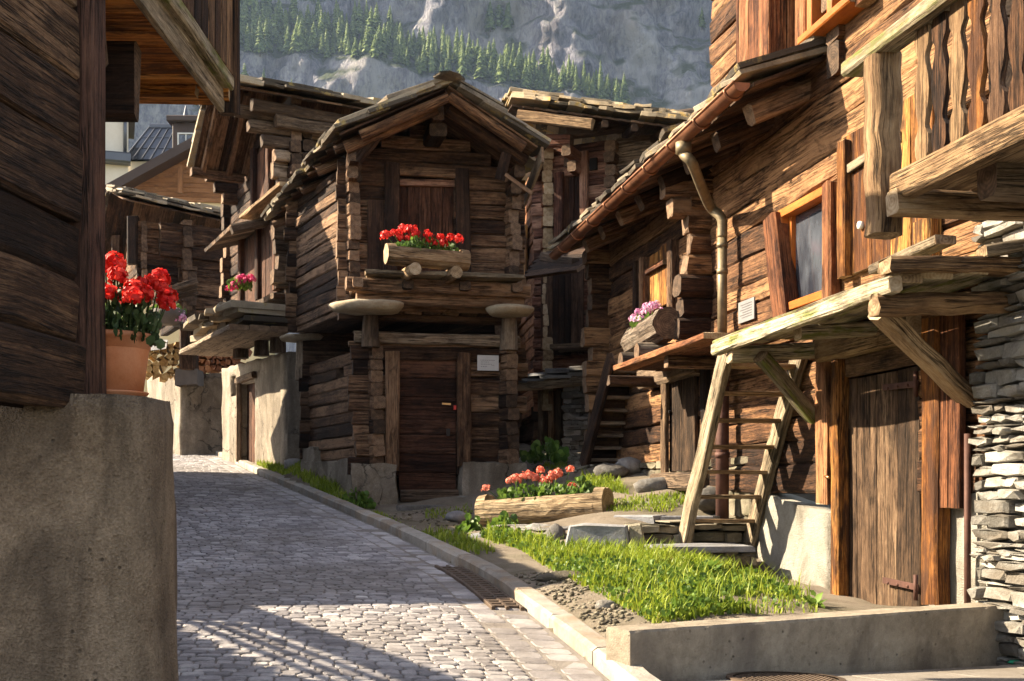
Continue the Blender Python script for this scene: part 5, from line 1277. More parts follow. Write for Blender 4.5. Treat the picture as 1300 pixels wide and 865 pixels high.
# ------------------------------------------------------------------ the long house on the right
rh = empty('log_house', (3.2, 11, 1), 'long sunlit log house on the right with copper gutter, balcony and plank door', 'house')
O0 = 7.55
RW = Wall((4.466 - .195 * O0, O0), (-.195, 1)); RW.n = V(-1, -.195, 0).normalized()
uE = RW.u(767)                                    # far corner
uJ = RW.u(902)                                    # log-head joint
zwin0, zwin1 = RW.z(1010, 395), RW.z(1010, 262)
# near section openings
n0, n1 = RW.u(1062), RW.u(997); n0, n1 = min(n0, n1), max(n0, n1)
f0, f1 = RW.u(845), RW.u(812); fz0, fz1 = RW.z(830, 392), RW.z(830, 318)
dd0, dd1 = RW.u(1163), RW.u(1060); dz0, dz1 = .66, 2.62
g0, g1 = RW.u(884), RW.u(852); gz0, gz1 = RW.z(868, 598), RW.z(868, 482)
t0, t1 = RW.u(1100), RW.u(1040); tz0, tz1 = 5.35, 6.5
mb = MB()
logs(mb, RW, 0, uJ, 1.55, 7.2, h=.235, th=.2, e0=.1, e1=.0, holes=[(n0, n1, zwin0, zwin1), (dd0 - .02, dd1 + .02, 0, dz1), (t0, t1, tz0, tz1)], jit=.018, eseed=.0)
mb.build('near_wall', 'wood_house', rh)
mb = MB()
logs(mb, RW, uJ + .1, uE, 1.9, 5.0, h=.225, th=.2, e0=0, e1=.22, holes=[(f0, f1, fz0, fz1), (g0, g1, 0, gz1)], jit=.018, out=-.02); mb.build('far_wall', 'wood_house', rh)
mb = MB()
i = 0; z = 2.95
while z < 5.05:
    hh = U(.18, .24); c = RW.pt(uJ + .06 + U(-.02, .02), z + hh / 2); beam(mb, c - RW.n * .1, c + RW.n * (U(.16, .26) if z > 3.6 else U(.3, .36)), U(.19, .23), hh - .01, jit=.016, ch=.2); z += hh
mb.build('log_heads', 'wood_house', rh)
Ew = Wall(RW.pt(uE, 0).xy, (.98, .19)); Ew.n = V(-.19, .98, 0)
mb = MB(); logs(mb, Ew, 0, 4, 1.9, 5.0, h=.225, th=.2, e0=.26, e1=0, zoff=.11, jit=.016, eseed=.08); mb.build('end_wall', 'wood_house', rh)
mb = MB(); rubble(mb, RW, RW.u(950), uE + .1, 1.0, 1.92, (.10, .2), (.2, .6), .25, -.01); mb.build('stone_footing', 'stone_wall', rh)
# rendered plinth of the near section
mb = MB(); wallsheet(mb, RW, dd1 + .12, RW.u(962), lambda u: .3, lambda u: RW.z(1000, 640) - .05 + .12 * (u - 2.4), .25, amp=.03, step=.07); mb.build('rendered_plinth', 'plaster_rough', rh); mb = MB(); wallsheet(mb, RW, .0, dd0 - .16, lambda u: .3, lambda u: 1.55, .25, amp=.02, step=.06)
mb.build('rendered_plinth', 'plaster_rough', rh)
mb = MB(); 
for px, w in ((962, .1),): pass
# plank door
dr = MB(); planks(dr, RW, dd0, dd1, dz0 + .04, dz1 - .16, -.03, 4, .05, gap=.008, jit=.005); door = dr.build('plank_door', 'wood_plank', rh)
mb = MB(); a = RW.pt((dd0 + dd1) / 2, 0, .005); beam(mb, RW.pt(dd0 + .02, dz1 - .07, -.02), RW.pt(dd1 - .02, dz1 - .07, -.02), .06, .15); mb.build('rail', 'wood_fence', door)
for zz in (RW.z(1140, 492), RW.z(1140, 742)):
    mb = MB(); beam(mb, RW.pt(dd0 - .05, zz, .012), RW.pt(dd0 + .44, zz + .015, .012), .012, .045, jit=.001); tube(mb, [RW.pt(dd0 - .03, zz - .09, .02), RW.pt(dd0 - .03, zz + .09, .02)], .016); 
    for k in range(3): tube(mb, [RW.pt(dd0 + .08 + k * .14, zz, .015), RW.pt(dd0 + .08 + k * .14, zz, .026)], .011, 8)
    hd = mb.build('hinge', ['rust'], door); hd.data.materials.append(MATS['rust'])
mb = MB(); a = RW.at(1062, 605); tube(mb, [RW.pt(dd1 + .03, a[1], .0), RW.pt(dd1 + .03, a[1], .07), RW.pt(dd1 - .07, a[1] - .01, .085)], .012, 8); mb.build('latch', 'brass', door)
mb = MB(); q = [RW.pt(dd1 - .02, dz0 + .12, .0), RW.pt(dd1 - .02, dz0 + .01, .0), RW.pt(dd1 - .75, dz0 + .01, .0)]; prism(mb, [p + RW.n * .02 for p in q], RW.n, .02); kb = mb.build('patch_board', 'wood_russet', door)
def jam2(px, pyt, pyb, w, mat, out=.09, th=.12, name='door_jamb', lean=0):
    u, zt_ = RW.at(px, pyt, out); zb_ = RW.z(px, pyb, out); mb = MB(); beam(mb, RW.pt(u - lean, zb_, out - th/2), RW.pt(u + lean, zt_, out - th/2), w, th, up=RW.n, jit=.008, seg=.25); return mb.build(name, mat, rh)
jam2(1057, 428, 772, .12, 'wood_orange'); jam2(1178, 404, 768, .20, 'wood_orange', out=.12)
mb = MB(); beam(mb, RW.pt(dd0 - .1, dz1 + .10, .05), RW.pt(dd1 + .1, dz1 + .10, .05), .16, .2, jit=.012); mb.build('door_lintel', 'wood_log', rh)
jam2(1042, 430, 640, .20, 'wood_russet', out=.07, th=.05, name='wall_board'); 
u, zt_ = RW.at(1212, 398); zb_ = RW.z(1212, 645); mb = MB(); planks(mb, RW, RW.u(1234), RW.u(1191), zb_, zt_, .09, 3, .05); mb.build('wall_board', 'wood_russet', rh)
# tall window with orange frame
wf = MB(); fo = .02; wn0, wn1 = RW.u(1060), RW.u(998)
for a, b, c, d in ((wn0, wn1, zwin1 - .07, zwin1), (wn0, wn1, zwin0, zwin0 + .07)): beam(wf, RW.pt(a, (c + d) / 2, fo), RW.pt(b, (c + d) / 2, fo), .12, d - c, jit=.001, ch=.05)
for a, b in ((wn0, wn0 + .07), (wn1 - .07, wn1)): beam(wf, RW.pt((a + b) / 2, zwin0 + .07, fo), RW.pt((a + b) / 2, zwin1 - .07, fo), .07, .12, up=RW.n, jit=.001, ch=.05)
for a, b in ((wn0 + .085, wn0 + .13), (wn1 - .13, wn1 - .085)): beam(wf, RW.pt((a + b) / 2, zwin0 + .07, -.02), RW.pt((a + b) / 2, zwin1 - .07, -.02), .05, .06, up=RW.n, jit=.001, ch=.05)
win = wf.build('window', 'wood_clean', rh)
mb = MB(); vs = [RW.pt(a, b, -.03) for a, b in ((wn0, zwin0), (wn1, zwin0), (wn1, zwin1), (wn0, zwin1))]; mb.add(vs, [[0, 1, 2, 3]], [[(0, 0)] * 4], .5); mb.build('pane', 'glass', win)
mb = MB(); beam(mb, RW.pt(RW.u(985, .16), RW.z(985, 420, .16), .05), RW.pt(RW.u(972, .16), RW.z(972, 276, .16), .07), .26, .16, up=RW.n, jit=.012); mb.build('window_post', 'wood_russet', rh)
jam2(1047, 232, 380, .14, 'wood_russet', out=.13, name='window_post')
jam2(1066, 180, 352, .12, 'wood_orange', out=.14, th=.08, name='shutter_post')
mb = MB(); planks(mb, RW, RW.u(1196), RW.u(1073), RW.z(1100, 345), RW.z(1100, 165), .07, 5, .04); sh = mb.build('shutter_boards', 'wood_orange', rh)
mb = MB(); beam(mb, RW.pt(RW.u(1140, .1), RW.z(1140, 172, .1), .09), RW.pt(RW.u(1074, .1), RW.z(1074, 216, .1), .09), .04, .07, jit=.003); mb.build('batten', 'wood_grey', sh)
mb = MB(); a = RW.at(1090, 286, .1); tube(mb, [RW.pt(a[0], a[1], .07), RW.pt(a[0], a[1], .10)], .03, 10); mb.build('knob', 'white_paint', sh)
jam2(1168, 280, 345, .20, 'wood_orange', out=.10, name='window_post')
# upper window at the top edge and boarded bay
wf = MB()
for a, b in ((t0, t0 + .08), (t1 - .08, t1), ((t0 + t1) / 2 - .04, (t0 + t1) / 2 + .04)): beam(wf, RW.pt((a + b) / 2, tz0, .04), RW.pt((a + b) / 2, tz1, .04), .09, .14, up=RW.n, jit=.001, ch=.05)
beam(wf, RW.pt(t0 - .05, tz0 - .03, .07), RW.pt(t1 + .05, tz0 - .03, .07), .2, .07, jit=.001)
win = wf.build('upper_window', 'wood_clean', rh); mb = MB(); vs = [RW.pt(a, b, -.01) for a, b in ((t0, tz0), (t1, tz0), (t1, tz1), (t0, tz1))]; mb.add(vs, [[0, 1, 2, 3]], [[(0, 0)] * 4], .5); mb.build('pane', 'glass', win)
mb = MB(); planks(mb, RW, t1 + .03, t1 + .22, tz0 - .1, tz1 + .2, .12, 1, .1); mb.build('window_board', 'wood_russet', rh); mb = MB(); planks(mb, RW, t0 - .2, t0 - .03, tz0 - .1, tz1 + .2, .12, 1, .1); mb.build('window_board', 'wood_russet', rh)
b0 = RW.u(1017); bo = min((o_ for o_ in np.arange(.1, .6, .01)), key=lambda o_: abs(RW.u(976, o_) - b0)); b1 = RW.u(938, bo); bzb = RW.z(990, 76, bo); bo = float(bo)
mb = MB(); planks(mb, RW, b0, b1, bzb - .02, bzb + 2.2, bo, 3, .05); BN = Wall(RW.pt(b0, 0, 0).xy, (RW.n.x, RW.n.y)); BN.n = -RW.d; planks(mb, BN, .0, bo - .05, bzb, bzb + 2.2, .0, 2, .05)
mb.build('bay_boarding', 'wood_russet', rh)
mb = MB(); beam(mb, RW.pt(b0 + .02, bzb - .05, bo + .05), RW.pt(b0 + .02, bzb - .05, -.1), .16, .18, jit=.012); mb.build('bay_beam', 'wood_barn', rh)
mb = MB(); beam(mb, RW.pt(b1 + .04, bzb + .05, bo/2), RW.pt(b1 + .04, bzb + 2.2, bo/2), bo, .08, up=RW.d, jit=.004); mb.build('bay_side', 'wood_russet', rh)
# roof over the far section
eo = .62; ez = 4.86
ee = lambda u, o, z: RW.pt(u, z, o)
uR0 = RW.u(958, eo); uR1 = RW.u(712, eo) 
q = (ee(uR0, eo, ez + .02), ee(uR1, eo, ez - .05), ee(uR1, -2.6, ez + 1.35), ee(uR0, -2.6, ez + 1.35))
mb = MB(); deck(mb, q, 24); mb.build('roof_boards', 'wood_barn', rh)
mb = MB(); slabs(mb, q, .4, .45, .04, .06, .07); slabs(mb, tuple(p + V(0, 0, .06) for p in q), .5, .5, .04, .07, .05); mb.build('roof_slabs', 'roof_slate', rh)
q2 = (ee(uR1, -5.8, ez - .05), ee(uR0, -5.8, ez), ee(uR0, -2.6, ez + 1.35), ee(uR1, -2.6, ez + 1.35)); mb = MB(); slabs(mb, q2, .5, .6); deck(mb, q2, 20); r2 = mb.build('back_roof', 'roof_slate', rh); r2.data.materials.append(MATS['wood_barn'])
for k in range(8):
    u_ = uR0 + .35 + k * .78
    if u_ > uE + .3: break
    mb = MB(); beam(mb, RW.pt(u_, ez - .12, eo - .10), RW.pt(u_, ez + .18, -.15), .16, .17, jit=.012); mb.build('rafter', 'wood_barn', rh)
mb = MB(); beam(mb, RW.pt(uJ + .06, ez - .35, .42), RW.pt(uJ + .06, ez - .33, -.1), .2, .2, jit=.014); beam(mb, RW.pt(uJ + .06, ez - .16, .5), RW.pt(uJ + .06, ez - .14, -.1), .2, .18, jit=.014); mb.build('purlin', 'wood_barn', rh)
# high gable part above
mb = MB(); q3 = (RW.pt(-1.0, 7.3, 1.7), RW.pt(uR0 + .2, 7.3, 1.7), RW.pt(uR0 + .2, 9.2, -3), RW.pt(-1.0, 9.2, -3)); deck(mb, q3, 20); slabs(mb, tuple(p + V(0, 0, .03) for p in q3), .5, .55); mb.build('upper_roof', 'wood_barn', rh)
mb = MB(); vs = [RW.pt(uR0 - .2, 1.5, -.3), RW.pt(uR0 - .2, 1.5, -5.8), RW.pt(uR0 - .2, 8.2, -5.8), RW.pt(uR0 - .2, 8.4, -3), RW.pt(uR0 - .2, 7.2, -.3)]
Es = Wall(RW.pt(uR0 - .1, 0, 0).xy, (.98, .19)); Es.n = V(-.19, .98, 0); logs(mb, Es, .05, 5.8, 4.9, 7.6, h=.25, th=.2, e0=.1); mb.build('upper_end_wall', 'wood_house', rh)
# gutter and downpipe
gt = MB(); ga, gb = RW.pt(uR0 + .02, ez + .03, eo + .10), RW.pt(uR1 - .05, ez - .07, eo + .10); d = (gb - ga).normalized(); n_seg = 12; rad = .072; vs = []; fs = []
s = RW.n
for k in range(n_seg + 1):
    c = ga.lerp(gb, k / n_seg)
    for i in range(11): a = math.pi * i / 10 + math.pi; vs.append(c + s * math.cos(a) * rad + UPV * math.sin(a) * rad)
    for i in range(11): a = 2 * math.pi - math.pi * i / 10; vs.append(c + s * math.cos(a) * rad * .93 + UPV * (math.sin(a) * rad * .93))
for k in range(n_seg):
    for i in range(22): fs.append([k*22 + i, k*22 + (i + 1) % 22, (k+1)*22 + (i + 1) % 22, (k+1)*22 + i])
gt.add(vs, fs, [[(0, 0)] * 4] * len(fs), .5, 0, True)
tube(gt, [ga + s * rad + V(0, 0, .0), gb + s * rad], .014, 8)
for e_, c in ((0, ga), (1, gb)): gt.add([c + s * math.cos(math.pi * i / 10 + math.pi) * rad + UPV * math.sin(math.pi * i / 10 + math.pi) * rad for i in range(11)], [list(range(11))], [[(0, 0)] * 11], .5)
gut = gt.build('gutter', 'copper', rh)
for k in range(9):
    c = ga.lerp(gb, (k + .25) / 9); mb = MB(); tube(mb, [c + s * math.cos(math.pi * i / 10 + math.pi) * (rad + .008) + UPV * math.sin(math.pi * i / 10 + math.pi) * (rad + .008) for i in range(11)], .014, 6); mb.build('gutter_bracket', 'copper', gut)
u0_ = RW.u(868, eo + .1); top = ga.lerp(gb, (u0_ - uR0) / (uR1 - uR0)) - V(0, 0, .06); uP = RW.u(917, .14)
pts = smooth_path([top, top - V(0, 0, .10), top - V(0, 0, .20) - RW.n * .06 - RW.d * .06, RW.pt(u0_ * .55 + uP * .45, top.z - .34, .46), RW.pt(uP + .06, top.z - .44, .24), RW.pt(uP, top.z - .56, .15), RW.pt(uP, top.z - .75, .14)], 6)
mb = MB(); tube(mb, pts, .050, 14); tube(mb, [pts[0], pts[6]], .075, 14); mb.build('downpipe_bend', 'copper_aged', rh)
mb = MB(); zmid = RW.z(918, 440, .14); tube(mb, [pts[-1], RW.pt(uP, zmid, .14)], .048, 14)
for zz in (pts[-1].z - .1, 3.7): tube(mb, [RW.pt(uP, zz, .14), RW.pt(uP, zz + .05, .14)], .056, 14)
mb.build('downpipe', 'copper_aged', rh)
mb = MB(); tube(mb, [RW.pt(uP, zmid + .05, .14), RW.pt(uP, 1.15, .14)], .066, 14)
for zz in (1.9, 2.6): tube(mb, [RW.pt(uP, zz, .14), RW.pt(uP, zz + .05, .14)], .075, 14)
mb.build('downpipe', 'rust', rh)
# small hatch window and low door of the far section
mb = MB(); planks(mb, RW, f0, f1, fz0, fz1, -.02, 4); hs = mb.build('hatch', 'wood_orange', rh); mb = MB(); beam(mb, RW.pt(f0, fz1 - .22, .01), RW.pt(f1, fz1 - .22, .01), .05, .07); mb.build('batten', 'wood_russet', hs)
for px, w in ((848, .14), (812, .12), (804, .10)): jam2(px, 306 + (848 - px) * .6, 398, w, 'wood_barn', out=.08, name='hatch_post')
mb = MB(); planks(mb, RW, g0, g1, gz0, gz1, .02, 2, .05); gd = mb.build('low_door', 'wood_plank', rh)
mb = MB(); beam(mb, RW.pt(g1 - .1, (gz0 + gz1) / 2 + .17, .05), RW.pt(g1 + .1, (gz0 + gz1) / 2 + .17, .05), .02, .03); mb.build('bolt', ['iron_dark'], gd).data.materials.append(MATS['iron_dark'])
jam2(841, 480, 600, .16, 'wood_plank', out=.10, th=.06, name='door_jamb'); jam2(891, 460, 560, .14, 'wood_dark', out=.08, name='door_jamb')
mb = MB(); beam(mb, RW.pt(g0 - .3, gz1 + .12, .04), RW.pt(g1 + .9, gz1 + .12, .04), .18, .24, jit=.014); mb.build('door_lintel', 'wood_pale', rh)
mb = MB(); beam(mb, RW.pt(g0 - .3, gz0 - .12, .06), RW.pt(g1 + .3, gz0 - .12, .06), .2, .2, jit=.014); mb.build('sill_beam', 'wood_pale', rh)
# shelf of the far section
so_ = .78; zsh = RW.z(890, 424, so_)
mb = MB(); lay(mb, RW, RW.u(893, so_), RW.u(778, so_), zsh - .02, so_ - .06, .05, .06, 3, rag=.03); mb.build('shelf', 'wood_russet', rh)
for px in (878, 800): mb = MB(); u_ = RW.u(px, .4); beam(mb, RW.pt(u_, zsh - .11, -.05), RW.pt(u_, zsh - .10, so_ - .12), .12, .12, jit=.01); mb.build('shelf_joist', 'wood_barn', rh)
a = RW.pt(RW.u(848, .42), 0, .42); b = RW.pt(RW.u(806, .42), 0, .42); zc = zsh + .15 + .165; a.z = zc + .06; b.z = zc
pl2, d, s, u = log_planter('log_planter', 'barky log planter with pink flowers on the shelf of the right house', b, a, .175, [(.22, .5, .10), (.74, .5, .10)], 'wood_bark', end='end_dark')
fb = b.lerp(a, .42) + V(0, 0, .07)
flowers('pink_geraniums', 'pink flowers in the barky log planter on the right house shelf', 'flowers', fb, d.xy, .8, .22, .14, 150, [(x, U(-.1, .05), U(.10, .24)) for x in (-.42, -.34, -.26, -.2, -.12, -.05, .02, .1, .17, .25, .33, -.38, -.16)], 'petal_pink', .05, .05)
# grey notice
mb = MB(); u_, z_ = RW.at(948, 394, .03); u2 = RW.u(938, .03); u1_ = RW.u(958, .03); z1_ = RW.z(948, 381, .03); z0_ = RW.z(948, 408, .03)
box(mb, RW.pt((u1_ + u2) / 2, z0_, .03), abs(u2 - u1_), .012, z1_ - z0_, RW.d, bev=.003); nb = mb.build('notice_board', 'notice'); tag(nb, 'small grey lettered notice on the log wall beside the downpipe', 'sign')
mb = MB(); uu0 = min(u1_, u2); ww = abs(u2 - u1_)
for k in range(6): 
    uq = uu0 + ww * .14
    while uq < uu0 + ww * U(.7, .9): l_ = U(.015, .04); box(mb, RW.pt(uq + l_ / 2, z1_ - (z1_ - z0_) * (.2 + .12 * k), .037), l_, .004, .007, RW.d); uq += l_ + .01
mb.build('lettering', 'ink', nb)
# ------------------------------------------------------------------ porch canopy with braces (part of the house)
cz = 2.80; co_ = .88
c0u, c1u = RW.u(1130, co_), RW.u(905, co_)
mb = MB(); w = co_ / 4
for i in range(4):
    o = w * (i + .5); zz = cz + .14 * (1 - (i + .5) / 4)
    a, b = RW.pt(c0u + U(-.01, .05), zz + .02, o), RW.pt(c1u + U(-.05, .05), zz - .02, o)
    beam(mb, a, b, w - .012, .055, jit=.007, seg=.3)
mb.build('canopy_boards', 'wood_mossy', rh)
mb = MB(); beam(mb, RW.pt(c0u, cz - .0, co_ - .03), RW.pt(c1u, cz - .05, co_ - .03), .09, .10, jit=.009, seg=.3); mb.build('canopy_edge', 'wood_mossy', rh)
mb = MB(); beam(mb, RW.pt(c0u + .03, cz + .11, co_ + .02), RW.pt(c0u + .03, cz + .14, -.05), .16, .09, jit=.012, seg=.15); beam(mb, RW.pt(c0u + .16, cz - .10, co_ + .02), RW.pt(c0u + .16, cz - .06, -.08), .15, .13, jit=.016, seg=.15, ch=.3); mb.build('canopy_beam', 'wood_log', rh)
mb = MB(); beam(mb, RW.pt(c1u - .25, cz - .12, co_ - .05), RW.pt(c1u - .25, cz - .06, -.05), .14, .13, jit=.014); mb.build('canopy_beam', 'wood_mossy', rh); mb = MB(); beam(mb, RW.pt(c1u - 1.3, cz - .08, co_ - .15), RW.pt(c1u - 1.3, cz - .02, -.05), .12, .1, jit=.012); mb.build('canopy_beam', 'wood_mossy', rh)
mb = MB(); beam(mb, RW.pt(c0u + .26, cz - .12, co_ - .06), P(1232, 508, RW.pt(RW.u(1232), 0).y), .12, .12, up=RW.d, jit=.010, seg=.2); mb.build('brace', 'wood_log', rh)
mb = MB(); ub_ = RW.u(1026, .1); beam(mb, RW.pt(c1u - .38, cz - .14, .62), RW.pt(ub_, RW.z(1026, 530, .1), .06), .11, .12, up=RW.d, jit=.010, seg=.2); mb.build('brace', 'wood_mossy', rh)
mb = MB(); beam(mb, RW.pt(c0u + .12, cz + .30, .45), RW.pt(c0u + 1.0, cz + .28, .42), .14, .06, jit=.006); mb.build('loose_plank', 'wood_grey', rh)
mb = MB(); beam(mb, RW.pt(c0u - .02, cz + .20, .30), RW.pt(c0u - .05, cz + .32, -.35), .12, .07, jit=.006); mb.build('loose_plank', 'wood_grey', rh)
# ------------------------------------------------------------------ balcony of the right house
bO = 1.2; zb0, zr_ = 3.12, 3.98
uB1 = RW.u(1142, bO); uB0 = uB1 - 3.6
mb = MB(); beam(mb, RW.pt(uB0, zb0 + .06, bO), RW.pt(uB1 + .02, zb0 + .06, bO), .10, .15, jit=.006); mb.build('balcony_beam', 'wood_log', rh)
mb = MB(); beam(mb, RW.pt(uB1 - .03, zb0 - .03, bO + .06), RW.pt(uB1 - .03, zb0 - .01, -.4), .13, .13, jit=.006); mb.build('balcony_beam', 'wood_log', rh)
mb = MB()
for i in range(5): beam(mb, RW.pt(uB0, zb0 + .05, .05 + i * .23), RW.pt(uB1 - .1, zb0 + .05, .05 + i * .23), .22, .04)
mb.build('balcony_floor', 'wood_log', rh)
mb = MB(); beam(mb, RW.pt(uB1 - .55, zb0 - .02, bO - .15), RW.pt(uB1 - .55, zb0 - .02, -.1), .17, .2, jit=.008); mb.build('balcony_joist', 'wood_pale', rh)
mb = MB(); beam(mb, RW.pt(uB0, zr_, bO + .02), RW.pt(uB1 + .48, zr_ - .02, bO + .02), .14, .08, jit=.006); mb.build('handrail', 'wood_mossy', rh)
mb = MB(); up_ = RW.u(1121, bO) ; beam(mb, RW.pt(up_, zb0 - .16, bO), RW.pt(up_, zr_ - .05, bO), .16, .16, up=RW.n, jit=.009, seg=.1); mb.build('balcony_post', 'wood_log', rh)
def baluster(u_, k_):
    prof = [(.0, .055), (.04, .075), (.10, .085), (.17, .078), (.22, .048), (.25, .04), (.30, .05), (.40, .078), (.50, .09), (.60, .078), (.70, .05), (.75, .04), (.78, .048), (.83, .078), (.90, .085), (.96, .075), (1.0, .06)]
    mb = MB(); H = zr_ - .04 - (zb0 + .14); th = .028; vs = []; ou, ov = U(0, 30), U(0, 30)
    for o in (bO + th / 2, bO - th / 2):
        for f, w in prof: w = w * .78; vs += [RW.pt(u_ - w, zb0 + .14 + f * H, o), RW.pt(u_ + w, zb0 + .14 + f * H, o)]
    K = len(prof) * 2; fs = []; us = []
    for k in range(len(prof) - 1):
        for base, fl in ((0, 0), (K, 1)):
            f = [base + 2*k, base + 2*k + 1, base + 2*k + 3, base + 2*k + 2]; f = f[::-1] if fl else f; fs.append(f); us.append([(vs[q].z + ou, (vs[q] - RW.o).dot(RW.d) + ov) for q in f])
        for j in (0, 1):
            f = [2*k + j, 2*k + 2 + j, K + 2*k + 2 + j, K + 2*k + j]; fs.append(f); us.append([(vs[q].z + ou, ov + (0 if q < K else th)) for q in f])
    mb.add(vs, fs, us, R()); mb.build('baluster', ['wood_log', 'wood_house', 'wood_log', 'wood_orange', 'wood_barn', 'wood_house', 'wood_russet'][k_ % 7], rh)
for k in range(21): baluster(uB1 - .17 - k * .158 - .07, k)
mb = MB(); beam(mb, RW.pt(uB0, zb0 + .5, bO - .05), RW.pt(uB1 - .2, zb0 + .5, bO - .05), .03, .07, jit=.003); mb.build('balcony_rail', 'wood_orange', rh)
# ------------------------------------------------------------------ dry stone corner of the next house
sw = empty('stone_wall', RW.pt(-1, .5), 'pale dry-stone wall with deep joints at the right edge under the balcony', 'wall')
SW = Wall(RW.pt(-.02, 0, .05).xy, (.195, -1)); SW.n = RW.n
mb = MB(); rubble(mb, SW, 0, 2.6, .2, 3.3, (.03, .095), (.10, .42), .35, .02, jit=.02, rough=.03)
lump(mb, SW.pt(1.3, .1, -.25), 2.6, .35, 3.2, SW.d, .01)

mb.build('masonry', 'stone_pale', sw)
mb = MB(); tube(mb, [RW.pt(.05, .55, .06), RW.pt(.05, 1.95, .06)], .022, 10); mb.build('rusty_pipe', 'rust', rh)
# ------------------------------------------------------------------ ladder to the canopy
ld = empty('ladder', P(900, 690, 11), 'weathered plank ladder leaning against the mossy porch canopy', 'ladder')
lb, lt = P(867, 692, 11.1), P(923, 446, 9.95); sd = V(.98, .19, 0) * .66; nrm = (lt - lb).cross(sd).normalized()
rb0, rt0 = lb + sd, lt + sd
for a, b in ((lb, lt), (rb0, rt0)): mb = MB(); beam(mb, a, b, .075, .20, up=nrm, jit=.008, seg=.2, bow=.01); mb.build('stringer', 'wood_grey', ld)
for k in range(7):
    f = .135 + k * .133; mb = MB(); c, e_ = lb.lerp(lt, f), rb0.lerp(rt0, f); dx = (e_ - c).normalized(); beam(mb, c - dx * .03, e_ + dx * .03, .15, .035, up=V(0, 0, 1), jit=.005, seg=.2); mb.build('tread', 'wood_log', ld)
# ------------------------------------------------------------------ flower trough on the ground
a, b = P(612, 650, 13.4), P(772, 640, 12.7)
tr, d, s, u = log_planter('log_trough', 'long pale hollowed log trough with coral geraniums at the roadside', a, b, .19, [(.2, .4, .05), (.8, .4, .05)], 'wood_trough')
fb = a.lerp(b, .5) + V(0, 0, .06)
flowers('coral_geraniums', 'leggy coral geraniums growing in the pale log trough', 'flowers', fb, d.xy, 1.2, .26, .20, 300, heads_px([(617, 620), (656, 609), (663, 606), (672, 604), (681, 607), (686, 597), (704, 604), (700, 606), (708, 602), (724, 596), (696, 609), (726, 618), (690, 611), (648, 611)], 13.3, fb, d.xy), 'petal_coral', .056, .055, trail=14)
# terrace: slate slab, dry-stone, steps
def slabthing(name, label, pts, n, th, mat='slate_slab', jit=.01, bev=.012, cat='stone'):
    mb = MB(); prism(mb, pts, n, th, jit, bev=bev); o = mb.build(name, mat); return tag(o, label, cat)
TW = Wall(P(712, 720, 10.9).xy, (P(800, 720, 10.75) - P(712, 720, 10.9)).xy)
q = [TW.pp(713, 716), TW.pp(796, 722), TW.pp(803, 716), TW.pp(797, 667), TW.pp(742, 664), TW.pp(722, 668)]
slabthing('slate_slab', 'big upright blue-grey slate slab facing the terrace above the grass', [p + TW.n * .05 for p in q], TW.n, .10, bev=.02)
mb = MB(); q = [TW.pp(798, 722), TW.pp(824, 718), TW.pp(818, 690), TW.pp(812, 664), TW.pp(800, 666)]; prism(mb, [p + TW.n * .0 for p in q], TW.n, .14, .015, bev=.02); o = mb.build('slate_slab', 'stone_wall'); tag(o, 'mossy narrow upright stone right of the big slate slab', 'stone')
mb = MB(); T2 = Wall(P(812, 720, 11.0).xy, (P(985, 720, 11.3) - P(812, 720, 11.0)).xy)
rubble(mb, T2, 0, 1.22, .7, 1.28, (.05, .11), (.15, .45), .5, .0)
o = mb.build('terrace_wall', 'stone_wall'); tag(o, 'mossy dry-stone terrace wall behind the foot of the ladder', 'wall')
mb = MB(); T3 = Wall(P(650, 705, 11.9).xy, (P(725, 700, 11.2) - P(650, 705, 11.9)).xy); rubble(mb, T3, -.3, .62, .85, 1.22, (.07, .15), (.12, .3), .4, 0, rough=.06); o = mb.build('terrace_wall', 'stone_grey'); tag(o, 'low rough stones under the right end of the log trough', 'wall')
mb = MB(); T4 = Wall(P(842, 750, 10.25).xy, (P(958, 745, 10.5) - P(842, 750, 10.25)).xy); zst = P(850, 695, 10.25).z
rubble(mb, T4, .18, .92, .7, zst - .05, (.05, .1), (.12, .35), .45, .0); o = mb.build('stone_step', 'stone_wall'); tag(o, 'block of layered stones carrying the foot of the ladder', 'step')
q = [T4.pt(-.04, zst, .06), T4.pt(.86, zst, .05), T4.pt(.9, zst, -.45), T4.pt(0.02, zst, -.48)]; slabthing('stone_slab', 'thin flat stone slab under the foot of the ladder', q, V(0, 0, 1), .05)
zt_ = 1.335
q = [P(778, 659, 11.7), P(830, 664, 11.5), P(846, 656, 11.9), P(800, 650, 12.3)]; slabthing('paving_slab', 'pale flat terrace slab right of the log trough', [V(p.x, p.y, zt_) for p in q], V(0, 0, 1), .12)
q = [P(838, 662, 11.5), P(905, 664, 11.4), P(925, 657, 11.7), P(846, 652, 12.1)]; slabthing('paving_slab', 'grey flat terrace slab behind the ladder foot', [V(p.x, p.y, zt_ - .01) for p in q], V(0, 0, 1), .12)
q = [P(790, 636, 12.9), P(838, 642, 12.6), P(868, 634, 12.9), P(852, 626, 13.4), P(800, 628, 13.5)]; slabthing('paving_slab', 'rough grey slab at the wall below the pink flower shelf', [V(p.x, p.y, 1.46) for p in q], V(0, 0, 1), .14, 'stone_grey')
mb = MB(); 
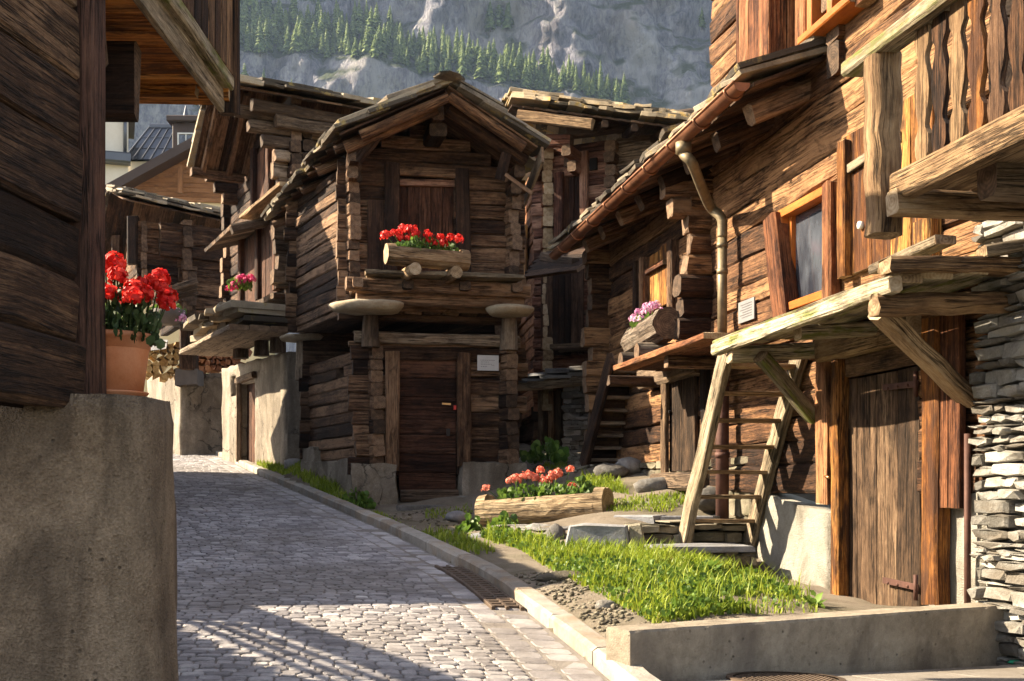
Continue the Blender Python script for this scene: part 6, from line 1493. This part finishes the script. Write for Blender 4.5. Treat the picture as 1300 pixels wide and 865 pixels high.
# loose stones
def rock(label, px, py, Y, sx, sy, sz, mat='stone_grey'):
    p = P(px, py, Y); mb = MB(); boulder(mb, p + V(0, 0, sz * .4), sx, sy, sz, 12); o = mb.build('rock', mat, loc=p); tag(o, label, 'rock')
rock('small blue-grey stone on the dirt beside the slate step', 581, 660, 13.8, .14, .10, .07, 'slate_slab')
rock('pale grey boulder in the grass behind the kerb', 606, 694, 11.9, .13, .11, .10, 'slate_slab')
rock('dark angular stone under the left end of the log trough', 640, 674, 13.1, .16, .12, .07)
rock('brown stone under the middle of the log trough', 690, 684, 12.0, .2, .14, .11)
rock('stone beside the big slate slab below the trough', 705, 692, 11.3, .12, .14, .14)
rock('low stone at the foot of the wall by the low door', 832, 622, 13.3, .25, .15, .10)
rock('grey stone at the foot of the plank stair', 776, 604, 14.6, .22, .15, .10)
rock('dark stone by the right foot of the plank stair', 800, 598, 14.8, .2, .15, .12)
rock('stone behind the ladder near the downpipe', 905, 640, 12.2, .22, .15, .13)
rock('pale flat rock on the bank behind the road drain', 716, 737, 9.0, .22, .12, .05, 'stone_wall')
rock('rounded stone in the grass strip below the middle barn', 372, 592, 19.2, .16, .12, .09)
rock('small stone on the gravel at the end of the low wall', 768, 772, 7.6, .07, .06, .04, 'stone_pale')
# ------------------------------------------------------------------ low concrete wall in front
A, B = V(.60, 5.98, 0), V(3.15, 7.33, 0); dv = (B - A).normalized(); nv = V(dv.y, -dv.x, 0); L = (B - A).length; mb = MB(); n = 60; th = .23
pr = [(0, -.4), (0, .865), (.012, .878), (th - .012, .878), (th, .865), (th, -.4)]; vs = []
for k in range(n + 1):
    for i, (o, z) in enumerate(pr):
        p = A + dv * L * k / n - nv * o + V(0, 0, z); q = p * 1; amp = .004; e = mnoise.noise(p * 6) * amp + mnoise.noise(p * 25) * .003 * (1 if i in (1, 2) else .3)
        vs.append(p + nv * e * (1 if i < 3 else -1) + V(0, 0, e * .6 if 1 <= i <= 4 else 0))
K = len(pr); fs = [[k*K + i, (k+1)*K + i, (k+1)*K + i + 1, k*K + i + 1] for k in range(n) for i in range(K - 1)] + [list(range(K)), [n*K + i for i in range(K - 1, -1, -1)]]
mb.add(vs, fs, [[(0, 0)] * len(f) for f in fs], .5); o = mb.build('low_wall', 'concrete_curb'); tag(o, 'low pitted concrete wall with sunlit top at the bottom right', 'wall')
p = V(*[3.02, 7.1, PAV(3.02, 7.1)]); mb = MB(); boulder(mb, p + V(0, 0, .012), .045, .02, .012, 8); o = mb.build('plastic_scrap', 'green_plastic'); tag(o, 'tiny green plastic scrap on the paving below the low wall', 'litter')
# drain grating and manhole cover
def roadz(t_, y): p = roadpt(t_, y); return p
mb = MB(); y = 8.25
for a_ in range(2):
    for k in range(19):
        yy = 8.3 + k * .105; c0_, c1_ = roadz(.03 + a_ * .10, yy), roadz(.115 + a_ * .10, yy); beam(mb, c0_ + V(0, 0, .002), c1_ + V(0, 0, .002), .055, .03, jit=.001, seg=2, mi=(0, 0))
for t_ in (.02, .122, .222):
    for k in range(8): a, b = roadz(t_, 8.22 + k * .26), roadz(t_, 8.22 + (k + 1) * .26); beam(mb, a + V(0, 0, -.003), b + V(0, 0, -.003), .025, .04, jit=.0, seg=2, mi=(0, 0))
o = mb.build('drain_grating', 'grate_iron'); tag(o, 'long rusty drain grating set in the road along the kerb', 'drain')
c = V(1.40, 6.05, 0); mb = MB(); nseg = 40
Z = lambda p: V(p.x, p.y, PAV(p.x, p.y) + .006)
ring = lambda r_: [Z(c + V(math.cos(2*math.pi*i/nseg) * r_, math.sin(2*math.pi*i/nseg) * r_, 0)) for i in range(nseg)]
for r0, r1, dz in ((.30, .265, .008), (.255, .0, .004)):
    vs = [p + V(0, 0, dz) for p in ring(r0)] + [p + V(0, 0, dz) for p in ring(max(r1, .001))] + [p - V(0, 0, .01) for p in ring(r0)]
    mb.add(vs, [[i, (i+1) % nseg, nseg + (i+1) % nseg, nseg + i] for i in range(nseg)] + [[i, 2*nseg + i, 2*nseg + (i+1) % nseg, (i+1) % nseg] for i in range(nseg)], [[(0, 0)] * 4] * (2 * nseg), .5)
for i in range(-8, 9):
    for j in range(-8, 9):
        x, y = i * .028 + (j % 2) * .014, j * .026
        if x*x + y*y < .235 ** 2: prism(mb, [Z(c + V(x + dx, y + dy, 0)) + V(0, 0, .009) for dx, dy in ((-.008, 0), (0, -.008), (.008, 0), (0, .008))], (0, 0, 1), .008, bev=.001)
o = mb.build('manhole_cover', 'grate_iron'); tag(o, 'round studded iron manhole cover in the paving, cut by the frame', 'manhole cover')
# ------------------------------------------------------------------ grass and weeds
def poly_in(x, y, poly):
    c = False; j = len(poly) - 1
    for i in range(len(poly)):
        if (poly[i][1] > y) != (poly[j][1] > y) and x < (poly[j][0] - poly[i][0]) * (y - poly[i][1]) / (poly[j][1] - poly[i][1]) + poly[i][0]: c = not c
        j = i
    return c
def grass(mb, poly, n, h0, h1, dens=lambda x, y: 1, w=.006):
    xs = [p[0] for p in poly]; ys = [p[1] for p in poly]; k = 0; tries = 0
    while k < n and tries < n * 12:
        tries += 1; x, y = U(min(xs), max(xs)), U(min(ys), max(ys))
        if not poly_in(x, y, poly) or R() > dens(x, y): continue
        k += 1; z = gz(x, y) - .01; h = U(h0, h1) * (.6 + .8 * abs(mnoise.noise(V(x * 1.7, y * 1.7, 4))) + .3 * R()); a = U(0, 6.28); dx, dy = math.cos(a), math.sin(a); l = U(.15, .75) * h; ww = w * U(.7, 1.5)
        b = V(x, y, z); sx = V(-dy, dx, 0) * ww; m_ = b + V(dx * l * .3, dy * l * .3, h * .6); t_ = b + V(dx * l, dy * l, h * U(.75, 1))
        mb.add([b - sx, b + sx, m_ + sx * .8, m_ - sx * .8, t_], [[0, 1, 2, 3], [3, 2, 4]], [[(0, 0)] * 4, [(0, 0)] * 3], min(1, max(0, R() * .7 + .3 * mnoise.noise(V(x * 2, y * 2, 9)) + .15)))
def pxpoly(l): return [(lambda p: (p.x, p.y))(P(*q)) for q in l]
G1 = pxpoly([(610, 700, 11.8), (660, 712, 10.8), (700, 735, 9.6), (770, 790, 7.75), (830, 800, 6.9), (920, 800, 7.1), (1045, 780, 7.5), (1010, 748, 8.9), (940, 735, 9.9), (850, 725, 10.2), (800, 718, 10.55), (720, 716, 10.7), (660, 690, 11.6), (620, 682, 12.4)])
den1 = lambda x, y: max(.05, min(1, .62 + 2.2 * mnoise.noise(V(x * 1.9, y * 1.9, 2.2)) + .8 * mnoise.noise(V(x * 5, y * 5, 6)))) * (.10 + .90 * min(1, max(0, (x - kerbx(y) - .28) / .30)))
mb = MB(); grass(mb, G1, 14500, .03, .12, den1); grass(mb, G1, 1500, .08, .25, den1, .0045)
grass(mb, pxpoly([(720, 712, 10.75), (800, 718, 10.55), (850, 725, 10.2), (940, 735, 9.9), (880, 750, 9.2), (760, 740, 9.9)]), 2200, .12, .26)
def strip(y0, y1, n, wd, h0, h1):
    k = 0
    poly = [(kerbx(y0) + .15, y0)] + [(kerbx(y) + .15, y) for y in np.arange(y0, y1, .4)] + [(kerbx(y) + .15 + wd(y), y) for y in np.arange(y1, y0, -.4)]
    grass(mb, poly, n, h0, h1)
strip(15.2, 22, 3600, lambda y: .38 if y > 17 else .28, .06, .16)
strip(12.2, 15.0, 450, lambda y: .12, .03, .09)
strip(10.6, 12.3, 500, lambda y: .30, .06, .16)
grass(mb, pxpoly([(790, 650, 12.3), (850, 652, 12.2), (880, 640, 12.9), (760, 638, 13.2), (735, 650, 12.9)]), 900, .04, .11)
grass(mb, pxpoly([(735, 628, 14.2), (800, 634, 13.3), (770, 612, 14.6), (740, 610, 15)]), 700, .06, .16)
grass(mb, pxpoly([(540, 662, 14.2), (600, 660, 14.2), (600, 648, 15), (540, 650, 15)]), 260, .03, .09)
grass(mb, pxpoly([(690, 600, 16.8), (720, 600, 16.6), (720, 592, 17.4), (690, 592, 17.4)]), 300, .05, .12)
for _ in range(260):
    i = random.randrange(15000)
tag(mb.build('grass', 'grass_blade', loc=(0, 0, 0)), 'uneven green grass on the bank behind the kerb', 'grass', kind='stuff')
mb = MB()
for _ in range(5200):      # clover and low leaves among the grass
    while True:
        x, y = U(-.6, 2.5), U(6.8, 12.4)
        if poly_in(x, y, G1) and R() < den1(x, y): break
    z = gz(x, y) + U(.02, .09) * (.5 + 1.6 * abs(mnoise.noise(V(x * 2.3, y * 2.3, 7)))); leaf_face(mb, V(x, y, z), V(U(-1, 1), U(-1, 1), U(-.2, .6)), U(.012, .036), up=V(U(-.5, .5), U(-.5, .5), 1).cross(V(1, .3, 0)))
tag(mb.build('clover', 'leaf_green', loc=(0, 0, 0)), 'clover and small leaves among the bank grass', 'ground cover', kind='stuff')
mb = MB()
for _ in range(2600):      # gravel
    x, y = U(-.3, 1.6), U(6.3, 9.4)
    if not (kerbx(y) + .16 < x < kerbx(y) + .75): continue
    s_ = U(.006, .018); boulder(mb, V(x, y, gz(x, y) + s_ * .4), s_ * 1.3, s_, s_ * .7, 5)
for _ in range(500):
    x, y = U(-2.2, -.2), U(12.6, 15.2)
    if x > kerbx(y) + .2: s_ = U(.006, .02); boulder(mb, V(x, y, gz(x, y) + s_ * .3), s_ * 1.3, s_, s_ * .7, 5)
for _ in range(700):
    x, y = U(.3, 1.3), U(15.5, 18.5); s_ = U(.012, .035); boulder(mb, V(x, y, gz(x, y) + s_ * .3), s_ * 1.3, s_, s_ * .7, 5)
tag(mb.build('gravel', 'stone_wall', loc=(0, 0, 0)), 'loose gravel behind the kerb and beside the barns', 'gravel', kind='stuff')
def broad(label, px, py, Y, n, h, rad, mat='leaf_green', lw=.30):
    b = P(px, py, Y); b.z = gz(b.x, b.y) - .01; mb = MB()
    for k in range(n):
        a = 6.283 * k / n + U(-.3, .3); d = V(math.cos(a), math.sin(a), 0); el = U(.5, 1.3); L_ = h * U(.7, 1.15); s = V(-d.y, d.x, 0); pts = []
        for j in range(5): f = j / 4; pts.append((b + d * rad * f * U(.9, 1.1) * math.cos(el * .3) + V(0, 0, L_ * (f * 1.0 - .35 * f * f) * math.sin(el)), L_ * lw * (.15, .6, 1, .8, .05)[j] * .5))
        vs = []
        for p, w in pts: vs += [p - s * w, p + V(0, 0, -w * .3), p + s * w]
        fs = []
        for j in range(4):
            for i in range(2): fs.append([j*3 + i, j*3 + i + 1, j*3 + i + 4, j*3 + i + 3])
        mb.add(vs, fs, [[(0, 0)] * 4] * len(fs), U(.5, 1), 0, True)
    o = mb.build('broadleaf_weed', mat, loc=b); tag(o, label, 'plant')
broad('tall bright dock weed in the grass below the ladder', 893, 742, 9.2, 13, .30, .16)
broad('small dock weed at the corner of the low wall, near the plank door', 1033, 772, 7.75, 9, .16, .10)
broad('broad weed in the grass left of the slate slab', 672, 706, 11.3, 9, .17, .12)
broad('broad weed left of the boulder behind the kerb', 588, 690, 12.2, 10, .2, .12)
broad('broad leaves in the grass right of the dock weed', 930, 750, 8.9, 9, .17, .12)
for x_, lab, Y_, r_, n_l in ((452, 'tuft of weeds at the pale corner block of the middle barn', 15.7, .26, 220), (734, 'leafy weeds behind the right end of the log trough', 13.9, .22, 200), (640, 'weeds in front of the log trough', 12.3, .16, 110), (596, 'small weeds beside the grey stone near the trough', 12.8, .14, 90)):
    b = P(x_, 640, Y_); b.z = gz(b.x, b.y); weeds('weed_tuft', lab, b, r_, r_ * .9, n_l, .065)
# ------------------------------------------------------------------ neighbours outside the frame that throw the lane's shade
def offhouse(name, label, c, ax, L, D, H, rise, z0=0, mat='wood_dark', over=.5):
    e = empty(name, V(c[0], c[1], z0), label, 'house'); d = V(ax[0], ax[1], 0).normalized(); n = V(-d.y, d.x, 0); o = V(c[0], c[1], 0)
    mb = MB(); q = [o, o + d * L, o + d * L + n * D, o + n * D]; low = [p + V(0, 0, z0 - .5) for p in q]; hi = [p + V(0, 0, H) for p in q]; g0_, g1_ = o + n * D/2 + V(0, 0, H + rise), o + d * L + n * D/2 + V(0, 0, H + rise)
    vs = low + hi + [g0_, g1_]; mb.add(vs, [[0, 1, 5, 4], [1, 2, 6, 9, 5], [2, 3, 7, 6], [3, 0, 4, 8, 7]], [[(0, z0), (L, z0), (L, H), (0, H)], [(0, z0), (D, z0), (D, H), (D/2, H + rise), (0, H)], [(0, z0), (L, z0), (L, H), (0, H)], [(0, z0), (D, z0), (D, H), (D/2, H + rise), (0, H)]], .4); mb.build('wall', mat, e)
    mb = MB(); sl_ = rise / (D / 2)
    for sg in (0, 1):
        a = (o if sg == 0 else o + n * D) - d * over + (n * -over if sg == 0 else n * over) + V(0, 0, H - over * sl_); b = a + d * (L + 2 * over); r_ = o + n * D/2 - d * over + V(0, 0, H + rise)
        qq = (a, b, r_ + d * (L + 2 * over), r_); deck(mb, qq, 10, .05); slabs(mb, tuple(p + V(0, 0, .03) for p in qq), .5, .6)
    mb.build('roof', 'wood_barn', e); return e, d, n
offhouse('log_house', 'old log house along the lane beyond the plinth wall, outside the left edge', (-4.85, 9.98), (-.15, .99), 5.2, 2.2, 4.05, .3, .8, 'wood_dark', .2)
offhouse('log_house', 'steep gabled log house up the lane, outside the left edge', (-7.75, 21.3), (-.938, -.346), 6, 6.7, 4.7, 3.4, 1.6, 'wood_dark', .15)
# unseen stair with slatted railing, added to throw striped shadow on the lane
sh_ = empty('shadow_stair', (-5.2, 7, .7), 'unseen boarded stair with slatted railing, added to cast striped shadow on the lane', 'stairs')
zl_ = lambda y: 3.60 + (7.06 - y) * .47
mb = MB()
for y in np.arange(4.3, 9.6, .2): beam(mb, V(-4.82, y + .1, .3), V(-4.82, y + .1, (zl_(y + .1) - .62) if y < 8.2 else min(2.78, zl_(y + .1) - .12)), .195, .04, up=V(1, 0, 0), jit=.003)
mb.build('boarding', 'wood_fence', sh_)
for k in range(4):
    mb = MB(); dz = -.215 - .10 * k; beam(mb, V(-4.8, 4.2, zl_(4.2) + dz), V(-4.8, 9.35, zl_(9.35) + dz), .03, .05, jit=.003); mb.build('rail', 'wood_fence', sh_)
mb = MB(); beam(mb, V(-4.8, 9.4, zl_(9.4) - .09), V(-4.8, 4.1, zl_(4.1) - .09), .08, .16); mb.build('handrail', 'wood_barn', sh_)
for y in (4.6, 6.4, 8.2, 9.33):
    mb = MB(); beam(mb, V(-4.86, y, zl_(y) - .7), V(-4.86, y, zl_(y) - .12), .08, .08); mb.build('post', 'wood_barn', sh_)
for k in range(14):
    y = 9.2 - k * .36; mb = MB(); beam(mb, V(-4.86, y, zl_(y) - .9), V(-5.7, y, zl_(y) - .9), .3, .05); mb.build('tread', 'wood_fence', sh_)

bb = empty('log_barn', (-1.1, 23.5, 2), 'dark log barn added behind the middle barn to keep the gap under it dark', 'barn')  # added filler barn; blocks the bright mountain behind the stilt gap
for (a, d, L, fl) in (((-2.0, 23), (1, 0), 1.85, 0), ((-2.0, 25), (0, -1), 2.0, 0), ((-.15, 23), (0, 1), 2.0, 0)):
    W = Wall(a, d); mb = MB(); logs(mb, W, 0, L, 1.9, 4.9, h=.24, th=.18); mb.build('wall', 'wood_dark', bb)
q = (V(-2.3, 22.7, 4.9), V(.0, 22.7, 4.9), V(.0, 25.3, 5.3), V(-2.3, 25.3, 5.3)); mb = MB(); deck(mb, q, 10); slabs(mb, q); mb.build('roof', 'roof_slate', bb).data.materials.append(MATS['wood_dark'])
# ------------------------------------------------------------------ camera, light, air
cam = bpy.data.cameras.new('camera'); co = bpy.data.objects.new('camera', cam); COL.objects.link(co)
co.location = (0, 0, CZ); co.rotation_euler = (math.pi / 2, 0, 0)
cam.sensor_width = 36; cam.sensor_fit = 'HORIZONTAL'; cam.lens = 36 * F / 1300; cam.shift_y = (HY - 432.5) / 1300; cam.clip_end = 3000; cam.clip_start = .05
scene.camera = co
AZ = math.radians(12); EL = math.radians(33)
S = V(-math.cos(AZ) * math.cos(EL), math.sin(AZ) * math.cos(EL), math.sin(EL))
sl = bpy.data.lights.new('sun', 'SUN'); sl.energy = 5.0; sl.angle = math.radians(.5); sl.color = (1, .85, .62)
so = bpy.data.objects.new('sun', sl); COL.objects.link(so); so.rotation_euler = (-S).to_track_quat('-Z', 'Y').to_euler(); so.location = S * 50
w = bpy.data.worlds.new('World'); scene.world = w; w.use_nodes = True; t = w.node_tree
sk = t.nodes.new('ShaderNodeTexSky'); sk.sky_type = 'NISHITA'; sk.sun_disc = False; sk.sun_elevation = EL; sk.sun_rotation = math.atan2(S.x, S.y)
bg = t.nodes['Background']; bg.inputs[1].default_value = .095
hs_ = t.nodes.new('ShaderNodeHueSaturation'); hs_.inputs['Saturation'].default_value = .6; t.links.new(sk.outputs[0], hs_.inputs['Color'])
mx_ = t.nodes.new('ShaderNodeMix'); mx_.data_type = 'RGBA'; mx_.blend_type = 'MULTIPLY'; mx_.inputs[0].default_value = 1; mx_.inputs[7].default_value = (1, .95, .91, 1)
t.links.new(hs_.outputs[0], mx_.inputs[6]); t.links.new(mx_.outputs[2], bg.inputs[0])
vs_ = scene.view_settings; vs_.view_transform = 'Standard'; vs_.look = 'None'; vs_.gamma = 1; vs_.use_curve_mapping = False; vs_.exposure = 2.15
scene.render.engine = 'CYCLES'; cy = scene.cycles
cy.max_bounces = 6; cy.diffuse_bounces = 4; cy.glossy_bounces = 3; cy.transmission_bounces = 3; cy.volume_bounces = 0; cy.transparent_max_bounces = 6
cy.use_denoising = True
# haze
hz = bpy.data.materials.new('haze'); hz.use_nodes = True; t = hz.node_tree; t.nodes.clear()
o_ = t.nodes.new('ShaderNodeOutputMaterial'); pv = t.nodes.new('ShaderNodeVolumePrincipled')
pv.inputs['Color'].default_value = (.52, .70, 1, 1); pv.inputs['Density'].default_value = HAZE; pv.inputs['Anisotropy'].default_value = .2
t.links.new(pv.outputs[0], o_.inputs['Volume']); MATS['haze'] = hz
mb = MB(); x0, x1, y0, y1, z0, z1 = -1700, 1700, -200, 1000, -40, 420
vs = [(x, y, z) for z in (z0, z1) for x, y in ((x0, y0), (x1, y0), (x1, y1), (x0, y1))]
mb.add(vs, [[3, 2, 1, 0], [4, 5, 6, 7], [0, 1, 5, 4], [1, 2, 6, 5], [2, 3, 7, 6], [3, 0, 4, 7]], [[(0, 0)] * 4] * 6, .5)
if HAZE > 0: tag(mb.build('haze', 'haze', loc=(0, 400, z0)), 'thin blue mountain haze over the whole valley', kind='stuff')
